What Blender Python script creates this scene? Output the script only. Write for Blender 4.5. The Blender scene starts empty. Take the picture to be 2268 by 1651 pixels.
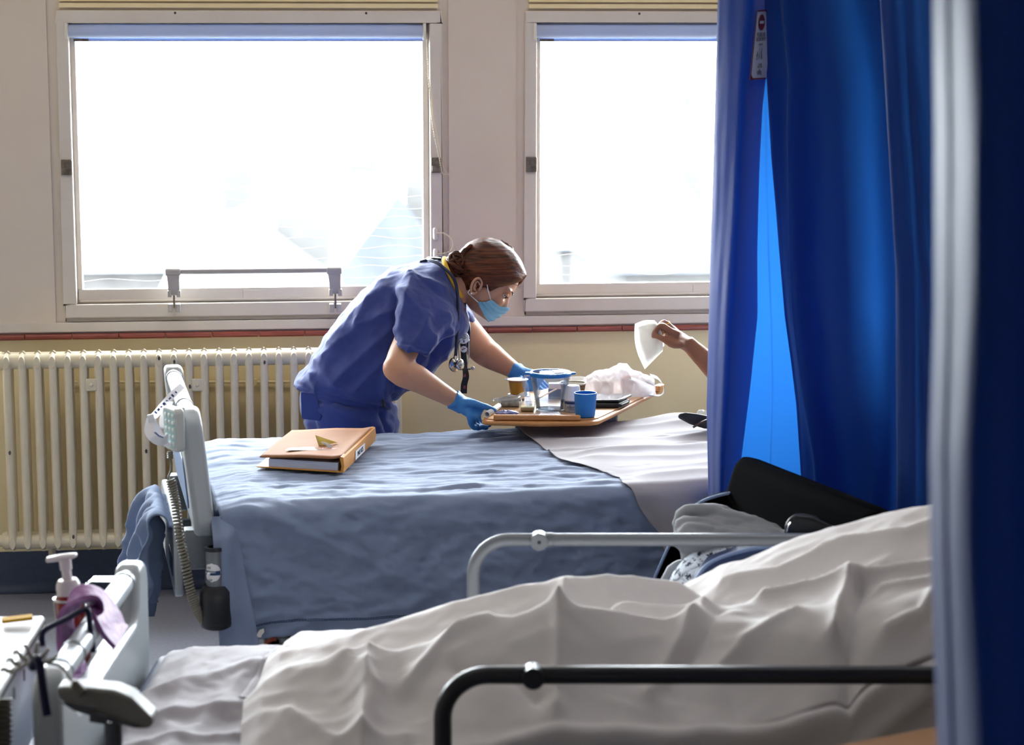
import bpy, bmesh, math, random
from mathutils import Vector, Matrix, noise, Quaternion
random.seed(7)
PI = math.pi
sc = bpy.context.scene
COL = sc.collection

# ------------------------------------------------------------------ camera
F, CX, CY = 4740.0, 1134.0, 825.5
YAW, PITCH, EYE = math.radians(6.4), math.radians(8.7), 1.78
CR = Vector((math.cos(YAW), -math.sin(YAW), 0))      # camera right, level
CV = Vector((math.sin(YAW), math.cos(YAW), 0))       # camera forward, level
CZ = Vector((0, 0, 1))
CAM = Vector((0, 0, EYE))
CF = CV * math.cos(PITCH) - CZ * math.sin(PITCH)
CU = CV * math.sin(PITCH) + CZ * math.cos(PITCH)
def ray(px, py):
    return CR * ((px - CX) / F) - CU * ((py - CY) / F) + CF
def P(px, py, d):            # point whose level distance ahead of the camera is d
    r = ray(px, py); return CAM + r * (d / r.dot(CV))
def PY(px, py, y):           # point on the plane Y = y
    r = ray(px, py); return CAM + r * (y / r.y)
def PZ(px, py, z):           # point at the height z
    r = ray(px, py); return CAM + r * ((z - EYE) / r.z)
def PN(px, py, o, n):        # point on the plane through o with normal n
    r = ray(px, py); return CAM + r * ((o - CAM).dot(n) / r.dot(n))
def MPP(d): return d / F / 0.985     # metres per pixel at distance d
def cam_frame(o):            # matrix: x right, y ahead, z up, at o
    return Matrix(((CR.x, CV.x, 0, o.x), (CR.y, CV.y, 0, o.y), (0, 0, 1, o.z), (0, 0, 0, 1)))

cd = bpy.data.cameras.new('camera'); cam = bpy.data.objects.new('camera', cd); COL.objects.link(cam)
cd.sensor_width = 36; cd.lens = F / 2268 * 36; cd.clip_start = .05; cd.clip_end = 300
cam.matrix_world = Matrix(((CR.x, CU.x, -CF.x, 0), (CR.y, CU.y, -CF.y, 0), (CR.z, CU.z, -CF.z, EYE), (0, 0, 0, 1)))
cd.dof.use_dof = True; cd.dof.focus_distance = 6.15; cd.dof.aperture_fstop = 4.7
sc.camera = cam

# ------------------------------------------------------------------ materials
def lin(c):
    return tuple(((v / 255) / 12.92 if v / 255 <= .04045 else ((v / 255 + .055) / 1.055) ** 2.4) for v in c) + (1,)
MATS = {}
def mat(name, c, rough=.5, metal=0., bump=0., bscale=60., bdet=4, c2=None, cscale=8., cmix=.5, transl=0., tcol=None,
        spec=.5, coat=0., sheen=0., stretch=None, transmission=0., ior=1.45, sss=0., alpha=1.):
    m = bpy.data.materials.new(name); m.use_nodes = True
    nt = m.node_tree; N = nt.nodes; L = nt.links
    b = N['Principled BSDF']; out = N['Material Output']
    col = lin(c)
    b.inputs['Base Color'].default_value = col
    b.inputs['Roughness'].default_value = rough; b.inputs['Metallic'].default_value = metal
    b.inputs['Specular IOR Level'].default_value = spec; b.inputs['IOR'].default_value = ior
    b.inputs['Coat Weight'].default_value = coat; b.inputs['Transmission Weight'].default_value = transmission
    b.inputs['Sheen Weight'].default_value = sheen
    if sss:
        b.inputs['Subsurface Weight'].default_value = sss; b.inputs['Subsurface Radius'].default_value = (.012, .004, .002)
        b.inputs['Subsurface Scale'].default_value = 1
    b.inputs['Alpha'].default_value = alpha
    tc = N.new('ShaderNodeTexCoord'); src = tc.outputs['Object']
    if stretch:
        mp = N.new('ShaderNodeMapping'); mp.inputs['Scale'].default_value = stretch; L.new(src, mp.inputs['Vector']); src = mp.outputs['Vector']
    if c2:
        n = N.new('ShaderNodeTexNoise'); n.inputs['Scale'].default_value = cscale; n.inputs['Detail'].default_value = 5
        L.new(src, n.inputs['Vector'])
        r = N.new('ShaderNodeValToRGB'); r.color_ramp.elements[0].position = .5 - cmix / 2; r.color_ramp.elements[1].position = .5 + cmix / 2
        r.color_ramp.elements[0].color = col; r.color_ramp.elements[1].color = lin(c2)
        L.new(n.outputs['Fac'], r.inputs['Fac']); L.new(r.outputs['Color'], b.inputs['Base Color'])
    nrm = None
    if bump:
        n = N.new('ShaderNodeTexNoise'); n.inputs['Scale'].default_value = bscale; n.inputs['Detail'].default_value = bdet
        L.new(src, n.inputs['Vector'])
        bp = N.new('ShaderNodeBump'); bp.inputs['Strength'].default_value = bump; bp.inputs['Distance'].default_value = .004
        L.new(n.outputs['Fac'], bp.inputs['Height']); L.new(bp.outputs['Normal'], b.inputs['Normal']); nrm = bp.outputs['Normal']
    if transl:
        t = N.new('ShaderNodeBsdfTranslucent'); t.inputs['Color'].default_value = lin(tcol or c)
        if nrm: L.new(nrm, t.inputs['Normal'])
        mx = N.new('ShaderNodeMixShader'); mx.inputs['Fac'].default_value = transl
        L.new(b.outputs['BSDF'], mx.inputs[1]); L.new(t.outputs['BSDF'], mx.inputs[2]); L.new(mx.outputs['Shader'], out.inputs['Surface'])
    MATS[name] = m
    return m
def clear_mat(name, tint, rough=.03, refl=1., milk=0., milkc=(255, 255, 255), noise_milk=None):
    """thin see-through plastic, film or glass: straight transmission plus a Fresnel reflection and a little milkiness"""
    m = bpy.data.materials.new(name); m.use_nodes = True
    nt = m.node_tree; N = nt.nodes; L = nt.links
    N.remove(N['Principled BSDF']); out = N['Material Output']
    t = N.new('ShaderNodeBsdfTransparent'); t.inputs['Color'].default_value = lin(tint)
    g = N.new('ShaderNodeBsdfGlossy'); g.inputs['Roughness'].default_value = rough
    fr = N.new('ShaderNodeLayerWeight'); fr.inputs['Blend'].default_value = .25
    ml = N.new('ShaderNodeMath'); ml.operation = 'MULTIPLY'; ml.inputs[1].default_value = refl; L.new(fr.outputs['Fresnel'], ml.inputs[0])
    mx = N.new('ShaderNodeMixShader'); L.new(ml.outputs[0], mx.inputs['Fac']); L.new(t.outputs[0], mx.inputs[1]); L.new(g.outputs[0], mx.inputs[2])
    last = mx.outputs[0]
    if milk or noise_milk:
        df = N.new('ShaderNodeBsdfDiffuse'); df.inputs['Color'].default_value = lin(milkc)
        tl = N.new('ShaderNodeBsdfTranslucent'); tl.inputs['Color'].default_value = lin(milkc)
        ad = N.new('ShaderNodeMixShader'); ad.inputs['Fac'].default_value = .5; L.new(df.outputs[0], ad.inputs[1]); L.new(tl.outputs[0], ad.inputs[2])
        m2 = N.new('ShaderNodeMixShader'); m2.inputs['Fac'].default_value = milk
        L.new(last, m2.inputs[1]); L.new(ad.outputs[0], m2.inputs[2]); last = m2.outputs[0]
        if noise_milk:
            tc = N.new('ShaderNodeTexCoord'); n = N.new('ShaderNodeTexNoise'); n.inputs['Scale'].default_value = noise_milk[0]; n.inputs['Detail'].default_value = 8; n.inputs['Roughness'].default_value = .7
            L.new(tc.outputs['Object'], n.inputs['Vector'])
            mr = N.new('ShaderNodeMapRange'); mr.inputs['From Min'].default_value = .45; mr.inputs['From Max'].default_value = .8
            mr.inputs['To Min'].default_value = milk; mr.inputs['To Max'].default_value = noise_milk[1]; L.new(n.outputs['Fac'], mr.inputs['Value']); L.new(mr.outputs[0], m2.inputs['Fac'])
    L.new(last, out.inputs['Surface'])
    MATS[name] = m
    return m
def M(n): return MATS[n]

# ------------------------------------------------------------------ mesh building
class MB:
    def __init__(s, mx=None): s.bm = bmesh.new(); s.mx = mx or Matrix.Identity(4); s.mi = 0; s.mats = None
    def v(s, co): return s.bm.verts.new(s.mx @ Vector(co))
    def f(s, vs):
        try: f = s.bm.faces.new(vs); f.material_index = s.mi; return f
        except ValueError: return None
    def box(s, c, sz, rot=None):
        R = (rot if rot is not None else Matrix.Identity(3)).to_3x3()
        c = Vector(c); vs = []
        for dz in (-.5, .5):
            for dx, dy in ((-.5, -.5), (.5, -.5), (.5, .5), (-.5, .5)):
                vs.append(s.v(c + R @ Vector((dx * sz[0], dy * sz[1], dz * sz[2]))))
        for q in ((3, 2, 1, 0), (4, 5, 6, 7), (0, 1, 5, 4), (1, 2, 6, 5), (2, 3, 7, 6), (3, 0, 4, 7)): s.f([vs[i] for i in q])
        return s
    def mm(s, lo, hi):
        return s.box([(a + b) / 2 for a, b in zip(lo, hi)], [abs(b - a) for a, b in zip(lo, hi)])
    def ring_bridge(s, a, b):
        n = len(a)
        for i in range(n): s.f((a[i], a[(i + 1) % n], b[(i + 1) % n], b[i]))
    def loft(s, rings, cap=True, closed=False):
        R = [[s.v(p) for p in r] for r in rings]
        for a, b in zip(R, R[1:]): s.ring_bridge(a, b)
        if closed: s.ring_bridge(R[-1], R[0])
        elif cap: s.f(list(reversed(R[0]))); s.f(R[-1])
        return s
    def tube(s, pts, r, n=12, closed=False, cap=True, up=None, flat=1.):
        pts = [Vector(p) for p in pts]; k = len(pts); rs = r if isinstance(r, (list, tuple)) else [r] * k
        rings = []; x = None
        for i, p in enumerate(pts):
            if closed: t = pts[(i + 1) % k] - pts[i - 1]
            else: t = pts[min(i + 1, k - 1)] - pts[max(i - 1, 0)]
            t.normalize()
            if x is None:
                ref = Vector(up) if up is not None else (Vector((0, 0, 1)) if abs(t.z) < .9 else Vector((1, 0, 0)))
                x = t.cross(ref).normalized()
            else:
                x = (x - t * x.dot(t)).normalized()
            y = t.cross(x)
            rings.append([p + x * (math.cos(2 * PI * j / n) * rs[i]) + y * (math.sin(2 * PI * j / n) * rs[i] * flat) for j in range(n)])
        return s.loft(rings, cap, closed)
    def cyl(s, a, b, r, r2=None, n=24, cap=True):
        return s.tube([a, b], [r, r if r2 is None else r2], n, cap=cap)
    def lathe(s, prof, o=(0, 0, 0), n=32, axis=None, cap=False, flute=None):
        o = Vector(o); z = Vector(axis).normalized() if axis is not None else Vector((0, 0, 1))
        x = z.orthogonal().normalized() if axis is not None else Vector((1, 0, 0)); y = z.cross(x)
        rings = []
        for q in prof:
            r, h = q
            rings.append([o + z * h + (x * math.cos(2 * PI * j / n) + y * math.sin(2 * PI * j / n)) * (r * (1 + (flute(j, h) if flute else 0))) for j in range(n)])
        return s.loft(rings, cap)
    def ball(s, c, r, n=16, rot=None):
        r = Vector((r, r, r)) if not hasattr(r, '__len__') else Vector(r); R = rot.to_3x3() if rot is not None else Matrix.Identity(3)
        c = Vector(c); rings = []
        for i in range(1, n):
            a = PI * i / n
            rings.append([c + R @ Vector((r.x * math.sin(a) * math.cos(2 * PI * j / (2 * n)), r.y * math.sin(a) * math.sin(2 * PI * j / (2 * n)), -r.z * math.cos(a))) for j in range(2 * n)])
        return s.loft(rings, True)
    def grid(s, nu, nv, fn, thick=0., wrap=False):
        G = [[s.v(fn(i / (nu - 1), j / (nv - 1))) for j in range(nv)] for i in range(nu)]
        for i in range(nu - 1):
            for j in range(nv - 1): s.f((G[i][j], G[i + 1][j], G[i + 1][j + 1], G[i][j + 1]))
        return s
    def poly_prism(s, pts, vec):
        a = [s.v(p) for p in pts]; b = [s.v(Vector(p) + Vector(vec)) for p in pts]
        s.f(list(reversed(a))); s.f(b); s.ring_bridge(a, b); return s
    def build(s, name, m, parent=None, bevel=0., seg=2, smooth=40, solid=0., sub=0, off=0.):
        bm = s.bm
        bmesh.ops.remove_doubles(bm, verts=bm.verts, dist=1e-6)
        bmesh.ops.recalc_face_normals(bm, faces=bm.faces)
        co = [v.co for v in bm.verts]
        lo = Vector([min(c[i] for c in co) for i in range(3)]); hi = Vector([max(c[i] for c in co) for i in range(3)])
        base = root_loc(parent) if parent else Vector(((lo.x + hi.x) / 2, (lo.y + hi.y) / 2, lo.z))
        for v in bm.verts: v.co -= base
        me = bpy.data.meshes.new(name); bm.to_mesh(me); bm.free()
        for x in (m if isinstance(m, (list, tuple)) else [m]): me.materials.append(MATS[x] if isinstance(x, str) else x)
        if smooth is not None:
            me.shade_smooth()
            if smooth < 180: me.set_sharp_from_angle(angle=math.radians(smooth))
        o = bpy.data.objects.new(name, me); COL.objects.link(o)
        if parent: o.parent = parent
        else: o.location = base
        if solid:
            md = o.modifiers.new('s', 'SOLIDIFY'); md.thickness = solid; md.offset = off
        if bevel:
            md = o.modifiers.new('b', 'BEVEL'); md.width = bevel; md.segments = seg; md.limit_method = 'ANGLE'; md.angle_limit = math.radians(35); md.harden_normals = False
        if sub:
            md = o.modifiers.new('d', 'SUBSURF'); md.levels = sub; md.render_levels = sub
        return o
def root_loc(o):
    l = Vector((0, 0, 0))
    while o is not None: l = l + o.location; o = o.parent
    return l
def tag(o, label=None, cat=None, group=None, kind=None):
    if label: o['label'] = label
    if cat: o['category'] = cat
    if group: o['group'] = group
    if kind: o['kind'] = kind
    return o
def thing(name, label, cat, loc, group=None, kind=None):
    o = bpy.data.objects.new(name, None); COL.objects.link(o); o.location = loc; o.empty_display_size = .05
    return tag(o, label, cat, group, kind)
def copy_part(src, parent=None, off=(0, 0, 0)):
    c = src.copy(); COL.objects.link(c); c.parent = parent; c.location = src.location + Vector(off); return c
def remesh(mb, voxel, smooth_it=2, fn=None):
    """join the closed pieces of mb into one continuous skin; returns a new MB in world coordinates"""
    bm = mb.bm; bmesh.ops.recalc_face_normals(bm, faces=bm.faces)
    me = bpy.data.meshes.new('tmp'); bm.to_mesh(me); bm.free()
    o = bpy.data.objects.new('tmp', me); COL.objects.link(o)
    r = o.modifiers.new('r', 'REMESH'); r.mode = 'VOXEL'; r.voxel_size = voxel
    dg = bpy.context.evaluated_depsgraph_get(); ev = o.evaluated_get(dg)
    me2 = bpy.data.meshes.new_from_object(ev)
    bpy.data.objects.remove(o); bpy.data.meshes.remove(me)
    out = MB(); out.bm.from_mesh(me2); bpy.data.meshes.remove(me2)
    for _ in range(smooth_it): bmesh.ops.smooth_vert(out.bm, verts=out.bm.verts, factor=.5, use_axis_x=True, use_axis_y=True, use_axis_z=True)
    if fn:
        out.bm.normal_update()
        ds = [fn(v.co, v.normal) for v in out.bm.verts]; ns = [v.normal.copy() for v in out.bm.verts]
        for v, d, n in zip(out.bm.verts, ds, ns): v.co += n * d
    return out
def catmull(pts, n=8):
    pts = [Vector(p) for p in pts]; q = [pts[0] * 2 - pts[1]] + pts + [pts[-1] * 2 - pts[-2]]; out = []
    for i in range(1, len(q) - 2):
        a, b, c, d = q[i - 1:i + 3]
        for k in range(n):
            t = k / n
            out.append(.5 * ((2 * b) + (c - a) * t + (2 * a - 5 * b + 4 * c - d) * t * t + (3 * b - a - 3 * c + d) * t ** 3))
    out.append(pts[-1]); return out
def ease(t): t = max(0, min(1, t)); return t * t * (3 - 2 * t)
def interp(xs, ys, x):
    if x <= xs[0]: return ys[0]
    for i in range(len(xs) - 1):
        if x <= xs[i + 1]:
            t = (x - xs[i]) / (xs[i + 1] - xs[i]); return ys[i] + (ys[i + 1] - ys[i]) * t
    return ys[-1]
def nz(x, y=0., z=0.): return noise.noise(Vector((x, y, z)))
def text_obj(name, s, size, origin, xdir, ydir, m, parent, ext=.0003, align='CENTER'):
    cu = bpy.data.curves.new(name, 'FONT'); cu.body = s; cu.size = size; cu.extrude = ext; cu.align_x = align; cu.align_y = 'CENTER'
    t = bpy.data.objects.new('tmp_t', cu); COL.objects.link(t)
    dg = bpy.context.evaluated_depsgraph_get(); me = bpy.data.meshes.new_from_object(t.evaluated_get(dg))
    bpy.data.objects.remove(t); bpy.data.curves.remove(cu)
    x = Vector(xdir).normalized(); y = Vector(ydir); y = (y - x * y.dot(x)).normalized(); z = x.cross(y)
    b = root_loc(parent); o_ = Vector(origin)
    for v in me.vertices: v.co = o_ + x * v.co.x + y * v.co.y + z * v.co.z - b
    me.materials.clear(); me.materials.append(MATS[m]); me.name = name
    o = bpy.data.objects.new(name, me); COL.objects.link(o); o.parent = parent; return o
SKY, FILL, FILL2, EXPO = 50.0, 7.4, 3.6, 0.04  # sky, two rows of added ceiling fill, exposure
# ------------------------------------------------------------------ surfaces
mat('pier_paint', (220, 208, 194), .6, bump=.12, bscale=45, c2=(213, 200, 185), cscale=3)
mat('cream_paint', (242, 226, 182), .55, bump=.15, bscale=35, c2=(234, 216, 168), cscale=4)
mat('ceiling_paint', (225, 222, 215), .8)
mat('window_paint', (222, 215, 206), .4, bump=.06, bscale=25, c2=(212, 202, 190), cscale=5)
mat('gap_dark', (70, 66, 62), .8)
mat('gap_grey', (150, 140, 130), .8)
mat('hinge_metal', (92, 84, 74), .45, .7, c2=(150, 140, 128), cscale=60)
mat('sill_tile', (142, 66, 56), .22, bump=.1, bscale=30, c2=(122, 54, 46), cscale=12, coat=.3)
mat('vinyl_floor', (142, 146, 158), .35, c2=(126, 130, 144), cscale=90, bump=.03, bscale=200)
mat('skirting_vinyl', (64, 76, 100), .45, c2=(54, 66, 90), cscale=70)
mat('blind_fabric', (212, 222, 238), .6, transl=.45, tcol=(190, 206, 235))
mat('blind_plastic', (228, 224, 214), .4)
mat('chain_bead', (225, 214, 190), .35)
mat('grey_plastic', (176, 172, 168), .4)
mat('radiator_paint', (232, 222, 196), .32, bump=.25, bscale=55, bdet=3, c2=(222, 210, 182), cscale=10)
mat('chip_dark', (78, 74, 72), .6)
mat('house_wall', (46, 45, 44), .9, c2=(38, 37, 36), cscale=.6)
mat('house_roof', (36, 40, 48), .8, c2=(32, 36, 43), cscale=1.2)
mat('house_window', (40, 44, 50), .3)
mat('street', (120, 120, 120), .9)
mat('net_cord', (150, 150, 150), .8)
clear_mat('pane_glass', (250, 252, 252), .02, .5, milk=.003, milkc=(250, 250, 250), noise_milk=(7, .022))

def wx(px, py=360, y=7.0): return PY(px, py, y).x
def wz(py, px=560, y=7.0): return PY(px, py, y).z
WY = 7.0
W1 = (wx(134), wx(979)); Z_TOP = wz(23); Z_BOT = wz(699); Z_SILL = wz(727); Z_SILLB = wz(745)
PITCHX = wx(1162) - W1[0]
WIN = [(W1[0] + k * PITCHX, W1[1] + k * PITCHX) for k in (-1, 0, 1, 2)]
RX0, RX1, RY0, RZ1 = -2.6, 4.9, -3.2, 3.0

def struct(name, mb, m, **k): return tag(mb.build(name, m, **k), kind='structure')
# far wall: lower cream wall, painted piers between the windows, band above
w = MB(); T = .26; xs = [RX0] + [x for p in WIN for x in p] + [RX1]
w.mm((RX0, WY, 0), (RX1, WY + T, Z_SILL - .01))
w.mi = 1
w.mm((RX0, WY, Z_SILL - .01), (RX1, WY + T, Z_BOT - .012))
for i in range(0, len(xs), 2): w.mm((xs[i], WY, Z_BOT - .012), (xs[i + 1], WY + T, RZ1))
for a, b in WIN: w.mm((a, WY, Z_TOP - .004), (b, WY + T, RZ1))
# pilaster faces and thin mouldings over the window heads
for i in range(1, 4):
    w.mm((WIN[i - 1][1] + .022, WY - .008, Z_BOT - .03), (WIN[i][0] - .03, WY + .01, RZ1))
w.mi = 0
for a, b in WIN:
    for k in range(3): w.mm((a + .012, WY - .014 + .004 * k, Z_TOP + .008 + .02 * k), (b - .012, WY + .01, Z_TOP + .022 + .02 * k))
struct('wall_far', w, ['cream_paint', 'pier_paint'], smooth=None)
for nm, lo, hi, m in (('wall_left', (RX0 - .2, RY0, 0), (RX0, WY, RZ1), 'pier_paint'), ('wall_right', (RX1, RY0, 0), (RX1 + .2, WY, RZ1), 'pier_paint'),
                      ('ceiling', (RX0 - .2, RY0 - .2, RZ1), (RX1 + .2, WY + T, RZ1 + .2), 'ceiling_paint'), ('floor', (RX0 - .2, RY0 - .2, -.2), (RX1 + .2, WY + T, 0), 'vinyl_floor')):
    struct(nm, MB().mm(lo, hi), m, smooth=None)
nw = MB()
nw.mm((RX0, RY0 - .2, 0), (RX1, RY0, RZ1))
struct('wall_near', nw, 'pier_paint', smooth=None)
sk = MB(); n = 8
prof = [(0, .135), (-.004, .135)] + [(-.006 - .03 * (1 - math.cos(i / n * PI / 2)) , .03 * (1 - math.sin(i / n * PI / 2)) + .002) for i in range(n + 1)] + [(0, .002)]
sk.loft([[Vector((x, WY + q[0], q[1])) for q in prof] for x in (RX0, RX1)])
struct('baseboard_far', sk, 'skirting_vinyl')
# quarry-tile sill: bullnose tiles, a joint every 0.15 m
tl = MB(); x = RX0; k = 0
while x < RX1 - .1:
    h = Z_SILL - .008; b0 = Z_SILLB; r = (h - b0) / 2
    pr = [(.02, b0), (-.018, b0)] + [(-.018 - r * math.cos(a), b0 + r + r * math.sin(a)) for a in [(-90 + 15 * i) * PI / 180 for i in range(13)]] + [(.02, h)]
    dz = .0008 * nz(k * 3.3); dy = .0012 * nz(k * 5.1, 2)
    tl.loft([[Vector((xx, WY + q[0] + dy, q[1] + dz)) for q in pr] for xx in (x + .001, x + .149)]); x += .15; k += 1
struct('trim_1', tl, 'sill_tile', bevel=.001)
ap = MB().mm((RX0, WY - .012, Z_SILL - .004), (RX1, WY + .01, Z_BOT - .014)); struct('trim_2', ap, 'window_paint', bevel=.003)

# ------------------------------------------------------------------ windows
def window(idx, a, b):
    x = lambda px: a + (wx(px) - W1[0])          # px given as on window 1
    root = thing('window_%d' % idx, None, None, ((a + b) / 2, WY, Z_BOT), kind='structure')
    f = MB(); yF, yB = WY - .012, WY + .09
    xi0, xi1, zi0, zi1 = x(161), x(952), wz(670), wz(49)
    f.mm((a, yF, zi1), (b, yB, Z_TOP)); f.mm((a, yF, Z_BOT), (b, yB, zi0)); f.mm((a, yF, zi0), (xi0, yB, zi1)); f.mm((xi1, yF, zi0), (b, yB, zi1))
    f.build('outer_frame', 'window_paint', root, bevel=.004)
    MB().mm((a + .004, yF + .004, Z_BOT - .011), (b, yB, Z_BOT)).build('shadow_gap', 'gap_grey', root)
    s = MB(); ys, yb = WY + .026, WY + .075; xg0, xg1, zg0, zg1 = x(173), x(938), wz(641), wz(70)
    s.mm((xi0, ys, zg1), (xi1, yb, zi1)); s.mm((xi0, ys, zi0), (xi1, yb, zg0)); s.mm((xi0, ys, zg0), (xg0, yb, zg1)); s.mm((xg1, ys, zg0), (xi1, yb, zg1))
    s.mm((xi0 + .004, ys - .006, zi0 + .004), (xi1 - .004, ys + .01, zi0 + .012))
    s.build('sash', 'window_paint', root, bevel=.003)
    g = MB().mm((xg0 - .006, WY + .048, zg0 - .006), (xg1 + .006, WY + .052, zg1 + .006)); g.build('glass_pane', 'pane_glass', root, smooth=None)
    for hx0, hx1 in ((134, 160), (952, 975)):
        h = MB(); h.mm((x(hx0) + .003, yF - .006, wz(385)), (x(hx1), yF + .012, wz(351))); h.cyl((x(hx1) - .003, yF - .004, wz(384)), (x(hx1) - .003, yF - .004, wz(352)), .005)
        h.mm((x(hx0) + .006, yF - .010, wz(383)), (x(hx0) + .018, yF, wz(369)))
        h.build('pivot_hinge', 'hinge_metal', root, bevel=.0015)
    h = MB()
    for hz in (28, 30):
        pass
    for px in (396, 814): h.cyl((x(px), yF - .001, wz(29)), (x(px), yF + .004, wz(29)), .004, n=10)
    h.build('screw_hole', 'gap_dark', root)
    h = MB().mm((x(532), ys - .003, wz(667)), (x(583), ys + .004, wz(644))); h.build('catch_plate', 'window_paint', root, bevel=.002)
    return root, x
for i, (a, b) in enumerate(WIN):
    root, xf = window(i + 1, a, b)
    if i in (1, 2):
        c = MB()      # restrictor: two keyhole plates and a looped cable on the right-hand jamb
        for py in (521, 568):
            zz = wz(py); c.tube([(xf(963), WY - .014, zz + .013), (xf(963), WY - .014, zz - .013)], .0085, 12); c.ball((xf(963), WY - .014, zz + .013), .0085, 8); c.ball((xf(963), WY - .014, zz - .013), .0085, 8)
        c.build('restrictor_plate', 'blind_plastic', root)
        c = MB().tube(catmull([(xf(965), WY - .022, wz(519)), (xf(980), WY - .03, wz(519)), (xf(996), WY - .035, wz(530)), (xf(1000), WY - .035, wz(548)), (xf(990), WY - .03, wz(562)), (xf(966), WY - .02, wz(566))], 8), .0022, 8)
        c.build('restrictor_cable', 'chain_bead', root)

def blind(i, label):
    a, b = WIN[i]; x = lambda px: a + (wx(px) - W1[0])
    root = thing('roller_blind', label, 'blind', ((a + b) / 2, WY + .01, wz(92)), 'rolled up window blinds')
    x0, x1 = x(160), x(938); r = .021; zc = wz(69) - 0.0; yc = WY + .003
    MB().cyl((x0, yc, zc), (x1, yc, zc), r, n=36).build('fabric_roll', 'blind_fabric', root)
    MB().mm((x(168), yc + r - .003, wz(92)), (x1 + .002, yc + r + .0, zc)).build('hanging_fabric', 'blind_fabric', root)
    MB().mm((x(170), yc + r - .006, wz(92)), (x1, yc + r + .002, wz(86))).build('bottom_bar', 'blind_fabric', root, bevel=.002)
    MB().mm((x(170), yc + r - .008, wz(91.5)), (x(203), yc + r - .005, wz(85.5))).build('bar_end_cap', 'hinge_metal', root)
    for xx in (x0 - .004, x1 + .006):
        MB().mm((xx - .006, yc - .022, zc - .027), (xx + .004, yc + .02, zc + .026)).build('end_bracket', 'blind_plastic', root, bevel=.002)
    ch = MB(); top = (x(946), yc - .024, zc - .02); bot = (x(985), WY - .022, wz(388))
    p1 = catmull([top, (x(950), yc - .024, wz(190)), (x(958), yc - .026, wz(280)), (x(972), WY - .03, wz(355)), (x(978), WY - .026, wz(385)), bot], 6)
    p2 = catmull([top, (x(954), yc - .022, wz(220)), (x(972), WY - .024, wz(330)), (x(980), WY - .022, wz(370)), (x(993), WY - .022, wz(389)), bot], 6)
    ch.tube(p1, .0011, 6); ch.tube(p2, .0011, 6)
    acc = 0; last = p1[0]
    for p in catmull(p1, 20):
        acc += (p - last).length; last = p
        if acc > .0075: ch.ball(p, .0024, 4); acc = 0
    ch.build('bead_chain', 'chain_bead', root)
    return root
blind(1, 'pale blue rolled up blind with a bead chain across the whole left window')
blind(2, 'pale blue rolled up blind of the right window, cut off by the blue curtain')

# hinged grab bar of the left window's tilting sash
xf = lambda px, py=600, y=WY: PY(px, py, y).x
gb = thing('sash_handle_bar', 'grey plastic lever bar standing on two arms below the left window glass', 'window handle', (xf(560), WY - .03, wz(690)))
yb = WY - .05
def pz(px, py): return PY(px, py, yb)
MB().cyl(pz(372, 602), pz(752, 598), .0085, n=20).build('bar', 'grey_plastic', gb)
for px, py, pb in ((383, 602, 683), (740, 599, 683)):
    t = pz(px, py); w_ = .022
    MB().cyl(t - Vector((w_ + .002, 0, 0)), t + Vector((w_ + .002, 0, 0)), .0125, n=20).build('end_clamp', 'grey_plastic', gb, bevel=.002)
    b = pz(px + 3, py + 52); m = MB()
    m.loft([[c + Vector((sx * w, sy * .006, 0)) for sx, sy in ((-1, -1), (1, -1), (1, 1), (-1, 1))] for c, w in ((t - Vector((0, 0, .008)), .021), ((t + b) / 2, .0185), (b, .0185))])
    m.mm((b.x - .021, yb - .012, b.z - .006), (b.x - .008, yb + .004, b.z + .016)); m.mm((b.x + .008, yb - .012, b.z - .006), (b.x + .021, yb + .004, b.z + .016))
    m.build('lever_arm', 'grey_plastic', gb, bevel=.002)
    e = pz(px + 3, pb)
    MB().mm((e.x - .003, yb - .004, e.z), (e.x + .003, yb + .004, b.z)).build('link_rod', 'hinge_metal', gb)
    q = MB()
    for s in (-1, 1): q.mm((e.x + s * .012 - .0075, yb, e.z - .013), (e.x + s * .012 + .0075, WY - .01, e.z + .013))
    q.build('foot_bracket', 'grey_plastic', gb, bevel=.002)

# ------------------------------------------------------------------ radiator
RYF = 6.80
zt, zb = PY(345, 776, RYF).z, PY(200, 1224, RYF).z
rx0 = PY(20, 1000, RYF).x; step = (PY(654, 1000, RYF).x - rx0) / 19
NSEC = 27
rad = thing('radiator', 'long cream painted column radiator with chipped paint under the left window', 'radiator', (rx0 + step * 13, RYF + .08, 0))
def section_mesh():
    m = MB(); D = .102; hh = .030
    for yy in (.014, .088):
        m.tube([(rx0, RYF + yy, zb + .03), (rx0, RYF + yy, zt - .03)], .0128, 14)
    for zc, s in ((zt - .034, 1), (zb + .034, -1)):
        m.cyl((rx0 - step / 2, RYF + .032, zc), (rx0 + step / 2, RYF + .032, zc), .0245, n=24)
        m.cyl((rx0 - step / 2, RYF + .07, zc), (rx0 + step / 2, RYF + .07, zc), .0245, n=24)
        # lens-shaped cap rounding over the columns, with a raised tip in the middle
        rings = []
        for i in range(15):
            t = i / 14; yy = RYF + .0 + t * D; e = math.sin(PI * min(max(t, .04), .96)) ** .35
            w = .0145 * (.35 + .65 * e); hh = .031 * (.25 + .75 * e)
            rings.append([(rx0 + w * math.cos(a) * (abs(math.cos(a)) ** .3), yy, zc + s * 0 + hh * math.sin(a)) for a in [2 * PI * k / 16 for k in range(16)]])
        m.loft(rings)
        m.loft([[(rx0 + q * math.cos(a), RYF + .03 + yy, zc + s * (.024 + h)) for a in [2 * PI * k / 12 for k in range(12)]] for yy, h, q in ((0, 0, .012), (0, .009, .004))])
    return m
s0 = section_mesh().build('section', 'radiator_paint', rad, smooth=60)
for k in range(1, NSEC): copy_part(s0, rad, (step * k, 0, 0))
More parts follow.
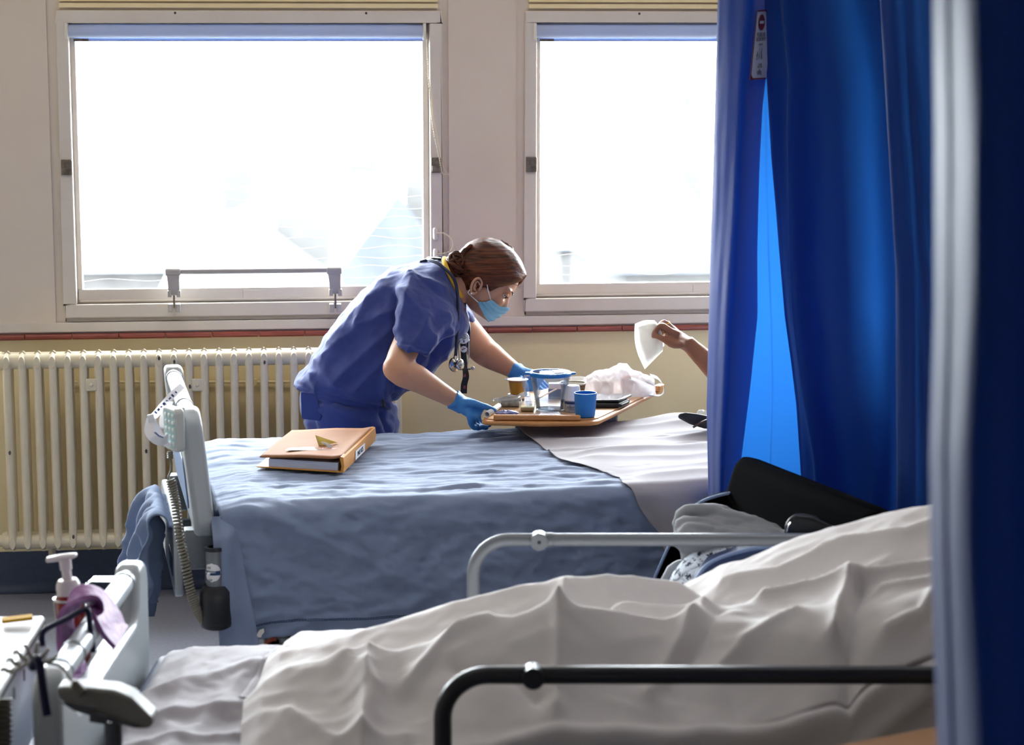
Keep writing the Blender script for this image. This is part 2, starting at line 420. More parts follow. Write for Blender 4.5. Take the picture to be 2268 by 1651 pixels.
for zc in (zt - .034, zb + .034):
    q = MB()
    for r_, x_ in ((.03, -step * .5), (.026, -step * .62), (.019, -step * .8)): q.cyl((rx0 + x_ - .006, RYF + .05, zc), (rx0 + x_ + .006, RYF + .05, zc), r_, n=20)
    q.build('end_plug', 'radiator_paint', rad)
for px, py in ((202, 853), (437, 853)):
    c = PY(px, py, RYF + .004); q = MB().box(c, (.036, .006, .04)); q.cyl(c + Vector((0, -.008, 0)), c, .007, n=6); q.build('clamp_plate', 'radiator_paint', rad, bevel=.003)
for k in (2, 14, 24):
    q = MB().loft([[(rx0 + step * (k + .45) + w * math.cos(a), RYF + .07 + w * 1.5 * math.sin(a), z) for a in [2 * PI * j / 14 for j in range(14)]] for z, w in ((zb - .038, .008), (zb - .034, .012), (zb - .005, .012), (zb + .03, .014))]); q.cyl((rx0 + step * (k + .45), RYF + .06, zb + .05), (rx0 + step * (k + .45), WY - .0015, zb + .05), .012, n=12); q.build('wall_hook', 'radiator_paint', rad)
for px, py in ((20, 1004), (355, 794), (389, 802), (588, 803), (324, 1000), (490, 995), (160, 1190), (421, 857)):
    kk = round((PY(px, py, RYF).x - rx0) / step); base = PY(px, py, RYF); cx = rx0 + step * kk
    q = MB(); pts = [(cx + .004 * math.cos(a) * (1 + .4 * nz(a, px)) + .002, RYF - .0006 + .0006 * 0, base.z + .007 * math.sin(a) * (1 + .4 * nz(a * 2, px))) for a in [2 * PI * j / 9 for j in range(9)]]
    q.poly_prism(pts, (0, .012, 0)); q.build('paint_chip', 'chip_dark', rad)
# pipe clipped along the wall behind the radiator
c0, c1 = PY(150, 847, 6.985), PY(700, 846, 6.985)
pp = MB().cyl(c0, c1, .0045, n=10)
for t in (.05, .3, .55, .75, .95): p = c0.lerp(c1, t); pp.box(p, (.016, .016, .02))
tag(pp.build('wall_conduit', 'cream_paint'), 'thin cream painted pipe clipped to the wall behind the radiator columns', 'pipe')

# ------------------------------------------------------------------ outdoors: upper storeys and roofs seen from above
def house(i, px, py_ridge, Y, wdt, dep, hip, label, rot=0):
    c = PY(px, py_ridge, Y); g = -9.0; root = thing('house', label, 'house', (c.x, Y + dep / 2, g), 'pale houses outside the windows')
    ze = c.z - hip
    def R(x, y): return Vector((c.x + x, Y + y, 0))
    b = MB()
    b.mm((c.x - wdt / 2, Y, g), (c.x + wdt / 2, Y + dep, ze)); b.build('wall', 'house_wall', root)
    r = MB(); o = .4
    if rot:   # gable faces us
        r.poly_prism([(c.x - wdt / 2 - o, Y - o, ze), (c.x + wdt / 2 + o, Y - o, ze), (c.x, Y - o, c.z)], (0, dep + 2 * o, 0))
    else:
        r.poly_prism([(c.x - wdt / 2 - o, Y - o, ze), (c.x - wdt / 2 - o, Y + dep + o, ze), (c.x - wdt / 2 - o, Y + dep / 2, c.z)], (wdt + 2 * o, 0, 0))
    r.build('roof', 'house_roof', root, smooth=None)
    ch = MB(); cx = c.x + wdt * .38; ch.mm((cx - .5, Y + dep / 2 - .4, ze), (cx + .5, Y + dep / 2 + .4, c.z + 1.2))
    for k in (-.25, .25): ch.cyl((cx + k, Y + dep / 2, c.z + 1.2), (cx + k, Y + dep / 2, c.z + 1.6), .14, n=10)
    ch.build('chimney', 'house_wall', root)
    nwin = max(2, int(wdt / 2.4))
    for fl in (0, 1):
        for k in range(nwin):
            xx = c.x - wdt / 2 + wdt * (k + .5) / nwin; zz = ze - 1.6 - 2.8 * fl
            fr = MB().mm((xx - .5, Y - .06, zz - .75), (xx + .5, Y + .05, zz + .75)).build('window', 'house_window', root)
for i, (px, pr, Y, wd, dp, hp, lb, rt) in enumerate((
    (290, 478, 62, 8.0, 8, 1.6, 'low pale terraced house seen through the left window, below its left half', 0),
    (552, 500, 38, 2.6, 7, 1.3, 'small gabled house seen through the lower middle of the left window', 1),
    (720, 385, 78, 4.0, 9, 2.0, 'taller pale house seen through the left window above the nurse', 0),
    (880, 430, 50, 2.6, 9, 2.2, 'pale house seen at the right edge of the left window', 1),
    (1370, 408, 66, 3.6, 8, 2.0, 'pale house seen through the left part of the right window', 0),
    (1500, 380, 42, 2.0, 8, 2.0, 'narrow gabled house seen through the right window beside the blue curtain', 1))):
    house(i, px, pr, Y, wd, dp, hp, lb, rt)
struct('ground', MB().mm((-80, 8, -9.4), (90, 160, -9)), 'street', smooth=None)
nt_ = MB(); Yn = WY + T + .06
for (a, b) in WIN[1:3]:
    for k in range(26):
        z0 = Z_BOT + .02 + k * .034
        nt_.tube([(a + (b - a) * t / 40, Yn, z0 + .005 * math.sin(t * .8 + k * 2.1) + .006 * nz(t * .3, k * 1.7)) for t in range(41)], .0005, 4)
for (a, b) in WIN[1:3]:
    for xx in (a - .02, b + .02):
        for zz in (Z_BOT - .02, Z_TOP + .02): nt_.cyl((xx, WY + T + .001, zz), (xx, Yn + .01, zz), .004, n=8)
    nt_.tube([(a - .02, Yn, Z_BOT - .02), (b + .02, Yn, Z_BOT - .02), (b + .02, Yn, Z_TOP + .02), (a - .02, Yn, Z_TOP + .02)], .001, 6, closed=True)
tag(nt_.build('bird_net', 'net_cord'), 'fine wavy bird netting stretched outside the window panes', 'net', kind='stuff')

# ------------------------------------------------------------------ light: sky, windows as portals, added ceiling fill lights out of view
wd = bpy.data.worlds.new('world'); sc.world = wd; wd.use_nodes = True
bg = wd.node_tree.nodes['Background']; bg.inputs['Color'].default_value = (.90, .95, 1, 1); bg.inputs['Strength'].default_value = SKY
def area(name, loc, rot, sx, sy, power, col=(1, 1, 1), portal=False, spread=PI):
    ld = bpy.data.lights.new(name, 'AREA'); ld.shape = 'RECTANGLE'; ld.size = sx; ld.size_y = sy; ld.energy = power; ld.color = col; ld.spread = spread
    if portal: ld.cycles.is_portal = True
    o = bpy.data.objects.new(name, ld); COL.objects.link(o); o.location = loc; o.rotation_euler = rot; return o
for (a, b) in WIN: area('window_portal', ((a + b) / 2, WY + T + .03, (Z_TOP + Z_BOT) / 2), (-PI / 2, 0, 0), b - a, Z_TOP - Z_BOT, 1, portal=True)
mat('fill_light_case', (235, 235, 232), .5)
for k, (x, y) in enumerate(((-1.2, 5.8), (.9, 5.8), (3.0, 5.8))):
    area('fill_light', (x, y, RZ1 - .09), (0, 0, 0), 1.4, .3, FILL, (1, .87, .72))  # warm fill added to brighten the far wall and bed tops
for k, (x, y) in enumerate(((-.5, 4.5), (1.5, 4.4))): area('fill_light', (x, y, RZ1 - .09), (0, 0, 0), 1.4, .3, FILL2, (.97, .97, 1), spread=1.9)  # cool fill added over the near bed to lift its upper surfaces
for x, y in ((-1.2, 5.8), (.9, 5.8), (3.0, 5.8), (-.5, 4.5), (1.5, 4.4)): MB().mm((x - .72, y - .17, RZ1 - .08), (x + .72, y + .17, RZ1)).build('fill_light_case', 'fill_light_case', bpy.data.objects['ceiling'], bevel=.008)  # unseen casings made up to go with the added fill lights
# ------------------------------------------------------------------ beds
mat('bed_white', (174, 180, 184), .32, bump=.03, bscale=30)
mat('bed_tube', (184, 190, 196), .35, .1, coat=.1)
mat('bed_insert', (120, 140, 172), .5, bump=.1, bscale=160)
mat('bed_frame', (120, 126, 132), .4, .3)
mat('rail_grey', (118, 122, 128), .4, .25)
mat('rail_dark', (40, 41, 46), .32, .2)
mat('rubber_black', (34, 35, 40), .45)
mat('tyre_grey', (70, 72, 78), .6)
mat('orange_plastic', (150, 66, 48), .5)
mat('chrome', (190, 192, 196), .16, 1.)
mat('sticker_white', (236, 238, 240), .5)
mat('sticker_blue', (22, 62, 104), .5)
mat('ink', (30, 30, 36), .6)
mat('remote_grey', (196, 198, 196), .4)
mat('remote_face', (158, 190, 190), .4)
mat('button', (214, 222, 218), .4)
mat('cord_grey', (122, 118, 106), .5)
mat('blue_sheet', (132, 146, 174), .85, bump=.18, bscale=700, bdet=2, c2=(126, 140, 168), cscale=5, sheen=.15)
mat('white_sheet', (178, 173, 178), .85, bump=.12, bscale=600, bdet=2, sheen=.1, transl=.08, tcol=(178, 173, 178))
mat('white_blanket', (226, 220, 218), .85, bump=.12, bscale=600, bdet=2, sheen=.1)
mat('mattress', (52, 62, 92), .5)
mat('linen_blue', (118, 132, 160), .85, bump=.15, bscale=600, bdet=2, c2=(118, 136, 168), cscale=6)
mat('sheet_tag', (220, 214, 206), .8)
mat('hem_thread', (70, 86, 116), .9)

def rail_loop(r, n=8):
    return r, n
def round_poly(pts, rs, n=7):
    """2D polygon with rounded corners"""
    out = []; k = len(pts)
    for i in range(k):
        p = Vector(pts[i]); a = Vector(pts[i - 1]); b = Vector(pts[(i + 1) % k]); r = rs[i] if hasattr(rs, '__len__') else rs
        if r <= 0: out.append(p); continue
        da = (a - p).normalized(); db = (b - p).normalized(); c = max(-1, min(1, da.dot(db))); ang = math.acos(c)
        L = r / math.tan(ang / 2); pa = p + da * L; pb = p + db * L; ctr = p + (da + db).normalized() * (r / math.sin(ang / 2))
        va = pa - ctr; vb = pb - ctr; th = math.acos(max(-1, min(1, va.normalized().dot(vb.normalized()))))
        for j in range(n + 1):
            t = j / n; out.append(ctr + (va * math.sin((1 - t) * th) + vb * math.sin(t * th)) / math.sin(th))
    return out
def footboard(root, mx, W, z0, z1, name='footboard'):
    """moulded end board: two rounded posts, a tube between them, a board with a coloured inset"""
    pts = [(0, z0), (W, z0), (W, z1), (W - .105, z1), (W - .125, z1 - .105), (.125, z1 - .105), (.105, z1), (0, z1)]
    o2 = round_poly(pts, [.05, .05, .055, .03, .045, .045, .03, .055])
    b = MB(mx); b.poly_prism([(-.052, p[0], p[1]) for p in o2], (.052, 0, 0))
    fb = b.build(name, 'bed_white', root, bevel=.014, seg=4)
    q = round_poly([(.14, z0 + .045), (W - .14, z0 + .045), (W - .11, z1 - .14), (.11, z1 - .14)], .04)
    b = MB(mx); b.poly_prism([(-.056, p[0], p[1]) for p in q], (.004, 0, 0)); b.build('inset_panel', 'bed_insert', fb, bevel=.0015)
    b = MB(mx); zt_ = z1 - .028
    b.cyl((-.028, .085, zt_), (-.028, W - .085, zt_), .0215, n=24); b.build('top_tube', 'bed_tube', fb)
    for t in (.13, W - .13, .24):
        MB(mx).cyl((-.028, t - .008, zt_), (-.028, t + .008, zt_), .0235, n=24).build('tube_collar', 'rail_grey', fb, bevel=.002)
    return fb
def castor(root, mx, s, t, name='castor'):
    c = MB(mx); c.cyl((s, t - .02, .065), (s, t + .02, .065), .065, n=28); w_ = c.build(name, 'tyre_grey', root, bevel=.012, seg=3)
    c = MB(mx); c.cyl((s, t - .024, .065), (s, t + .024, .065), .03, n=20); c.box((s + .02, t, .14), (.05, .06, .05)); c.cyl((s + .02, t, .15), (s + .02, t, .3), .016)
    c.build('castor_fork', 'bed_frame', w_, bevel=.004); return w_

# ---- middle bed -------------------------------------------------
A2 = math.radians(12)
E1 = CR * math.cos(A2) + CV * math.sin(A2); E2 = -CR * math.sin(A2) + CV * math.cos(A2)
O2 = P(455, 1100, 5.1); O2.z = 0
MX2 = Matrix(((E1.x, E2.x, 0, O2.x), (E1.y, E2.y, 0, O2.y), (0, 0, 1, 0), (0, 0, 0, 1))); MX2I = MX2.inverted()
def B2(s, t, z): return MX2 @ Vector((s, t, z))
ZT2, BW2 = .672, .86
bed2 = thing('hospital_bed', 'hospital bed beside the nurse with grey white footboard, handset and black bumper', 'bed', B2(1, BW2 / 2, 0), 'hospital beds')
SHR = Matrix(((1, 0, -.10, .026 + .10 * .585), (0, 1, 0, 0), (0, 0, 1, 0), (0, 0, 0, 1)))
fb2 = footboard(bed2, MX2 @ SHR, BW2 - .02, .585, .905)
MB(MX2).mm((.02, .02, .52), (2.02, BW2 - .02, ZT2 - .012)).build('mattress', 'mattress', bed2, bevel=.03, seg=3)
m = MB(MX2); m.mm((0, .06, .46), (2.05, .1, .51)); m.mm((0, BW2 - .1, .46), (2.05, BW2 - .06, .51))
for s in (.1, .6, 1.2, 1.9): m.mm((s, .06, .47), (s + .05, BW2 - .06, .51))
m.mm((.15, .1, .22), (1.9, .16, .28)); m.mm((.15, BW2 - .16, .22), (1.9, BW2 - .1, .28))
for s in (.18, 1.85):
    m.mm((s - .03, .1, .22), (s + .03, BW2 - .1, .28))
for s in (.5, 1.5): m.box((s, .2, .37), (.5, .04, .05), Matrix.Rotation(.35, 3, 'Y')); m.box((s, BW2 - .2, .37), (.5, .04, .05), Matrix.Rotation(.35, 3, 'Y'))
m.mm((-.05, .05, .5), (.05, .1, .6)); m.mm((-.05, BW2 - .12, .5), (.05, BW2 - .07, .6)); m.build('underframe', 'bed_frame', bed2, bevel=.004)
for s in (.18, 1.85):
    for t in (.12, BW2 - .12): castor(bed2, MX2, s, t)
hb = MB(MX2).mm((2.04, .0, .55), (2.09, BW2, 1.1)).build('headboard', 'bed_white', bed2, bevel=.02, seg=3)
# pull-out linen rack behind the footboard
lr = MB(MX2); oo = round_poly([(-.0, .27), (.34, .27), (.34, .515), (-.0, .515)], .02)
def PL(px, py, s, z=None):   # point on the plane s = const of the middle bed
    return PN(px, py, B2(s, 0, 0), E1)
lr.poly_prism([(-.075, .08 + p[0], p[1] + .05) for p in round_poly([(0, .37), (.62, .37), (.62, .555), (0, .555)], .03)], (.022, 0, 0))
rk = lr.build('linen_rack', 'bed_white', bed2, bevel=.006, seg=3)
MB(MX2).mm((-.0765, .16, .46), (-.074, .30, .51)).build('label_strip', 'sticker_blue', rk)
MB(MX2).mm((-.0765, .30, .47), (-.0, .33, .50)).build('rack_arm', 'bed_frame', rk, bevel=.004)
MB(MX2).mm((-.0765, .62, .47), (-.0, .65, .50)).build('rack_arm', 'bed_frame', rk, bevel=.004)
# corner buffer: grey socket tube over a black roller
c = P(477, 1300, 5.07); bx = Vector((c.x, c.y, 0)); r_ = 36 * MPP(5.07)
zt0, zt1, zt2, zt3 = P(477, 1213, 5.07).z, P(477, 1300, 5.07).z, P(477, 1375, 5.07).z, P(477, 1392, 5.07).z
bf = MB().lathe([(.0, zt1 + .006), (r_ * .72, zt1 + .004), (r_ * .97, zt1 - .01), (r_, zt1 - .03), (r_, zt2 + .003), (r_ * .985, zt2 + .001), (r_ * .985, zt2 - .001), (r_, zt2 - .003), (r_ * .95, zt3 + .006), (r_ * .7, zt3), (0, zt3)], bx, 40).build('corner_buffer', 'rubber_black', bed2, smooth=50)
sk_ = MB().lathe([(.0, zt1), (.0215, zt1), (.0215, zt0 - .006), (.0235, zt0 - .006), (.0235, zt0), (.017, zt0), (.0165, zt0 - .03), (0, zt0 - .03)], bx, 32).build('socket_tube', 'bed_frame', bf, smooth=50)
MB().lathe([(.0218, zt0 - .007), (.0245, zt0 - .007), (.0245, zt0 + .002), (.0165, zt0 + .002), (.0165, zt0 - .01)], bx, 32).build('socket_collar', 'rubber_black', bf, smooth=50)
def cyl_label(name, m_, zc, hz, ph0, ph1, parent, r=.0219, cut=None):
    g = MB(); ph0, ph1 = math.radians(ph0), math.radians(ph1); rows = 12
    base = math.atan2(-CV.y, -CV.x)
    def fn(u, v):
        a = ph0 + (ph1 - ph0) * v; zz = zc + hz * (2 * u - 1)
        if cut: a = cut * math.sin(math.acos(2 * u - 1)) * (2 * v - 1) * 1. + (ph0 + ph1) / 2
        return Vector((bx.x + r * math.cos(base + a), bx.y + r * math.sin(base + a), zz))
    g.grid(14, 14, fn); return g.build(name, m_, parent)
zl = P(477, 1265, 5.07).z
st = cyl_label('round_sticker', 'sticker_white', zl, .0235, -50, 0 + 22, bf, cut=math.radians(60))
cyl_label('sticker_band', 'sticker_blue', zl - .001, .0055, -72, 44, st, r=.0221)
def ctext(s, px, py, size, col, parent):
    a = P(px, py, 5.07); d = Vector((a.x - bx.x, a.y - bx.y, 0)); f = -CV * .0224 + CR * (a - bx).dot(CR) * .93
    return text_obj('sticker_text', s, size, Vector((bx.x, bx.y, 0)) + f + Vector((0, 0, a.z)), CR, CZ, col, parent, .0002)
ctext('100', 463, 1254, .0085, 'ink', st); ctext('ESMENT', 469, 1264, .0068, 'sticker_white', st); ctext('HGM', 466, 1281, .006, 'ink', st)
MB().ball(P(462, 1272, 5.0475), .004, 8).build('sticker_dot', 'sticker_white', st)
# brake pedal, motor housing and cable under the hem
m = MB(); m.tube([P(584, 1436, 5.25), P(592, 1424, 5.25), P(603, 1417, 5.25), P(612, 1416, 5.25)], .006, 10); m.build('brake_pedal', 'orange_plastic', bed2)
a_, b_ = P(655, 1405, 5.35), P(690, 1460, 5.25)
m = MB(); d_ = (b_ - a_).normalized(); m.tube([a_ - d_ * .1, b_ + d_ * .05], .034, 16); ac = m.build('lift_motor', 'bed_frame', bed2, bevel=.003)
MB().tube([a_ - d_ * .02 + Vector((-.045, 0, -.02)), b_ + Vector((-.045, 0, -.02))], .022, 14).build('motor_sleeve', 'bed_white', ac)
text_obj('rating_label', '33', .016, P(675, 1420, 5.26), CR, CZ, 'ink', ac)
m = MB(); e = P(735, 1402, 5.3); m.cyl(e, e + CV * .06, .022); m.build('castor_hub', 'tyre_grey', bed2, bevel=.003)

# ---- blue sheet over the middle bed --------------------------------
def ridge(d, w, sharp=1.4): return math.exp(-(abs(d) / w) ** sharp)
def seg_dist(p, a, b):
    ab = b - a; t = max(0, min(1, (p - a).dot(ab) / ab.length_squared)); return (p - a - ab * t).length, t
HEM_Z = .335
TOPW = BW2 + .02; RAD = .035; FAR_DROP = .2
NEAR_DROP = ZT2 - HEM_Z
def path2(q):
    """cross-section of the cloth over the bed: q metres from the far edge, 0..TOPW across the top, then down the near side"""
    if q < 0: return (TOPW - .01, ZT2 + q, 1, 0)            # far drop
    if q < TOPW - RAD: return (TOPW - .01 - q, ZT2, 0, 1)
    a = (q - (TOPW - RAD)) / RAD
    if a < PI / 2: return (-.01 + RAD - RAD * math.sin(a), ZT2 - RAD + RAD * math.cos(a), -math.sin(a), math.cos(a))
    return (-.01, ZT2 - RAD - (a - PI / 2) * RAD, -1, 0)
QMAX = TOPW - RAD + RAD * PI / 2 + NEAR_DROP - RAD
def bed2_bump(s, q):
    top = ease((TOPW - q) / .06)
    d = 0
    # long folds on the top running toward the head
    m1 = ease((s - .35) / .4) * top
    for c, a, w in ((.26, .008, .02), (.40, .011, .018), (.53, .012, .02), (.63, .013, .018), (.72, .010, .015), (.79, .008, .012)):
        cc = c + .05 * nz(s * 1.1, c * 9) + .035 * nz(s * 3, c * 5) + (s - .9) * .05
        d += a * m1 * ridge(q - cc, w, 1.5) * (.55 + .6 * nz(s * 2.2, c * 21))
    # small cross creases toward the foot end
    m0 = (1 - ease((s - .1) / .5)) * top
    for k in range(9):
        cc = .03 + k * .045 + .05 * nz(q * 2.5, k * 4.4) + (TOPW - q) * .25
        d += .0045 * m0 * ridge(s - cc, .014) * (.5 + .8 * nz(q * 4, k * 9.1))
    d += top * (.007 * nz(s * 4, q * 9, 3) + .0060 * nz(s * 8, q * 26, 5) + .0042 * nz(s * 12, q * 50, 15) + .0034 * (abs(nz(s * 26, q * 70, 25)) - .2))
    # near side: soft sagging folds fanning from the foot corner, then fine creases
    side = 1 - ease((TOPW + .02 - q) / .05); h = q - TOPW + RAD
    if side > 0:
        P0 = Vector((s, h))
        for a, b, amp, w in (((.10, .02), (.52, .24), .016, .035), ((.18, .02), (.42, .13), .010, .03), ((.05, .03), (.11, .30), .014, .03), ((.12, .04), (.20, .34), .010, .035),
                             ((.36, .05), (.95, .12), .004, .015), ((.30, .10), (.9, .08), .004, .02), ((.62, .22), (1.2, .10), .004, .014), ((.5, .30), (.75, .16), .005, .02)):
            dd, t = seg_dist(P0, Vector(a), Vector(b)); d += 1.5 * side * amp * ridge(dd + .01 * nz(s * 9, h * 9, 71), w * .85, 1.2) * (1 - .5 * t)
        d += side * (.012 * nz(s * 3.5, h * 4, 8) - .015 * (abs(nz(s * 8 + h * 7, h * 15 - s * 5, 2)) - .2) - .010 * (abs(nz(s * 17 - h * 12, h * 26 + s * 5, 6)) - .2) - .005 * (abs(nz(s * 38 + h * 22, h * 55 - s * 9, 16)) - .2))
        d += side * .018 * ease(h / .34) * (math.sin(s * 9 + 1.0) * .4 + nz(s * 5, 4.4) * .9) * ease(1.2 - s)
    return d
def zlift(s): return .004 * ease((s - 1.0) / .6)
def sheet_pt(s, q, off=0., white=False):
    t, z, ny, nzv = path2(q)
    b = bed2_bump(s, q) + off
    if white: b = white_bump(s, q) + off
    z += zlift(s)
    # the foot end dips behind the footboard and hangs there
    if s < .11:
        k = ease((.11 - s) / .11); z -= .012 * k * max(0, nzv); b *= 1 - .7 * k
    # hem rises and dips
    h = max(0, q - TOPW + RAD)
    z += (h / NEAR_DROP) * (.018 * nz(s * 2.3, 1.7) - .03 * ease((.2 - s) / .2) * 1.0)
    return B2(s + .05 * (h / NEAR_DROP) * 0, t + ny * b, z + nzv * b)
g = MB()
NU, NV = 260, 230
def fn(u, v):
    s = .030 + (2.0 - .030) * u; q = -FAR_DROP + (QMAX + FAR_DROP) * v
    h = max(0, q - TOPW + RAD)
    s += (1 - u) * .055 * ease(h / .3)         # the hanging end slants in
    return sheet_pt(s, q)
g.grid(NU, NV, fn)
bs = thing('bed_sheet', 'crumpled blue cotton sheet draped over the middle bed and hanging down its side', 'sheet', B2(1, 0, HEM_Z))
g.build('sheet_cloth', 'blue_sheet', bs, smooth=180, solid=.0015)
hm = MB()
for dq in (-.036, -.040):
    hm.tube([sheet_pt(.1 + 1.7 * k / 160, QMAX + dq, .0012) for k in range(161)], .0011, 6)
for k in range(220): 
    s = .1 + 1.5 * k / 220; hm.tube([sheet_pt(s, QMAX - .036, .0014), sheet_pt(s + .003, QMAX - .040, .0014)], .0007, 4)
hm.build('hem_stitching', 'hem_thread', bs)
# folded-over corner flap falling in front of the buffer
fl = MB()
def ff(u, v):
    h = v; s = .012 + .012 * v + u * (.055 + .045 * v); z = ZT2 - .03 - .345 * v + .012 * u
    y = -.032 - .012 * math.sin(u * PI) - .012 * v - .008 * nz(u * 3, v * 4, 7) - .01 * math.sin(v * 3 + u * 4)
    if v < .15: y += .04 * (1 - ease(v / .15))
    return B2(s, y, z)
fl.grid(24, 70, ff); fl.build('corner_flap', 'blue_sheet', bs, smooth=180, solid=.002)
q_ = MB(); p0 = P(577, 1404, 5.06); 
q_.poly_prism([p0 + CR * x + CZ * z for x, z in ((-.007, -.009), (.001, -.010), (.003, -.004), (.009, .003), (.008, .012), (-.002, .009), (-.006, .003), (-.009, -.003))], CV * .002)
q_.build('laundry_tag', 'sheet_tag', bs)

# ---- white sheet turned down over the head half ----------------------
bnd = [((1163, 964), 1), ((1197, 988), 1), ((1229, 1013), 1), ((1266, 1031), 1), ((1320, 1041), 1), ((1372, 1056), 1), ((1388, 1068), 0), ((1402, 1088), 0), ((1417, 1124), 0), ((1438, 1156), 0), ((1458, 1177), 0), ((1474, 1222), 0), ((1490, 1262), 0)]
bq, bsv = [], []
for (px, py), top in bnd:
    if top: l = MX2I @ PZ(px, py, ZT2 + .006); q = TOPW - .01 - l.y
    else: l = MX2I @ PN(px, py, B2(0, -.02, 0), E2); q = TOPW - RAD + RAD * PI / 2 + (ZT2 - RAD - l.z)
    if bq and q <= bq[-1]: q = bq[-1] + .004
    bq.append(q); bsv.append(l.x)
bq = [-.2] + bq; bsv = [bsv[0]] + bsv
def white_bump(s, q):
    h = max(0, q - TOPW + RAD); top = 1 - ease(h / .08)
    s0 = interp(bq, bsv, q); e = s - s0
    d = .006 + .010 * nz(s * 3, q * 3, 31) + .006 * nz(s * 8, q * 9, 33)
    # lump at the far side (the turned-back bedding), long folds, and a swag down the near side
    d += .016 * ridge(q - .02, .12, 2) * ridge(s - 1.44, .10, 2)
    for c, a, w, sl in ((.12, .014, .03, .12), (.22, .012, .022, -.08), (.31, .016, .03, .1), (.44, .016, .03, -.1), (.56, .018, .035, .06), (.68, .014, .03, -.05), (.80, .012, .03, .04)):
        cc = c + .05 * nz(s * 2.2, c * 13) + sl * (s - 1.3); d += top * a * ridge(q - cc, w, 1.4) * (.6 + .9 * nz(s * 3, c * 7, 2)) * ease(e / .1)
    d += (1 - top) * (.020 * math.sin((s - 1.1) * 26 - h * 9) * ease(h / .12) + .012 * nz(s * 9, h * 6, 9)) + (1 - top) * .004 * (abs(nz(s * 20, h * 24, 6)))
    return d
g = MB()
def fw(u, v):
    q = -.12 + (TOPW + .5) * v; s0 = interp(bq, bsv, q); s = s0 + (2.02 - s0) * (u ** 1.15)
    b = max(white_bump(s, q) + .004, bed2_bump(s, q) + .004)
    t, z, ny, nzv = path2(q); z += zlift(s)
    return B2(s, t + ny * b, z + nzv * b)
g.grid(150, 200, fw)
tag(g.build('top_sheet', 'white_sheet', smooth=180, solid=.0012), 'rumpled white sheet turned back over the head half of the middle bed', 'sheet')

# ---- handset hung on the footboard, its coiled cord and strap ----------
hs = thing('bed_handset', 'grey bed control handset with coiled cord hung on the middle bed footboard', 'remote control', P(385, 1000, 5.1))
hc = P(386, 950, 5.09)
HS = .86
hx = (E2 * .93 - E1 * .37).normalized()       # along the face, horizontally
up = (CZ + CR * -.02).normalized(); fn_ = up.cross(hx).normalized()    # face normal
if fn_.dot(E1) > 0: fn_ = -fn_
HM = Matrix(((hx.x, fn_.x, up.x, hc.x), (hx.y, fn_.y, up.y, hc.y), (hx.z, fn_.z, up.z, hc.z), (0, 0, 0, 1))) @ Matrix.Scale(HS, 4)
o_ = round_poly([(-.043, -.062), (.043, -.062), (.048, .062), (-.048, .062)], .016)
MB(HM).poly_prism([(p[0], -.013, p[1]) for p in o_], (0, .026, 0)).build('case', 'remote_grey', hs, bevel=.005, seg=3)
MB(HM).poly_prism([(p[0] * .8, .0128, p[1] * .86) for p in o_], (0, .001, 0)).build('keypad', 'remote_face', hs)
for i in range(3):
    for j in range(5):
        m = MB(HM); m.ball((-.022 + .022 * i, .0135, .04 - .02 * j), (.008, .003, .0072), 6); m.build('button', 'button', hs)
MB(HM).box((0, -.02, .045), (.03, .02, .03)).build('hook', 'remote_grey', hs, bevel=.003)
c0 = P(377, 1000, 5.09); m = MB(); m.tube([c0, P(378, 1016, 5.09)], .0062, 12)
for k in range(4): m.cyl(P(377, 1002 + 4 * k, 5.09), P(377, 1004 + 4 * k, 5.09), .0078, n=12)
m.build('cord_sleeve', 'cord_grey', hs)
pts = catmull([P(378, 1016, 5.09), P(379, 1040, 5.085), P(372, 1062, 5.08), P(383, 1070, 5.08)], 8)
MB().tube(pts, .0028, 8).build('cord_lead', 'cord_grey', hs)
axis = catmull([P(378, 1063, 5.08), P(389, 1115, 5.075), P(397, 1180, 5.07), P(410, 1245, 5.06), P(422, 1310, 5.05), P(436, 1352, 5.05), P(452, 1378, 5.06)], 30)
coil = []; turns = 54; N_ = len(axis)
for i in range(turns * 12):
    f = i / (turns * 12 - 1) * (N_ - 1); k = min(int(f), N_ - 2); p = axis[k].lerp(axis[k + 1], f - k); t = (axis[k + 1] - axis[k]).normalized()
    a = 2 * PI * i / 12; x = t.cross(CV).normalized(); y = t.cross(x); coil.append(p + (x * math.cos(a) + y * math.sin(a)) * .0098)
MB().tube(coil, .0029, 7).build('coiled_cord', 'cord_grey', hs)
mat('strap_white', (232, 232, 236), .55, transl=.15)
mat('strap_print', (46, 64, 120), .6)
sp = thing('printed_strap', 'white printed paper strap looped over the middle bed handset', 'strap', P(350, 930, 5.15))
def ribbon(pts, wv, w, name, m_, parent, th=.0006):
    g = MB(); pts = catmull(pts, 8); n = len(pts); wv = [Vector(x) for x in wv]
    rings = []
    for i, p in enumerate(pts):
        f = i / (n - 1) * (len(wv) - 1); k = min(int(f), len(wv) - 2) if len(wv) > 1 else 0
        d = wv[k].lerp(wv[k + 1], f - k) if len(wv) > 1 else wv[0]; d = d.normalized() * w
        t = (pts[min(i + 1, n - 1)] - pts[max(i - 1, 0)]).normalized(); nn = d.cross(t).normalized() * th
        rings.append([p - d - nn, p + d - nn, p + d + nn, p - d + nn])
    g.loft(rings); return g.build(name, m_, parent, smooth=60)
d5 = 5.4
ribbon([P(404, 855, d5), P(385, 872, 5.35), P(366, 893, 5.3), P(348, 915, 5.2), P(336, 927, 5.12)], [CR * .6 - CZ * .6, CR * .9 - CZ * .3], .009, 'upper_band', 'strap_white', sp)
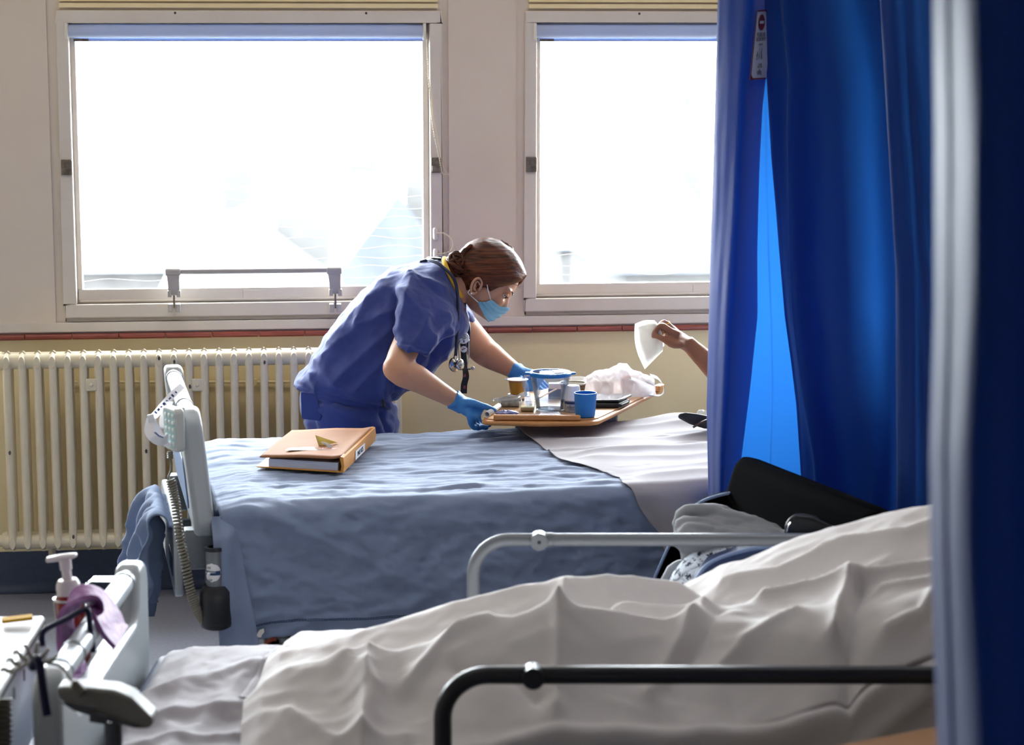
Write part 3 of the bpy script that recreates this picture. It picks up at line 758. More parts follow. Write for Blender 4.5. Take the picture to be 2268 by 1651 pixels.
ribbon([P(336, 927, 5.1), P(330, 950, 5.08), P(338, 968, 5.06), P(356, 978, 5.06), P(372, 972, 5.07)], [CR, CR + CZ * .6, CZ], .012, 'lower_band', 'strap_white', sp)
ribbon([P(337, 930, 5.1), P(350, 955, 5.09), P(364, 976, 5.08), P(372, 990, 5.08)], [CR, CR], .009, 'tail', 'strap_white', sp)
ribbon([P(370, 950, 5.12), P(362, 945, 5.12), P(362, 925, 5.16), P(376, 890, 5.25)], [CR, CR], .009, 'inner_band', 'strap_white', sp)
MB().box(P(335, 928, 5.095), (.016, .008, .022), cam_frame(Vector()).to_3x3() @ Matrix.Rotation(-.2, 3, 'Y')).build('buckle', 'strap_white', sp, bevel=.002)
for k in range(9):
    t = k / 8; c = P(395 - 50 * t, 864 + 50 * t, d5 - .25 * t - .012)
    MB().box(c, (.004 + .002 * (k % 3), .001, .005 + .002 * (k % 2)), cam_frame(Vector()).to_3x3() @ Matrix.Rotation(.8, 3, 'Y')).build('print_mark', 'strap_print', sp)
MB().tube([P(343, 958, 5.05), P(352, 966, 5.045), P(362, 970, 5.045)], .004, 6, flat=.3).build('print_bar', 'strap_print', sp)

# ---- spare linen hung over the rack ---------------------------------
g = MB()
def fl_(u, v):
    # u across the bed (near to far), v from the far side of the rack over its top and down the foot side
    t = .10 + .40 * u; L = -.10 + .43 * v
    swell = .05 * math.sin(PI * u) + .012
    if L < 0: s, z = -.055, .60 + L
    elif L < .10: a = L / .10 * PI; s = -.085 - .03 * (1 - math.cos(a)) / 2 * 1.6; z = .60 + .028 * math.sin(a)
    else: s = -.135; z = .60 - (L - .10)
    f = ease((L - .02) / .15)
    s -= f * (.024 * math.sin(u * 23 + 2.5 * nz(v * 3, 5)) + .020 * math.sin(u * 41 + v * 3 + 2 * nz(v * 5, 9)) - .02 * abs(nz(u * 14, v * 7, 4)) + .03 * ease((L - .1) / .3) + .012 * nz(u * 8, v * 5, 17))
    z += .01 * nz(u * 7, v * 4, 23) - f * .05 * u + (f * .03 * math.sin(u * 9))
    return B2(s, t + .02 * f * nz(v * 3, u * 3, 9) + .15 * (u - .3) * ease(L / .35), z)
g.grid(110, 90, fl_)
tag(g.build('spare_blanket', 'linen_blue', smooth=180, solid=.004), 'folded blue grey blanket hung over the rack at the middle bed foot end', 'blanket')

# ---- near bed ------------------------------------------------------------
U1 = lambda u, d, z: Vector((0, 0, 0)) + CR * u + CV * d + CZ * z
MX1 = Matrix(((CR.x, CV.x, 0, 0), (CR.y, CV.y, 0, 0), (0, 0, 1, 0), (0, 0, 0, 1)))
def at_u1(px, py, d): p = P(px, py, d); return ((p - CAM).dot(CR), d, p.z)
bed1 = thing('hospital_bed', 'hospital bed in front with side rails raised around a blanketed patient', 'bed', U1(.2, 3.87, 0), 'hospital beds')
F0 = 3.46
MXF = Matrix.Translation(CR * -.755 + CV * F0) @ MX1
fb1 = footboard(bed1, MXF, .87, .40, .735)
MB(MX1).mm((-.74, 3.45, .40), (1.3, 4.31, .535)).build('mattress', 'mattress', bed1, bevel=.03, seg=3)
m = MB(MX1); m.mm((-.74, 3.5, .33), (1.35, 3.54, .38)); m.mm((-.74, 4.22, .33), (1.35, 4.26, .38))
for u in (-.7, 0, .7, 1.25): m.mm((u, 3.5, .34), (u + .05, 4.26, .38))
for u in (-.5, 1.1): m.mm((u - .03, 3.54, .14), (u + .03, 4.22, .2))
m.mm((-.5, 3.6, .14), (1.1, 3.66, .2)); m.mm((-.5, 4.1, .14), (1.1, 4.16, .2)); m.box((.3, 3.63, .27), (.7, .04, .05), Matrix.Rotation(.2, 3, 'Y')); m.box((.3, 4.13, .27), (.7, .04, .05), Matrix.Rotation(.2, 3, 'Y'))
for t in (3.52, 4.22): m.mm((-.78, t, .34), (-.7, t + .05, .46))
m.build('underframe', 'bed_frame', bed1, bevel=.004)
for u in (-.5, 1.1):
    for t in (3.6, 4.12): castor(bed1, MX1, u, t)
MB(MX1).mm((1.36, 3.45, .45), (1.41, 4.32, 1.05)).build('headboard', 'bed_white', bed1, bevel=.02, seg=3)
def side_rail(d, px0, py0, pxb, mname, zlow, knob_px, endu):
    u0, _, zt_ = at_u1(px0, py0, d); ub = at_u1(pxb, py0, d)[0]; r = .0135 if d > 4 else .0152
    R_ = .075; pts = [U1(ub, d, zlow)] + [U1(ub, d, zt_ - R_ - .0)] + [U1(ub + R_ * (1 - math.cos(a)), d, zt_ - R_ + R_ * math.sin(a)) for a in [PI / 2 * k / 10 for k in range(1, 11)]] + [U1(endu - R_, d, zt_)] + [U1(endu - R_ + R_ * math.sin(a), d, zt_ - R_ + R_ * math.cos(a)) for a in [PI / 2 * k / 10 for k in range(1, 11)]] + [U1(endu, d, zlow)]
    rr = MB().tube(pts, r, 20).build('side_rail', mname, bed1)
    m = MB(); m.tube([U1(ub, d, zlow + .1), U1(endu, d, zlow + .1)], .011, 16); m.tube([U1(ub, d, zlow + .2), U1(endu, d, zlow + .2)], .010, 16); m.build('lower_bar', mname, rr)
    k = at_u1(knob_px, py0, d)[0]; m = MB(); m.cyl(U1(k - .012, d, zt_), U1(k + .03, d, zt_), .0148, n=20); m.cyl(U1(k, d - .021, zt_ - .001), U1(k, d + .016, zt_ - .001), .0185, n=28)
    m.build('pivot_joint', mname, rr, bevel=.002)
    MB().cyl(U1(k, d - .0215, zt_ - .001), U1(k, d - .019, zt_ - .001), .004, n=12).build('pivot_screw', 'rubber_black', rr)
    m = MB()
    for u in (ub + .1, endu - .1): m.box(U1(u, d + (.05 if d < 4 else -.05), zlow + .08), (.04, .1, .03), MX1.to_3x3())
    m.mm((0, 0, 0), (0, 0, 0)) if False else None
    m.build('rail_bracket', 'bed_frame', rr); return rr
side_rail(3.40, 1180, 1496, 980, 'rail_dark', .40, 1181, 1.25)
side_rail(4.37, 1195, 1196, 1048, 'rail_grey', .40, 1194, 1.25)

# ---- bedclothes of the near bed --------------------------------------------
g = MB()
def under(u, d):   # white under sheet showing at the foot end
    z = .545 + .007 * nz(u * 8, d * 6, 41) - .007 * (abs(nz(u * 12 + d * 6, d * 9 - u * 5, 43)) - .2) - .004 * (abs(nz(u * 28 - d * 9, d * 20 + u * 9, 47)) - .2)
    c = d
    for k, (a, b, amp, w) in enumerate((((-.72, 3.95), (-.45, 4.15), .012, .03), ((-.70, 3.8), (-.44, 3.9), .012, .03), ((-.72, 3.62), (-.46, 3.72), .014, .03), ((-.66, 4.25), (-.6, 3.5), .012, .035), ((-.5, 4.2), (-.6, 3.6), .010, .03), ((-.7, 3.5), (-.5, 3.62), .014, .03))):
        dd, t = seg_dist(Vector((u, d)), Vector(a), Vector(b)); z += amp * ridge(dd, w)
    z += .012 * ridge(u + .52, .09, 2) * ridge(d - 4.2, .3, 2)
    e = min(d - 3.45, 4.31 - d)
    if e < .03: z -= .03 - math.sqrt(max(0, .0009 - (.03 - max(e, 0)) ** 2)) if e > 0 else .03 - e * 1.0
    if e < 0: z = .515 + e * 4
    if u < -.70: z -= .05 * ease((-.70 - u) / .05)
    return z
def fu(a, b):
    u = -.745 + .75 * a; d = 3.40 + .96 * b; return U1(u, min(max(d, 3.435), 4.325), max(.33, under(u, d)))
g.grid(120, 130, fu)
tag(g.build('under_sheet', 'white_sheet', smooth=180), 'creased white under sheet at the foot end of the near bed', 'sheet')
g = MB()
a0, a1 = PZ(645, 1428, .565), PZ(560, 1545, .565)
nn = 30
def fbnd(u, v):
    p = a0.lerp(a1, v); q = p + CR * (-.028 + .034 * u); l = MX1.inverted() @ q
    return U1(l.x, l.y, under(l.x, l.y) + .004 + .002 * math.sin(v * 9))
g.grid(6, 30, fbnd); tag(g.build('folded_hem', 'white_sheet', smooth=180, solid=.002), 'narrow white folded sheet hem lying across the near bed beside the blanket', 'sheet')

# the blanket: a cloth stretched over the ridges of the legs and body beneath
def RL(pts, w0, w1, sharp=1.35): # polyline of (px,py,d) -> ridge with falloff toward the camera (w0) and away (w1)
    return ([Vector(at_u1(*p)) for p in pts], w0, w1, sharp)
RIDGES = [
    RL([(560, 1440, 4.05), (690, 1427, 4.0), (850, 1385, 3.97), (1000, 1332, 3.95), (1130, 1300, 3.95), (1240, 1277, 3.95), (1345, 1268, 3.95), (1430, 1284, 3.96), (1500, 1300, 3.98), (1600, 1335, 4.0)], .30, .26),
    RL([(545, 1530, 3.72), (640, 1480, 3.74), (760, 1470, 3.72), (880, 1440, 3.70), (1000, 1398, 3.68), (1120, 1362, 3.66), (1237, 1330, 3.65), (1370, 1352, 3.65), (1470, 1366, 3.65), (1540, 1370, 3.66), (1600, 1392, 3.68)], .22, .20),
    RL([(1390, 1330, 3.80), (1440, 1338, 3.78), (1540, 1352, 3.75)], .10, .12),
    RL([(1510, 1318, 4.10), (1600, 1268, 4.08), (1720, 1216, 4.05), (1850, 1168, 4.02), (1960, 1140, 4.0), (2065, 1124, 3.98), (2300, 1080, 3.98)], .34, .24, 2.0),
    RL([(1560, 1385, 3.72), (1700, 1342, 3.72), (1800, 1322, 3.70), (1880, 1290, 3.70), (2000, 1260, 3.70), (2100, 1235, 3.70), (2300, 1190, 3.7)], .26, .30, 1.7),
    RL([(1600, 1400, 3.64), (1780, 1370, 3.60), (1950, 1335, 3.56), (2060, 1300, 3.55), (2300, 1240, 3.55)], .2, .25, 1.7),
]
def blank_z(u, d):
    zb = .553; best = zb; acc = 0; wsum = 0
    K = 38.0; s = math.exp(0)
    for pts, w0, w1, sh in RIDGES:
        us = [p.x for p in pts]; 
        uu = min(max(u, us[0]), us[-1]); zr = interp(us, [p.z for p in pts], uu); dr = interp(us, [p.y for p in pts], uu)
        dx = (d - dr); w = w1 if dx > 0 else w0; e = 0 if us[0] <= u <= us[-1] else min(abs(u - us[0]), abs(u - us[-1]))
        f = math.exp(-(abs(dx) / w) ** sh - (e / .10) ** 2)
        s += math.exp(K * max(0, (zr - zb)) * f) - 1
    return zb + math.log(s) / K
FOLDS = [  # (px,py,d) polylines, height, width: creases of the cloth
    ([(1237, 1332, 3.65), (1236, 1400, 3.56), (1233, 1475, 3.47)], .012, .018),
    ([(1237, 1332, 3.65), (1252, 1280, 3.93)], .010, .02),
    ([(1560, 1345, 3.74), (1510, 1420, 3.6), (1440, 1470, 3.5)], .014, .022),
    ([(1590, 1375, 3.70), (1560, 1420, 3.6), (1480, 1450, 3.52)], -.008, .02),
    ([(760, 1470, 3.72), (830, 1500, 3.6), (800, 1560, 3.5)], .014, .03),
    ([(690, 1450, 3.8), (850, 1446, 3.75), (960, 1440, 3.7)], -.008, .016),
    ([(900, 1500, 3.6), (1010, 1420, 3.68), (1080, 1372, 3.68)], .012, .022),
    ([(830, 1440, 3.8), (810, 1530, 3.62), (800, 1640, 3.46)], .012, .02),
    ([(640, 1560, 3.6), (740, 1600, 3.5), (900, 1590, 3.48)], .012, .03),
    ([(1010, 1440, 3.6), (1110, 1448, 3.56), (1190, 1472, 3.5)], -.009, .014),
    ([(1600, 1290, 4.0), (1720, 1268, 3.95), (1830, 1222, 3.95), (2000, 1192, 3.9), (2080, 1180, 3.9)], .014, .018),
    ([(1640, 1320, 3.9), (1760, 1292, 3.88), (1860, 1250, 3.85), (1960, 1200, 3.85)], .012, .02),
    ([(1690, 1345, 3.74), (1790, 1322, 3.72), (1860, 1300, 3.70), (1950, 1275, 3.68), (2060, 1235, 3.66)], .016, .018),
    ([(1880, 1310, 3.68), (1862, 1360, 3.6), (1850, 1400, 3.54)], .020, .016),
    ([(1905, 1320, 3.66), (1880, 1380, 3.56), (1880, 1480, 3.45)], -.018, .020),
    ([(1950, 1335, 3.62), (2010, 1305, 3.6), (2070, 1285, 3.6)], .014, .014),
    ([(1760, 1385, 3.62), (1650, 1410, 3.58), (1590, 1440, 3.54)], .010, .018),
    ([(1530, 1300, 4.05), (1640, 1350, 3.85), (1720, 1352, 3.8)], -.012, .03),
    ([(1100, 1330, 3.85), (1180, 1318, 3.82), (1240, 1322, 3.75)], .008, .018),
    ([(1960, 1420, 3.5), (2040, 1405, 3.5), (2065, 1370, 3.53)], .012, .014),
]
FOLDS = [([Vector(at_u1(*p)).xy for p in pl], a, w) for pl, a, w in FOLDS]
DN = 3.445           # where the cloth turns down over the near edge
def blanket_pt(u, q):
    """q: metres along the cloth, 0 at the far edge"""
    D1 = 4.335; topL = D1 - DN
    if q < 0: d, h = D1 + .0, q
    else: d, h = D1 - min(q, topL), max(0, q - topL)
    z = blank_z(u, d)
    if q < .06: z = z - (.06 - max(q, 0)) * .9
    if q < 0: z = z + q
    p2 = Vector((u, d)); b = 0
    for pl, a, w in FOLDS:
        mn = 9
        for i in range(len(pl) - 1):
            dd, t = seg_dist(p2, pl[i], pl[i + 1]); mn = min(mn, dd)
        if mn < w * 3: b += 1.6 * a * ridge(mn, w * .85, 1.25)
    b += .012 * nz(u * 4, d * 5, 51) + .007 * nz(u * 9 + d * 3, d * 10, 53) - .007 * (abs(nz(u * 6 - d * 6, d * 13 + u * 4, 55)) - .2) - .003 * (abs(nz(u * 13 + d * 9, d * 22 - u * 6, 59)) - .2) + .0014 * nz(u * 40, d * 40, 57)
    z += b
    if h > 0:
        r = .03; a = min(h / r, PI / 2); dd = d - r * math.sin(a); zz = z - r * (1 - math.cos(a)) - max(0, h - r * PI / 2)
        dd += .02 * math.sin(u * 14 + 2) * ease(h / .25) * .6 + .010 * nz(u * 10, h * 8, 61) + .02 * ease(h / .1)
        if u > .35:   # the sheet bunched between mattress and near rail
            k = ease((u - .35) / .3)
            for c, amp, w in ((.10, .022, .03), (.19, .026, .035), (.28, .02, .03)):
                cc = c - (u - .6) * .35 + .02 * nz(u * 6, c * 9); dd -= k * amp * ridge(h - cc, w, 2)
            dd += .01 * k
        return U1(u, max(dd, 3.418), max(.33, zz))
    return U1(u, d, z)
g = MB()
lb = [(-.2, (645, 1430, 4.335)), (.0, (640, 1432, 4.335)), (.25, (600, 1478, 4.06)), (.45, (560, 1520, 3.84)), (.62, (540, 1560, 3.72)), (.75, (528, 1610, 3.56)), (.9, (520, 1660, 3.45)), (1.2, (520, 1700, 3.45))]
lq = [a for a, b in lb]; lu = [at_u1(*b)[0] for a, b in lb]
QM = 4.335 - DN + .36
def fk(a, b):
    q = -.12 + (QM + .12) * b; u0 = interp(lq, lu, q); u = u0 + (1.22 - u0) * a
    p = blanket_pt(u, q)
    if a < .02: p = p - CZ * .02 * (1 - a / .02)
    return p
g.grid(330, 250, fk)
tag(g.build('blanket', 'white_blanket', smooth=180), 'off white cotton blanket draped over the drawn up legs of the near bed patient', 'blanket')
# ------------------------------------------------------------------ the nurse
mat('skin', (196, 148, 120), .5, bump=.06, bscale=120, c2=(186, 136, 108), cscale=14, sss=.12)
mat('scrub_blue', (44, 60, 128), .85, bump=.2, bscale=500, bdet=2, c2=(38, 54, 118), cscale=7, sheen=.2)
mat('scrub_yellow', (216, 170, 52), .85)
mat('shoe', (40, 40, 46), .5)
mat('nitrile', (74, 140, 205), .55, spec=.3, bump=.25, bscale=90, c2=(62, 126, 194), cscale=20, transl=.12, tcol=(90, 160, 225))
mat('mask_blue', (140, 196, 224), .8, bump=.15, bscale=250, transl=.15)
mat('white_loop', (236, 236, 238), .6)
mat('eye_white', (226, 220, 214), .25)
mat('iris', (42, 26, 20), .15)
mat('brow', (48, 30, 24), .8)
mat('lip', (160, 96, 86), .5)
mat('pearl', (236, 230, 222), .2, coat=.6)
mat('lanyard_black', (22, 20, 24), .6)
mat('lanyard_red', (150, 60, 70), .6)
mat('badge', (232, 232, 236), .35, coat=.4)
mat('steth_tube', (26, 34, 62), .35)
mat('steel', (176, 174, 172), .2, 1.)
hm_ = bpy.data.materials.new('hair'); hm_.use_nodes = True
_n = hm_.node_tree; _b = _n.nodes['Principled BSDF']; _b.inputs['Roughness'].default_value = .55; _b.inputs['Specular IOR Level'].default_value = .28; _b.inputs['Anisotropic'].default_value = .5
_tc = _n.nodes.new('ShaderNodeTexCoord'); _mp = _n.nodes.new('ShaderNodeMapping'); _mp.inputs['Scale'].default_value = (5, 60, 170); _n.links.new(_tc.outputs['Object'], _mp.inputs['Vector'])
_no = _n.nodes.new('ShaderNodeTexNoise'); _no.inputs['Scale'].default_value = 1.; _no.inputs['Detail'].default_value = 4; _n.links.new(_mp.outputs['Vector'], _no.inputs['Vector'])
_r = _n.nodes.new('ShaderNodeValToRGB'); _r.color_ramp.elements[0].position = .3; _r.color_ramp.elements[1].position = .72; _r.color_ramp.elements[0].color = lin((38, 20, 14)); _r.color_ramp.elements[1].color = lin((112, 58, 33))
_n.links.new(_no.outputs['Fac'], _r.inputs['Fac']); _n.links.new(_r.outputs['Color'], _b.inputs['Base Color'])
_bp = _n.nodes.new('ShaderNodeBump'); _bp.inputs['Strength'].default_value = .6; _bp.inputs['Distance'].default_value = .004; _n.links.new(_no.outputs['Fac'], _bp.inputs['Height']); _n.links.new(_bp.outputs['Normal'], _b.inputs['Normal'])
MATS['hair'] = hm_

ND = 6.34
def N(px, py, d=0.): return P(px, py, ND + d)
S_ = MPP(ND)
nurse = thing('person', 'nurse in dark blue scrubs, face mask and blue gloves bending over the tray table', 'person', Vector((N(790, 900).x, N(790, 900).y, 0)))

def band(a, b, hw, off=0., n=28, ex=2.3, dc=0.):
    """ring across the picture from pixel a to pixel b (silhouette edges), half depth hw metres; d centre offset dc"""
    A, B = N(a[0], a[1], dc), N(b[0], b[1], dc); c = (A + B) / 2; h = (B - A) / 2
    out = []
    for k in range(n):
        t = 2 * PI * k / n; cx, sx = math.cos(t), math.sin(t)
        cx = math.copysign(abs(cx) ** (2 / ex), cx); sx = math.copysign(abs(sx) ** (2 / ex), sx)
        out.append(c + h * cx * (1 + off) + CV * (hw * sx))
    return out
def limb(pts, n=16, flat=1.):
    m = []
    P_ = [Vector(p[0]) for p in pts]; R_ = [p[1] for p in pts]
    cp = catmull(P_, 5); L = len(cp) - 1; rr = [interp([i * 5 for i in range(len(R_))], R_, i) for i in range(L + 1)]
    return cp, rr

# key joints
SHN, SHF = N(932, 676, -.13), N(1000, 690, .15)
ELN, WRN = N(884, 816, -.33), N(1010, 889, -.28)
ELF, WRF = N(1066, 775, .27), N(1146, 826, .20)

def head_mx():
    o = N(1066, 630, -.0)
    fwd = (CR * .80 - CZ * .60).normalized(); lat = CV.copy()             # her left is away from the camera
    upv = fwd.cross(lat) * -1
    if upv.z < 0: upv = -upv
    R = Matrix((fwd, lat, upv)).transposed()
    R = Matrix.Rotation(math.radians(-10), 3, fwd) @ Matrix.Rotation(math.radians(-9), 3, upv) @ R
    return Matrix.Translation(o) @ R.to_4x4()
HMX = head_mx()
HI = HMX.inverted()
# local head: x forward, y to her left, z up; the ear canal (of the middle plane) at the origin
HZ = [-.078, -.069, -.055, -.038, -.020, 0, .02, .045, .07, .095, .112, .122]
HF = [.074, .084, .088, .092, .094, .093, .089, .092, .088, .068, .040, .012]     # front x
HB = [.010, -.003, -.018, -.040, -.060, -.072, -.078, -.079, -.073, -.057, -.038, -.016]
HW = [.024, .036, .050, .060, .066, .070, .073, .074, .071, .057, .036, .012]
def head_ring(z, grow=0., n=40):
    f, b, w = interp(HZ, HF, z) + grow, interp(HZ, HB, z) - grow, interp(HZ, HW, z) + grow
    c = (f + b) / 2; h = (f - b) / 2; out = []
    for k in range(n):
        t = 2 * PI * k / n; cx, sx = math.cos(t), math.sin(t); ex = 2.25
        cx = math.copysign(abs(cx) ** (2 / ex), cx); sx = math.copysign(abs(sx) ** (2 / ex), sx)
        tp = 1 - .16 * max(0, cx) ** 2
        out.append(Vector((c + h * cx, w * sx * tp, z)))
    return out
def head_local(mb):
    zs = [HZ[0] + (HZ[-1] - HZ[0]) * i / 22 for i in range(23)]
    mb.loft([head_ring(z) for z in zs])
    # nose, brow ridge, chin, lips, cheeks
    mb.loft([[Vector((x + r * .9 * math.cos(a), w * math.sin(a), z)) for a in [2 * PI * k / 14 for k in range(14)]] for z, x, r, w in
             ((.028, .084, .008, .009), (.012, .088, .009, .009), (-.004, .094, .010, .0105), (-.015, .0965, .0095, .013), (-.023, .094, .009, .015), (-.029, .089, .008, .012))])
    for s in (-1, 1):
        mb.ball((.078, s * .032, .030), (.016, .022, .007), 8); mb.ball((.074, s * .036, -.012), (.018, .020, .016), 8)
    mb.ball((.074, 0, -.069), (.013, .018, .010), 8); mb.ball((.086, 0, -.044), (.008, .022, .009), 8)
    return mb
def add_hand(mb, W, palm, fingers, sc_=1., wr=.026):
    """W wrist; palm: list of (centre, half width vector, half thickness vector); fingers: list of (points, r0, r1)"""
    rings = []
    for c, wv, tv in palm:
        rings.append([c + wv * math.copysign(abs(math.cos(a)) ** .8, math.cos(a)) * sc_ + tv * math.copysign(abs(math.sin(a)) ** .8, math.sin(a)) * sc_ for a in [2 * PI * k / 18 for k in range(18)]])
    mb.loft(rings)
    for pts, r0, r1 in fingers:
        cp = catmull(pts, 5); n = len(cp)
        mb.tube(cp, [(r0 + (r1 - r0) * i / (n - 1)) * sc_ for i in range(n)], 12)
        mb.ball(cp[-1], r1 * sc_, 6)
# right (near) hand gripping the left edge of the table top
Y_ = CV
def hand_near(mb, s):
    d0 = -.29
    dirp = (N(1062, 914, d0) - WRN).normalized(); wv = (CV * .80 + CZ * .55 - CR * .1).normalized(); tv = dirp.cross(wv).normalized(); wv = tv.cross(dirp).normalized()
    palm = [(WRN, wv * .024, tv * .020), (WRN + dirp * .02, wv * .028, tv * .019), (WRN + dirp * .045, wv * .036, tv * .017), (WRN + dirp * .068, wv * .038, tv * .015), (WRN + dirp * .082, wv * .034, tv * .012)]
    fs = [([N(1022, 894, d0 - .01), N(1046, 893, d0 - .02), N(1068, 899, d0 - .015), N(1082, 903, d0 - .005), N(1095, 909, d0 + .005)], .0125, .0078)]   # thumb along the top edge
    for k, (kx, ky, tx, ty, dd) in enumerate(((1056, 916, 1083, 942, .045), (1052, 921, 1077, 947, .02), (1046, 924, 1070, 946, -.005), (1040, 925, 1058, 943, -.03))):
        r = (.0098, .0100, .0095, .0084)[k]
        fs.append(([N(1036 + 3 * k * 0, 910, d0 + dd * .7), N(kx, ky, d0 + dd), N(kx + 3, ky + 14, d0 + dd + .006), N(kx + 12, ky + 24, d0 + dd + .015), N(tx, ty, d0 + dd + .025)], r + .001, r - .0018))
    add_hand(mb, WRN, palm, fs, s)
def hand_far(mb, s):
    d0 = .18; W = WRF
    dirp = (N(1184, 850, d0 - .03) - W).normalized(); wv = (CV * .6 - CZ * .1 + CZ * .75).normalized(); tv = dirp.cross(wv).normalized(); wv = tv.cross(dirp).normalized()
    palm = [(W, wv * .025, tv * .020), (W + dirp * .02, wv * .030, tv * .019), (W + dirp * .05, wv * .038, tv * .017), (W + dirp * .078, wv * .038, tv * .014), (W + dirp * .09, wv * .034, tv * .011)]
    fs = [([N(1150, 838, d0 - .03), N(1163, 855, d0 - .05), N(1174, 868, d0 - .05), N(1183, 877, d0 - .045)], .0125, .008)]
    for k in range(4):
        bx_, by_ = ((1192, 842), (1190, 849), (1186, 856), (1180, 862))[k]; dd = (.02, .0, -.02, -.035)[k]
        fs.append(([N(1170, 842 + 3 * k, d0 + dd), N(bx_, by_, d0 + dd), N(bx_ + 14, by_ + 10, d0 + dd), N(bx_ + 22, by_ + 20, d0 + dd), N(bx_ + 24, by_ + 29, d0 + dd - .005)], .0105, .0078))
    add_hand(mb, W, palm, fs, s)

# body: one skin
m = MB()
hm2 = MB(HMX); head_local(hm2)
tmp = bpy.data.meshes.new('t'); hm2.bm.to_mesh(tmp); hm2.bm.free(); m.bm.from_mesh(tmp); bpy.data.meshes.remove(tmp)
cp, rr = limb([(N(985, 640, .0), .070), (N(1012, 632, .0), .060), (N(1030, 630, 0), .054), (N(1052, 628, 0), .052)]); m.tube(cp, rr, 20)
m.loft([band((690, 855), (840, 895), .12), band((740, 795), (875, 845), .12), band((790, 725), (930, 795), .12), band((870, 655), (990, 735), .13), band((930, 615), (1025, 685), .12), band((985, 600), (1030, 655), .07)])
cp, rr = limb([(SHN + CR * .03, .045), (SHN, .046), (SHN.lerp(ELN, .5), .042), (ELN, .041), (ELN.lerp(WRN, .3), .040), (ELN.lerp(WRN, .7), .030), (WRN, .0235), (WRN + (WRN - ELN).normalized() * .015, .023)]); m.tube(cp, rr, 20)
m.ball(ELN + CR * -.008 - CV * .0, .040, 10)
cp, rr = limb([(SHF, .048), (SHF.lerp(ELF, .4), .046), (ELF + CZ * .004, .046), (ELF.lerp(WRF, .3), .042), (ELF.lerp(WRF, .7), .031), (WRF, .0245), (WRF + (WRF - ELF).normalized() * .015, .024)]); m.tube(cp, rr, 20)
hand_near(m, .62); hand_far(m, .62)
HIPN, HIPF = N(765, 880, -.09), N(765, 880, .09)
def leg_pts(hip, dd):
    k = Vector((hip.x + .05, hip.y, .44)) + CV * dd * .2; a = Vector((hip.x - .03, hip.y, .085)) + CV * dd * .3
    return hip, k, a
for hip, dd in ((HIPN, -.05), (HIPF, .05)):
    h, k, a = leg_pts(hip, dd); cp, rr = limb([(h + CZ * .04, .07), (h, .074), (h.lerp(k, .5), .066), (k, .054), (k.lerp(a, .4), .052), (a, .036)]); m.tube(cp, rr, 18)
    m.tube([a - CR * .05 - CZ * .03, a - CZ * .04, a + CR * .09 - CZ * .055, a + CR * .14 - CZ * .06], [.03, .034, .030, .018], 12)
def skin_detail(co, nr):
    l = HI @ co
    d = 0
    if -.12 < l.z < .13 and l.x > .02:
        for s in (-1, 1):      # eye sockets
            d -= .0065 * math.exp(-((l.x - .085) / .03) ** 2 - ((l.y - s * .031) / .015) ** 2 - ((l.z - .012) / .009) ** 2)
    return d
body = remesh(m, .0055, 3, skin_detail).build('body', 'skin', nurse, smooth=180)

# ears, eyes, brows
def local_part(name, m_, fn, **k):
    mb = MB(HMX); fn(mb); return mb.build(name, m_, nurse, **k)
def ear(mb, s):
    def E(x, z, y=0): return Vector((x * .78 + .003, s * (.069 + y), z * .78 - .024))
    rim = catmull([E(.012, -.002, .004), E(.010, .016, .008), E(.004, .030, .012), E(-.010, .036, .016), E(-.020, .028, .018), E(-.023, .012, .017), E(-.018, -.008, .014), E(-.009, -.022, .010), E(.000, -.027, .007), E(.006, -.020, .005), E(.008, -.010, .004)], 5)
    mb.tube(rim, .0038, 8)
    c = E(-.006, .004, .006); prev = None; k = len(rim)
    ctr = mb.v(c); vs = [mb.v(p + (c - p) * .12 - Vector((0, s * .002, 0))) for p in rim]; vb = [mb.v(p - Vector((0, s * .010, 0)) + (c - p) * .3) for p in rim]; cb = mb.v(c - Vector((0, s * .012, 0)))
    for i in range(k - 1): mb.f((ctr, vs[i], vs[i + 1])); mb.f((cb, vb[i + 1], vb[i])); mb.f((vs[i], vb[i], vb[i + 1], vs[i + 1]))
    mb.tube(catmull([E(.004, .018, .008), E(-.010, .024, .012), E(-.014, .010, .012), E(-.008, -.006, .010), E(.002, -.010, .007)], 5), .003, 8)
    mb.ball(E(.001, -.024, .007), (.006, .004, .006), 6)
for s in (-1, 1):
    local_part('ear', 'skin', lambda mb: ear(mb, s), smooth=180)
    local_part('eye', 'eye_white', lambda mb: mb.ball((.0775, s * .031, .0115), (.0105, .0125, .0075), 10), smooth=180)
    local_part('iris', 'iris', lambda mb: mb.ball((.0852, s * .034, .0088), (.0034, .0055, .0045), 8), smooth=180)
    local_part('eyelid', 'skin', lambda mb: mb.ball((.0786, s * .031, .0148), (.0118, .0145, .0078), 10), smooth=180)
    local_part('eyelashes', 'brow', lambda mb: mb.tube(catmull([(.088, s * .018, .0105), (.0905, s * .030, .0120), (.086, s * .040, .0110), (.079, s * .046, .009)], 4), [.0006] + [.0012] * 11 + [.0005], 6), smooth=180)
    local_part('eyebrow', 'brow', lambda mb: mb.tube(catmull([(.0935, s * .014, .0300), (.0915, s * .026, .0325), (.083, s * .042, .0320), (.074, s * .050, .0270)], 5), [.0014, .002, .0026, .003, .003, .003, .003, .003, .0028, .0026, .0024, .002, .0016, .0012, .0009, .0006], 8, flat=.6), smooth=180)
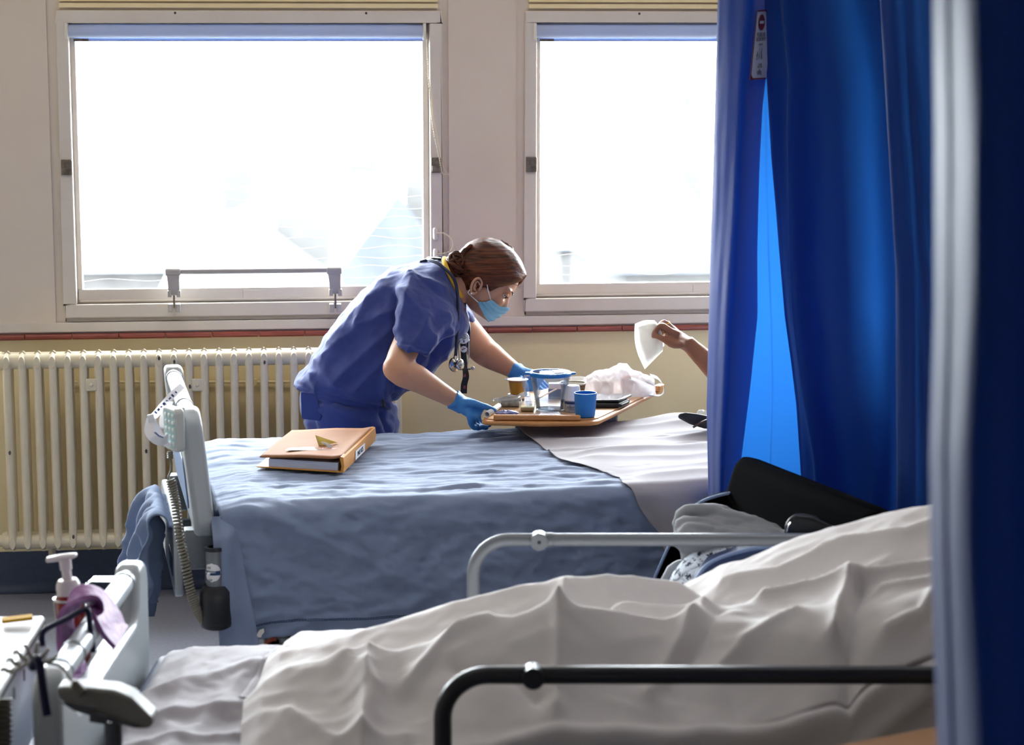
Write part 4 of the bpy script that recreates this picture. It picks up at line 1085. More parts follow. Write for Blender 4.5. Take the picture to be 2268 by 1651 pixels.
# hair drawn back into a low bun
HAIRC = Vector((-.004, 0, .028))
def hair_line(az):     # lowest local z of the hair for an angle around the head (0 = front)
    a = abs(az)
    return interp([0, .35, .7, 1.0, 1.25, 1.45, 1.75, 2.2, PI], [.078, .066, .044, .018, -.008, -.006, -.024, -.045, -.055], a)
hb = MB(HMX); nA, nB = 96, 26
rows = []
for i in range(nA):
    az = -PI + 2 * PI * i / nA; zl_ = hair_line(az); row = []
    for j in range(nB):
        z = zl_ + (.1275 - zl_) * (1 - (1 - j / (nB - 1)) ** 1.6)
        g_ = (.010 + .010 * ease(j / 6) - .004 * (1 - ease(j / 2))) * (1 - .9 * max(0, (z - .085) / .0425) ** 2)
        f, b, w = interp(HZ, HF, z) + g_, interp(HZ, HB, z) - g_ - .012 * ease((abs(az) - 1.4) / 1), interp(HZ, HW, z) + g_ + .002
        c = (f + b) / 2; h = (f - b) / 2; x = c + h * math.cos(az); y = w * math.sin(az)
        if j == nB - 1: x, y = -.004, 0
        zz = z + .016 * ease((z - .03) / .1)
        p = Vector((x, y, zz)); dirn = (p - HAIRC).normalized()
        fl = math.atan2(p.z + .03, math.hypot(p.y, .02) + .0) * 3 + abs(p.y) * 10
        strand = .0022 * nz((p.z * 1.0 + .4 * abs(p.x + .08)) * 110, p.x * 9, 1.0) + .0012 * nz((p.z + .4 * abs(p.x + .08)) * 260, p.x * 14, 3) + .004 * nz(p.x * 14, p.z * 26, p.y * 14)
        row.append(hb.v(p + dirn * strand))
    rows.append(row)
for i in range(nA):
    a, b = rows[i], rows[(i + 1) % nA]
    for j in range(nB - 1): hb.f((a[j], b[j], b[j + 1], a[j + 1]))
hair = hb.build('hair', 'hair', nurse, smooth=180, solid=.010, off=-1)
# the bun: wound locks
bn = MB()
BC = N(1012, 588, -.03)
bl = HMX.to_3x3()
bn.ball(BC, (.030, .034, .036), 12, rot=cam_frame(Vector()))
rnd = random.Random(4)
for k in range(46):
    ax = Vector((rnd.gauss(0, 1), rnd.gauss(0, .7), rnd.gauss(0, 1))).normalized(); u_ = ax.orthogonal().normalized(); v_ = ax.cross(u_); a0 = rnd.random() * 6.28; L = rnd.uniform(1.6, 3.4); rad_ = rnd.uniform(.93, 1.10)
    pts = []
    for i in range(14):
        a = a0 + L * i / 13; q = (u_ * math.cos(a) + v_ * math.sin(a)) * rad_ + ax * .25 * math.sin(k)
        pts.append(BC + CR * q.x * .031 + CV * q.y * .034 + CZ * q.z * .037)
    w = rnd.uniform(.003, .007); bn.tube(pts, [w * (.3 + .7 * math.sin(PI * (i + .5) / 14)) for i in range(14)], 6)
# locks joining head and bun
for k in range(34):
    t = k / 33; a = -1.2 + 2.6 * t
    st = HMX @ Vector((-.075 - .02 * math.cos(a), -.02 - .045 * math.cos(a * .8), .03 + .05 * math.sin(a)))
    en = BC + CR * .012 + CZ * .02 * math.sin(a) - CV * .012
    bn.tube(catmull([st, st.lerp(en, .5) + (st - (HMX @ HAIRC)).normalized() * .006, en], 6), [.006 + .002 * math.sin(k)] * 13, 6)
bn.build('hair_bun', 'hair', hair, smooth=180)
# fine loose hairs
lh = MB()
for k in range(110):
    z = rnd.uniform(.05, .110); az = rnd.uniform(-1.7, 1.7)
    f, b, w = interp(HZ, HF, z) + .017, interp(HZ, HB, z) - .026, interp(HZ, HW, z) + .018; c = (f + b) / 2; h = (f - b) / 2
    p0 = Vector((c + h * math.cos(az), w * math.sin(az), z)); L = rnd.uniform(.015, .035)
    p1 = p0 + Vector((-L, -.2 * p0.y * L * 10, -.3 * L)) ; up_ = (p0 - HAIRC).normalized()
    pts = [p0 - up_ * .004, p0.lerp(p1, .4) + up_ * rnd.uniform(.001, .006), p1 + up_ * rnd.uniform(-.004, .004)]
    lh.tube([HMX @ q for q in catmull(pts, 3)], [.00035] * 7, 4)
for k in range(50):
    a = rnd.uniform(0, 6.28); q = Vector((math.cos(a), rnd.uniform(-.6, .6), math.sin(a))); p0 = BC + CR * q.x * .033 + CV * q.y * .03 + CZ * q.z * .039
    p2 = p0 + CR * rnd.uniform(-.03, .01) + CZ * rnd.uniform(-.015, .03); lh.tube(catmull([p0, p0.lerp(p2, .5) + CZ * .004, p2], 3), [.00018] * 7, 4)
tag(lh.build('loose_strands', 'hair', hair, smooth=180), kind='stuff')

# mask: a pleated shell over nose, mouth and chin
mk = MB(HMX)
def fm(u, v):
    k = u * 2 - 1; aa = abs(k); az = k * (1.08 + .58 * v)
    zt_ = -.008 - .014 * ease((aa - .05) / .5) - .002 * aa; zb_ = -.077 + .023 * aa ** 3.5
    z = zt_ + (zb_ - zt_) * v - .010 * math.sin(PI * v) * aa ** 3 * (1 - v)
    zc = min(max(z, HZ[0] + .003), .02)
    f, b, w = interp(HZ, HF, zc), interp(HZ, HB, zc), interp(HZ, HW, zc); c = (f + b) / 2; h = (f - b) / 2
    nose = .008 * math.exp(-(az / .24) ** 2) * math.exp(-((z + .012) / .03) ** 2) + .004 * math.exp(-(az / .55) ** 2) * (1 - v * .4)
    pl = .0013 * math.sin(v * PI * 8) * math.sin(PI * v) ** .5 * (1 - aa * .2)
    g_ = .0055 + pl + .003 * nz(u * 6, v * 6, 77)
    w = max(w, .050)
    x = c + (h + g_ + nose) * math.cos(az); y = (w + g_) * math.sin(az) * (1 - .10 * (1 - aa))
    return Vector((x, y, z))
mk.grid(56, 30, fm); mask = mk.build('face_mask', 'mask_blue', nurse, smooth=180, solid=.0012)
def mloop(mb, s):
    mb.tube(catmull([fm(.5 + s * .5, .03) + Vector((0, s * .001, 0)), Vector((.034, s * .078, -.008)), Vector((.016, s * .079, .008)), Vector((-.001, s * .083, .010))], 5), .0014, 6)
    mb.tube(catmull([Vector((-.009, s * .083, -.040)), Vector((-.009, s * .081, -.044)), Vector((-.006, s * .076, -.050)), fm(.5 + s * .5, .96) + Vector((0, s * .001, 0))], 5), .0014, 6)
for s in (-1, 1):
    mb = MB(HMX); mloop(mb, s); mb.build('ear_loop', 'white_loop', mask)
    MB(HMX).ball((.001, s * .079, -.0460), .0036, 8).build('earring', 'pearl', nurse)

# gloves
for nm, fn_h, W, E in (('glove', hand_near, WRN, ELN), ('glove', hand_far, WRF, ELF)):
    g = MB(); fn_h(g, 1.0); ax = (W - E).normalized(); x = ax.orthogonal().normalized(); y = ax.cross(x)
    rings = []
    for t, r in ((-.012, .031), (-.004, .0285), (.01, .027), (.03, .026)):
        rings.append([W + ax * (t + .006 * math.sin(a * 3 + 1)) + (x * math.cos(a) + y * math.sin(a)) * r * (1 + .05 * math.sin(a * 5)) for a in [2 * PI * k / 24 for k in range(24)]])
    g.loft(rings)
    gl = remesh(g, .0036, 2, lambda co, nr: .0012 * nz(co.x * 60, co.y * 60, co.z * 60) + .0010 * (abs(nz(co.x * 110, co.y * 90, co.z * 110)) - .2)).build(nm, 'nitrile', nurse, smooth=180)

# scrub top
t = MB()
TB = [((648, 846), (862, 908), .170), ((655, 834), (872, 897), .178), ((682, 806), (892, 876), .182), ((720, 752), (928, 856), .186), ((752, 705), (962, 828), .192), ((795, 654), (990, 792), .198), ((842, 613), (1014, 760), .196), ((888, 590), (1036, 730), .185), ((930, 581), (1040, 708), .160), ((962, 578), (1032, 682), .120), ((984, 578), (1022, 655), .088)]
t.loft([band(a, b, w, n=40, ex=2.5) for a, b, w in TB])
for SH, EL, hem_a, hem_b, ctr in ((SHN, ELN, (870, 764), (948, 784), -.285), (SHF, ELF, (1008, 725), (1060, 722), .235)):
    if SH is SHN:
        secs = [((905, 600), (1022, 690), .075, -.10), ((884, 632), (1012, 712), .078, -.155), ((876, 672), (1002, 736), .072, -.20), ((872, 716), (980, 760), .066, -.245), ((871, 746), (958, 780), .062, -.275), ((871, 762), (950, 785), .060, -.29)]
    else:
        secs = [((962, 625), (1040, 690), .07, .12), ((980, 655), (1046, 700), .072, .16), ((1000, 680), (1052, 712), .066, .20), ((1015, 710), (1058, 724), .060, .235), ((1020, 724), (1060, 730), .058, .245)]
    t.loft([band(a, b, w, n=28, ex=2.1, dc=dc) for a, b, w, dc in secs])
FA = [  # fold lines (pixels on the near side) : height, width in px
    ([(876, 660), (874, 720), (872, 770)], -.005, 7), ([(885, 640), (930, 690), (965, 760)], .006, 12), ([(950, 700), (930, 740), (905, 775)], .007, 9), ([(985, 715), (960, 750), (945, 785)], .007, 8), ([(1000, 720), (975, 760), (960, 790)], -.006, 8),
    ([(868, 690), (800, 720), (720, 790)], .008, 14), ([(868, 730), (810, 780), (740, 850)], .008, 14), ([(850, 640), (790, 690), (735, 760)], .007, 14), ([(870, 600), (820, 660), (790, 720)], .006, 12),
    ([(860, 790), (830, 820), (780, 870)], .008, 12), ([(855, 830), (850, 870), (862, 900)], .010, 9), ([(880, 850), (870, 880), (875, 905)], -.008, 8), ([(700, 800), (740, 850), (800, 880)], .006, 12), ([(690, 830), (690, 845), (700, 860)], .008, 10),
    ([(930, 800), (900, 840), (870, 870)], .007, 10), ([(960, 790), (935, 830), (900, 865)], -.006, 9), ([(900, 600), (940, 620), (985, 640)], .005, 9), ([(990, 700), (1000, 740), (985, 790)], .007, 8), ([(910, 620), (900, 660), (890, 700)], .005, 9),
    ([(660, 850), (700, 868), (760, 885), (855, 905)], -.004, 3), ([(868, 757), (900, 764), (948, 779)], -.0025, 2.5)]
FA = [([Vector(p) for p in pl], a, w) for pl, a, w in FA]
def to_px(co):
    d = co - CAM; z = d.dot(CF); return Vector((CX + F * d.dot(CR) / z, CY - F * d.dot(CU) / z))
def cloth_fn(folds, amp=1.):
    def fn(co, nr):
        b = amp * (.007 * nz(co.x * 9, co.y * 9, co.z * 9) - .006 * (abs(nz(co.x * 16 + co.z * 14, co.y * 14, co.z * 9 - co.x * 10)) - .2) + .004 * nz(co.x * 22 + co.z * 12, co.y * 20, co.z * 20 - co.x * 8) + .0025 * (abs(nz(co.x * 45, co.y * 40, co.z * 40)) - .2))
        if nr.dot(CV) < .25:
            p = to_px(co)
            for pl, a, w in folds:
                mn = 1e9
                for i in range(len(pl) - 1): mn = min(mn, seg_dist(p, pl[i], pl[i + 1])[0])
                if mn < 3 * w: b += 1.6 * a * ridge(mn, w * .9, 1.4)
        return b
    return fn
top = remesh(t, .0055, 3, cloth_fn(FA)).build('scrub_top', 'scrub_blue', nurse, smooth=180)
# yellow neck binding
nb = MB(); ring = band((984, 575), (1024, 655), .088, n=40, ex=2.4)
c_ = sum(ring, Vector()) / len(ring)
nb.tube([c_ + (p - c_) * 1.02 for p in ring], .0075, 8, closed=True, flat=1.)
nb.build('neck_binding', 'scrub_yellow', top, smooth=180)
# dark cord of the stethoscope showing along the back of the collar is built with the stethoscope
# scrub trousers
t = MB()
def ringz(c, rx, ry, n=28): return [c + CR * rx * math.cos(a) + CV * ry * math.sin(a) for a in [2 * PI * k / n for k in range(n)]]
t.loft([band((690, 800), (868, 880), .155, n=32), band((666, 858), (868, 900), .165, n=32), band((668, 905), (872, 930), .16, n=32), band((680, 950), (868, 962), .15, n=32), band((690, 985), (860, 990), .13, n=32)])
for hip, dd in ((HIPN, -.05), (HIPF, .05)):
    h, k, a = leg_pts(hip, dd); off = CR * (.03 if dd > 0 else .0)
    t.loft([ringz(h - CZ * .02 + off, .115, .10), ringz(h.lerp(k, .3) + off, .112, .095), ringz(h.lerp(k, .6) + off * .7, .100, .085), ringz(k, .088, .08), ringz(k.lerp(a, .5), .082, .078), ringz(a + CZ * .02, .078, .078), ringz(a - CZ * .03, .078, .08)])
FT = [([(850, 905), (862, 930), (858, 965)], .010, 7), ([(870, 900), (880, 925), (885, 960)], .008, 8), ([(690, 880), (692, 920), (700, 960)], -.006, 5), ([(668, 925), (690, 928), (712, 922)], -.006, 4), ([(845, 915), (852, 945), (856, 968)], -.009, 5), ([(720, 880), (760, 920), (840, 945)], .006, 14)]
FT = [([Vector(p) for p in pl], a, w) for pl, a, w in FT]
tr = remesh(t, .008, 3, cloth_fn(FT)).build('scrub_trousers', 'scrub_blue', nurse, smooth=180)
MB().loft([[N(x, y, -.165 - dd) for x, y in ((666, 868), (700, 872), (713, 922), (709, 933), (668, 928))] for dd in (0, .004)]).build('thigh_pocket', 'scrub_blue', tr, bevel=.002)
MB().tube(catmull([N(846, 888, -.17), N(850, 897, -.178), N(848, 903, -.18)], 4), .0045, 8).build('drawstring_toggle', 'lanyard_black', tr)
for hip, dd in ((HIPN, -.05), (HIPF, .05)):
    h, k, a = leg_pts(hip, dd); sm = MB()
    sm.loft([[a + CR * x + CV * w * math.sin(q) + CZ * (zc + hz_ * math.cos(q)) for q in [2 * PI * i / 20 for i in range(20)]] for x, w, zc, hz_ in ((-.075, .02, -.045, .03), (-.055, .036, -.035, .048), (.0, .040, -.03, .053), (.07, .046, -.045, .038), (.13, .042, -.055, .028), (.165, .02, -.06, .02))])
    sm.build('shoe', 'shoe', nurse, smooth=60)

# stethoscope hanging round the neck
stt = thing('stethoscope', 'dark blue stethoscope hanging from the nurse neck, its chest piece above the tray', 'stethoscope', N(1008, 825, -.12))
d1 = -.13
pa = catmull([N(985, 576, .06), N(965, 572, 0), N(948, 574, -.05), N(972, 585, -.10), N(1000, 610, -.125), N(1012, 640, -.13), N(1015, 690, d1), N(1013, 740, d1), N(1009, 790, d1)], 8)
MB().tube(pa, .0050, 10).build('tubing', 'steth_tube', stt, smooth=180)
MB().tube(catmull([N(930, 581, -.0), N(950, 575, .02), N(972, 571, .03), N(990, 574, .05)], 6), .0048, 10).build('collar_tubing', 'steth_tube', stt, smooth=180)
cp_ = N(1006, 808, d1); m = MB(); ax = (CR * .72 - CV * .62 + CZ * .1).normalized()
m.lathe([(0, -.006), (.016, -.006), (.0205, -.003), (.0215, 0), (.0205, .003), (.015, .005), (.008, .010), (0, .011)], cp_, 32, ax); m.tube([N(1009, 788, d1), N(1008, 800, d1)], .0055, 12)
m.build('chest_piece', 'steel', stt, smooth=50)
m = MB(); m.lathe([(0, .008), (.012, .009), (.0165, .013), (.0165, .017), (.013, .020), (0, .018)], cp_ + CR * .006, 28, ax); m.build('bell', 'steel', stt, smooth=50)
MB().tube(catmull([N(1022, 655, .05), N(1030, 690, .03), N(1036, 712, .0), N(1039, 730, -.01), N(1038, 752, -.02), N(1036, 770, -.02)], 8), .0050, 10).build('tubing', 'steth_tube', stt, smooth=180)
for pts, tip in (([N(1030, 740, -.06), N(1018, 756, -.09), N(1016, 775, -.09), N(1018, 800, -.08)], None), ([N(1038, 752, -.03), N(1038, 790, -.03), N(1034, 815, -.03)], None)):
    MB().tube(catmull(pts, 6), .0021, 8).build('ear_tube', 'steel', stt, smooth=180)
m = MB(); m.tube([N(1028, 819, -.03), N(1042, 818, -.035)], .0022, 8); m.build('ear_tube', 'steel', stt)
for px, py, r in ((1047, 816, .0065), (1026, 816, .0075)):
    MB().ball(N(px, py, -.035), (r, r * .8, r * .9), 10, rot=cam_frame(Vector())).build('ear_tip', 'rubber_black' if px < 1040 else 'grey_plastic', stt, smooth=180)

# lanyard with badges
ld = thing('lanyard', 'black lanyard with round white badge and pass strap hanging beside the stethoscope', 'lanyard', N(1028, 870, -.06))
rib = [N(1026, 668, -.02), N(1027, 700, -.04), N(1026, 735, -.06), N(1026, 770, -.065), N(1028, 800, -.065), N(1030, 818, -.065)]
ribbon(rib, [CR * .9 + CV * .3, CR * .8 - CV * .3, CR * .5 + CV * .5], .0085, 'strap', 'lanyard_black', ld, .0008)
ribbon([N(1030, 815, -.066), N(1032, 835, -.066), N(1028, 852, -.066), N(1027, 872, -.066)], [CR * .4 + CV * .5, CR * .9, CR], .0095, 'strap_end', 'lanyard_black', ld, .0008)
for py in (686, 724, 832, 858):
    MB().box(N(1027 + (2 if py > 800 else 0), py, -.069 if py < 800 else -.0685), (.007, .001, .009), cam_frame(Vector()).to_3x3()).build('strap_mark', 'lanyard_red', ld)
bc = N(1026, 749, -.085); ax = (-CV + CR * .12 + CZ * .1).normalized()
bd = MB().lathe([(0, -.003), (.0172, -.003), (.0178, -.001), (.017, .002), (.012, .0034), (0, .004)], bc, 36, ax).build('button_badge', 'badge', ld, smooth=40)
bdx = (CR * .93 + CZ * .36)
for k in range(4):
    MB().box(bc - CV * .0042 + CZ * (.007 - .0045 * k) + CR * (-.002 + .001 * k), (.020 - .003 * (k % 2) - (.01 if k == 3 else 0), .0006, .0018), Matrix((bdx, CV, CZ * .93 - CR * .36)).transposed()).build('badge_line', 'ink', bd)
MB().box(bc - CV * .0042 - CZ * .0105 + CR * .002, (.005, .0006, .004)).build('badge_mark', 'lanyard_red', bd)
b2_ = N(1027, 774, -.078); MB().lathe([(0, -.002), (.0098, -.002), (.0098, .001), (0, .002)], b2_, 28, ax).build('small_badge', 'badge', ld, smooth=40)
MB().box(b2_ - CV * .0025 + CZ * .001, (.013, .0006, .0025), Matrix((bdx, CV, CZ)).transposed().to_3x3()).build('badge_line', 'lanyard_red', ld)
# ------------------------------------------------------------------ overbed table and what stands on it
mat('beech', (196, 140, 84), .4, c2=(176, 120, 68), cscale=14, stretch=(3, 30, 30), bump=.06, bscale=40)
mat('beech_top', (206, 164, 122), .35, c2=(192, 148, 106), cscale=10, stretch=(3, 24, 24))
mat('table_metal', (150, 152, 158), .35, .4)
mat('cup_blue', (14, 112, 190), .4, bump=.03, bscale=60)
mat('lid_blue', (14, 118, 196), .35)
mat('cup_white', (232, 234, 238), .45)
mat('bottle_print', (196, 200, 206), .4, c2=(140, 146, 156), cscale=60)
mat('navy_print', (28, 46, 92), .4)
mat('paper_brown', (120, 88, 56), .7)
mat('paper_cream', (232, 224, 206), .6)
mat('juice', (226, 166, 30), .3, transl=.2, tcol=(240, 186, 50))
mat('foil_lid', (236, 226, 220), .35, .2)
mat('foil_purple', (128, 132, 176), .25, .6, bump=.4, bscale=60)
mat('yogurt_white', (230, 224, 226), .45)
mat('butter', (214, 190, 100), .5)
mat('wrap_print', (120, 108, 96), .5, c2=(220, 214, 206), cscale=90)
mat('phone_black', (16, 16, 18), .25, coat=.4)
mat('leather_black', (22, 20, 20), .5, bump=.2, bscale=200)
mat('screen', (36, 34, 38), .12, coat=.6)
mat('pink_print', (214, 120, 120), .5)
mat('teal_print', (28, 96, 132), .5)
mat('bread', (186, 130, 96), .8, c2=(150, 92, 74), cscale=20)
mat('wood_stick', (224, 182, 140), .6)
mat('tissue', (214, 212, 206), .9, transl=.3, tcol=(216, 214, 208), bump=.1, bscale=200)
mat('bag_film', (186, 182, 186), .35, transl=.35, tcol=(214, 210, 214), bump=.3, bscale=60, alpha=.62)
clear_mat('clear_plastic', (246, 249, 253), .05, .7, milk=.03, milkc=(200, 214, 240))
clear_mat('clear_handle', (226, 236, 250), .05, .8, milk=.07, milkc=(190, 206, 240))
clear_mat('clear_lid', (196, 216, 244), .05, .35, milk=.04, milkc=(180, 206, 240))
clear_mat('water', (242, 247, 250), .01, .8, milk=.02, milkc=(214, 230, 244))
clear_mat('clear_wrap', (240, 242, 244), .12, .9, milk=.16)
TZ = .733; TH = .016
tpts = [(1062, 931), (1200, 934), (1322, 932), (1400, 894), (1470, 858), (1400, 842), (1240, 842), (1140, 866)]
tp2 = [PZ(px, py, TZ) for px, py in tpts]
tp2 = round_poly([(p.x, p.y) for p in tp2], [.03, 0, .05, 0, .02, 0, .04, .05])
tab = thing('overbed_table', 'wooden topped overbed table across the far edge of the middle bed, full of cups', 'table', Vector((tp2[0].x, tp2[0].y, 0)))
tab.location = (PZ(1290, 880, TZ).x, PZ(1290, 880, TZ).y, 0)
MB().poly_prism([(p[0], p[1], TZ - TH) for p in tp2], (0, 0, TH - .003)).build('tabletop', 'beech', tab, bevel=.006, seg=3)
cx_ = sum(p[0] for p in tp2) / len(tp2); cy_ = sum(p[1] for p in tp2) / len(tp2)
MB().poly_prism([(cx_ + (p[0] - cx_) * .965, cy_ + (p[1] - cy_) * .93, TZ - .004) for p in tp2], (0, 0, .004)).build('laminate', 'beech_top', tab)
a_, b_ = PZ(1093, 931, TZ), PZ(1286, 932, TZ)
MB().mm((0, 0, 0), (0, 0, 0)).bm.free()
dr = (b_ - a_); L = dr.length; dr.normalize(); dn = Vector((-dr.y, dr.x, 0))
MB(Matrix(((dr.x, dn.x, 0, a_.x), (dr.y, dn.y, 0, a_.y), (0, 0, 1, TZ), (0, 0, 0, 1)))).mm((0, .004, -.002), (L, .020, .0135)).build('front_lip', 'beech', tab, bevel=.004)
MB().box(PZ(1458, 862, TZ) + Vector((0, -.01, .006)), (.022, .05, .018), Matrix.Rotation(-.5, 3, 'Z')).build('end_lip', 'beech', tab, bevel=.004)
c = PZ(1320, 905, TZ); col = Vector((P(1342, 945, 6.25).x, P(1342, 945, 6.25).y, 0))
m = MB(cam_frame(Vector((col.x, col.y, 0)))); m.mm((-.034, -.03, .08), (.034, .03, TZ - TH - .012)); m.build('column', 'table_metal', tab, bevel=.006)
MB(cam_frame(Vector((col.x, col.y, 0)))).mm((-.2, -.06, TZ - TH - .012), (.0, .06, TZ - TH)).build('support_plate', 'table_metal', tab, bevel=.003)
m = MB(cam_frame(Vector((col.x, col.y, 0)))); m.mm((-.035, -.28, .05), (.035, .30, .085)); m.mm((-.36, .24, .05), (.36, .29, .085)); m.build('base', 'table_metal', tab, bevel=.008)
for u, v in ((-.33, .265), (.33, .265), (0, -.26)):
    q = MB(cam_frame(Vector((col.x, col.y, 0)))); q.cyl((u, v - .011, .025), (u, v + .011, .025), .025, n=20); q.mm((u - .01, v - .018, .03), (u + .01, v + .018, .052)); q.build('castor', 'tyre_grey', tab, bevel=.002)
def ring_(c, r, z, n=36): return [(c.x + r * math.cos(2 * PI * k / n), c.y + r * math.sin(2 * PI * k / n), z) for k in range(n)]
def px_r(w, d): return w / 2 * MPP(d)
# --- water jug
jc = PZ(1219, 913, TZ); jc += CV * .03; dj = jc.dot(CV)
rb, rt = px_r(64, dj), px_r(88, dj); hj = P(1212, 830, dj).z - TZ
jug = thing('water_jug', 'clear plastic water jug with a blue rimmed lid and side handle on the table', 'jug', Vector((jc.x, jc.y, TZ)))
q = MB().lathe([(0, .001), (rb * .9, .001), (rb, .004)] + [(rb + (rt - rb) * (k / 10) ** 1.25, .004 + (hj - .004) * k / 10) for k in range(1, 11)] + [(rt - .0014, hj)] + [(rb - .0015 + (rt - rb) * (k / 10) ** 1.25, .006 + (hj - .006) * k / 10) for k in range(9, -1, -1)] + [(0, .005)], Vector((jc.x, jc.y, TZ)), 48)
q.build('body', 'clear_plastic', jug, smooth=50)
hw = P(1215, 884, dj).z - TZ; rw = lambda h: rb + (rt - rb) * max(0, (h - .004) / hj) ** 1.25 - .0022
MB().lathe([(0, .0065), (rb - .003, .0065), (rw(hw * .5), hw * .5), (rw(hw), hw), (0, hw)], Vector((jc.x, jc.y, TZ)), 48).build('water', 'water', jug, smooth=40)
MB().lathe([(rt - .003, hj - .003), (rt + .0025, hj - .003), (rt + .004, hj), (rt + .004, hj + .006), (rt + .001, hj + .009), (rt - .006, hj + .009), (rt - .006, hj + .006), (rt - .003, hj + .004)], Vector((jc.x, jc.y, TZ)), 56).build('lid_rim', 'lid_blue', jug, smooth=40)
MB().lathe([(0, hj + .0065), (rt - .005, hj + .0065), (rt - .005, hj + .008), (0, hj + .008)], Vector((jc.x, jc.y, TZ)), 48).build('lid_disc', 'clear_lid', jug, smooth=40)
o = Vector((jc.x, jc.y, TZ))
MB().poly_prism([o + CR * x + CV * y + CZ * (hj + .0085) for x, y in ((.006, .03), (.050, .018), (.056, -.0), (.052, -.020), (.012, -.03))], CZ * .0012).build('lid_flap', 'cup_white', jug)
MB().poly_prism([o + CR * x + CV * y + CZ * (hj) for x, y in ((rt, -.014), (rt + .016, -.003), (rt + .016, .003), (rt, .014))], CZ * .007).build('spout_flap', 'lid_blue', jug, bevel=.002)
MB().poly_prism([o + CR * x + CV * y + CZ * (hj) for x, y in ((-rt - .016, -.008), (-rt, -.014), (-rt, .014), (-rt - .016, .008))], CZ * .007).build('thumb_tab', 'lid_blue', jug, bevel=.002)
hp = [o + CR * (-rt + .002) + CZ * (hj - .006), o + CR * (-rt - .012) + CZ * (hj - .008), o + CR * (-rt - .017) + CZ * (hj - .022), o + CR * (-rt - .010) + CZ * (hj * .5), o + CR * (-rt - .004) + CZ * .020, o + CR * (-rt - .000) + CZ * .012]
MB().tube(catmull(hp, 6), .0085, 4, up=CV).build('handle', 'clear_handle', jug, smooth=30)
# --- blue tumbler
def cup(name, label, cat, px, pyb, pyt, wb, wt, m_, flute=False, wall=.0016, dn=0, parts=None):
    c = PZ(px, pyb, TZ) + CV * px_r(wb, 6.1) * .9 + CV * dn; d = c.dot(CV); rb, rt = px_r(wb, d), px_r(wt, d); h = P(px, pyt, d).z - TZ
    fl = (lambda j, z: .018 * math.cos(j / 64 * 2 * PI * 20) * (1 if .1 * h < z < .82 * h else 0)) if flute else None
    pr = [(0, .0005), (rb * .9, .0005), (rb, .003)] + [(rb + (rt - rb) * k / 12, .003 + (h - .003) * k / 12) for k in range(1, 13)] + [(rt - wall, h), (rb - wall, .006), (0, .005)]
    return tag(MB().lathe(pr, Vector((c.x, c.y, TZ)), 64, flute=fl).build(name, m_, smooth=35), label, cat), c, rb, rt, h
cup('tumbler', 'bright blue fluted plastic tumbler at the front edge of the tray table', 'cup', 1297, 927, 870, 43, 50, 'cup_blue', True)
# --- upturned white cup on a small printed bottle
bc_ = PZ(1268, 915, TZ) + CV * .02; d = bc_.dot(CV); bo = Vector((bc_.x, bc_.y, TZ)); rb = px_r(34, d); hb_ = P(1268, 886, d).z - TZ
bt = thing('drink_bottle', 'small printed drink bottle under an upturned white cup behind the blue tumbler', 'bottle', bo)
MB().lathe([(0, .0005), (rb * .92, .0005), (rb, .004), (rb, hb_ - .006), (rb * .97, hb_), (0, hb_)], bo, 40).build('body', 'bottle_print', bt, smooth=50)
MB().lathe([(rb * .9, hb_ - .010), (rb + .0004, hb_ - .010), (rb + .0004, hb_ - .003), (rb * .9, hb_ - .003)], bo, 40).build('navy_band', 'navy_print', bt)
text_obj('label_text', 'nSure', .0115, bo - CV * (rb + .0008) + CR * -.002 + CZ * .017, CR, CZ, 'ink', bt)
text_obj('label_text', 'comple', .005, bo - CV * (rb + .0008) + CR * -.002 + CZ * .010, CR, CZ, 'ink', bt)
r1, r2 = px_r(38, d), px_r(29, d); h1 = P(1270, 854, d).z - TZ - hb_
tag(MB().lathe([(r1 - .0014, 0), (r1, 0), (r1, .002), (r2, h1 - .003), (r2 - .002, h1), (0, h1), (0, h1 - .0014), (r2 - .002, h1 - .0014), (r1 - .0014, .002)], bo + CZ * (hb_ + .0003) + CR * .002, 44).build('plastic_cup', 'cup_white', smooth=40), 'white plastic cup turned upside down on top of the printed bottle', 'cup')
# --- paper coffee cup
c = PZ(1270, 905, TZ) + CV * .06; d = c.dot(CV); o = Vector((c.x, c.y, TZ)); rt = px_r(58, d); h = P(1272, 848, d).z - TZ
pc = thing('paper_cup', 'brown paper coffee cup with a cream rim behind the white upturned cup', 'cup', o)
MB().lathe([(0, .003), (rt * .68, .003), (rt * .7, .001), (rt * .98, h - .003), (rt * .95, h - .003), (rt * .66, .006), (0, .005)], o, 44).build('body', 'paper_brown', pc, smooth=40)
MB().lathe([(rt * .94, h - .004), (rt + .001, h - .003), (rt + .002, h), (rt, h + .002), (rt * .93, h + .001)], o, 44).build('rim', 'paper_cream', pc)
MB().lathe([(rt * .66, .008), (rt * .945, h - .004), (rt * .94, h - .004), (rt * .655, .008)], o, 44).build('liner', 'paper_cream', pc)
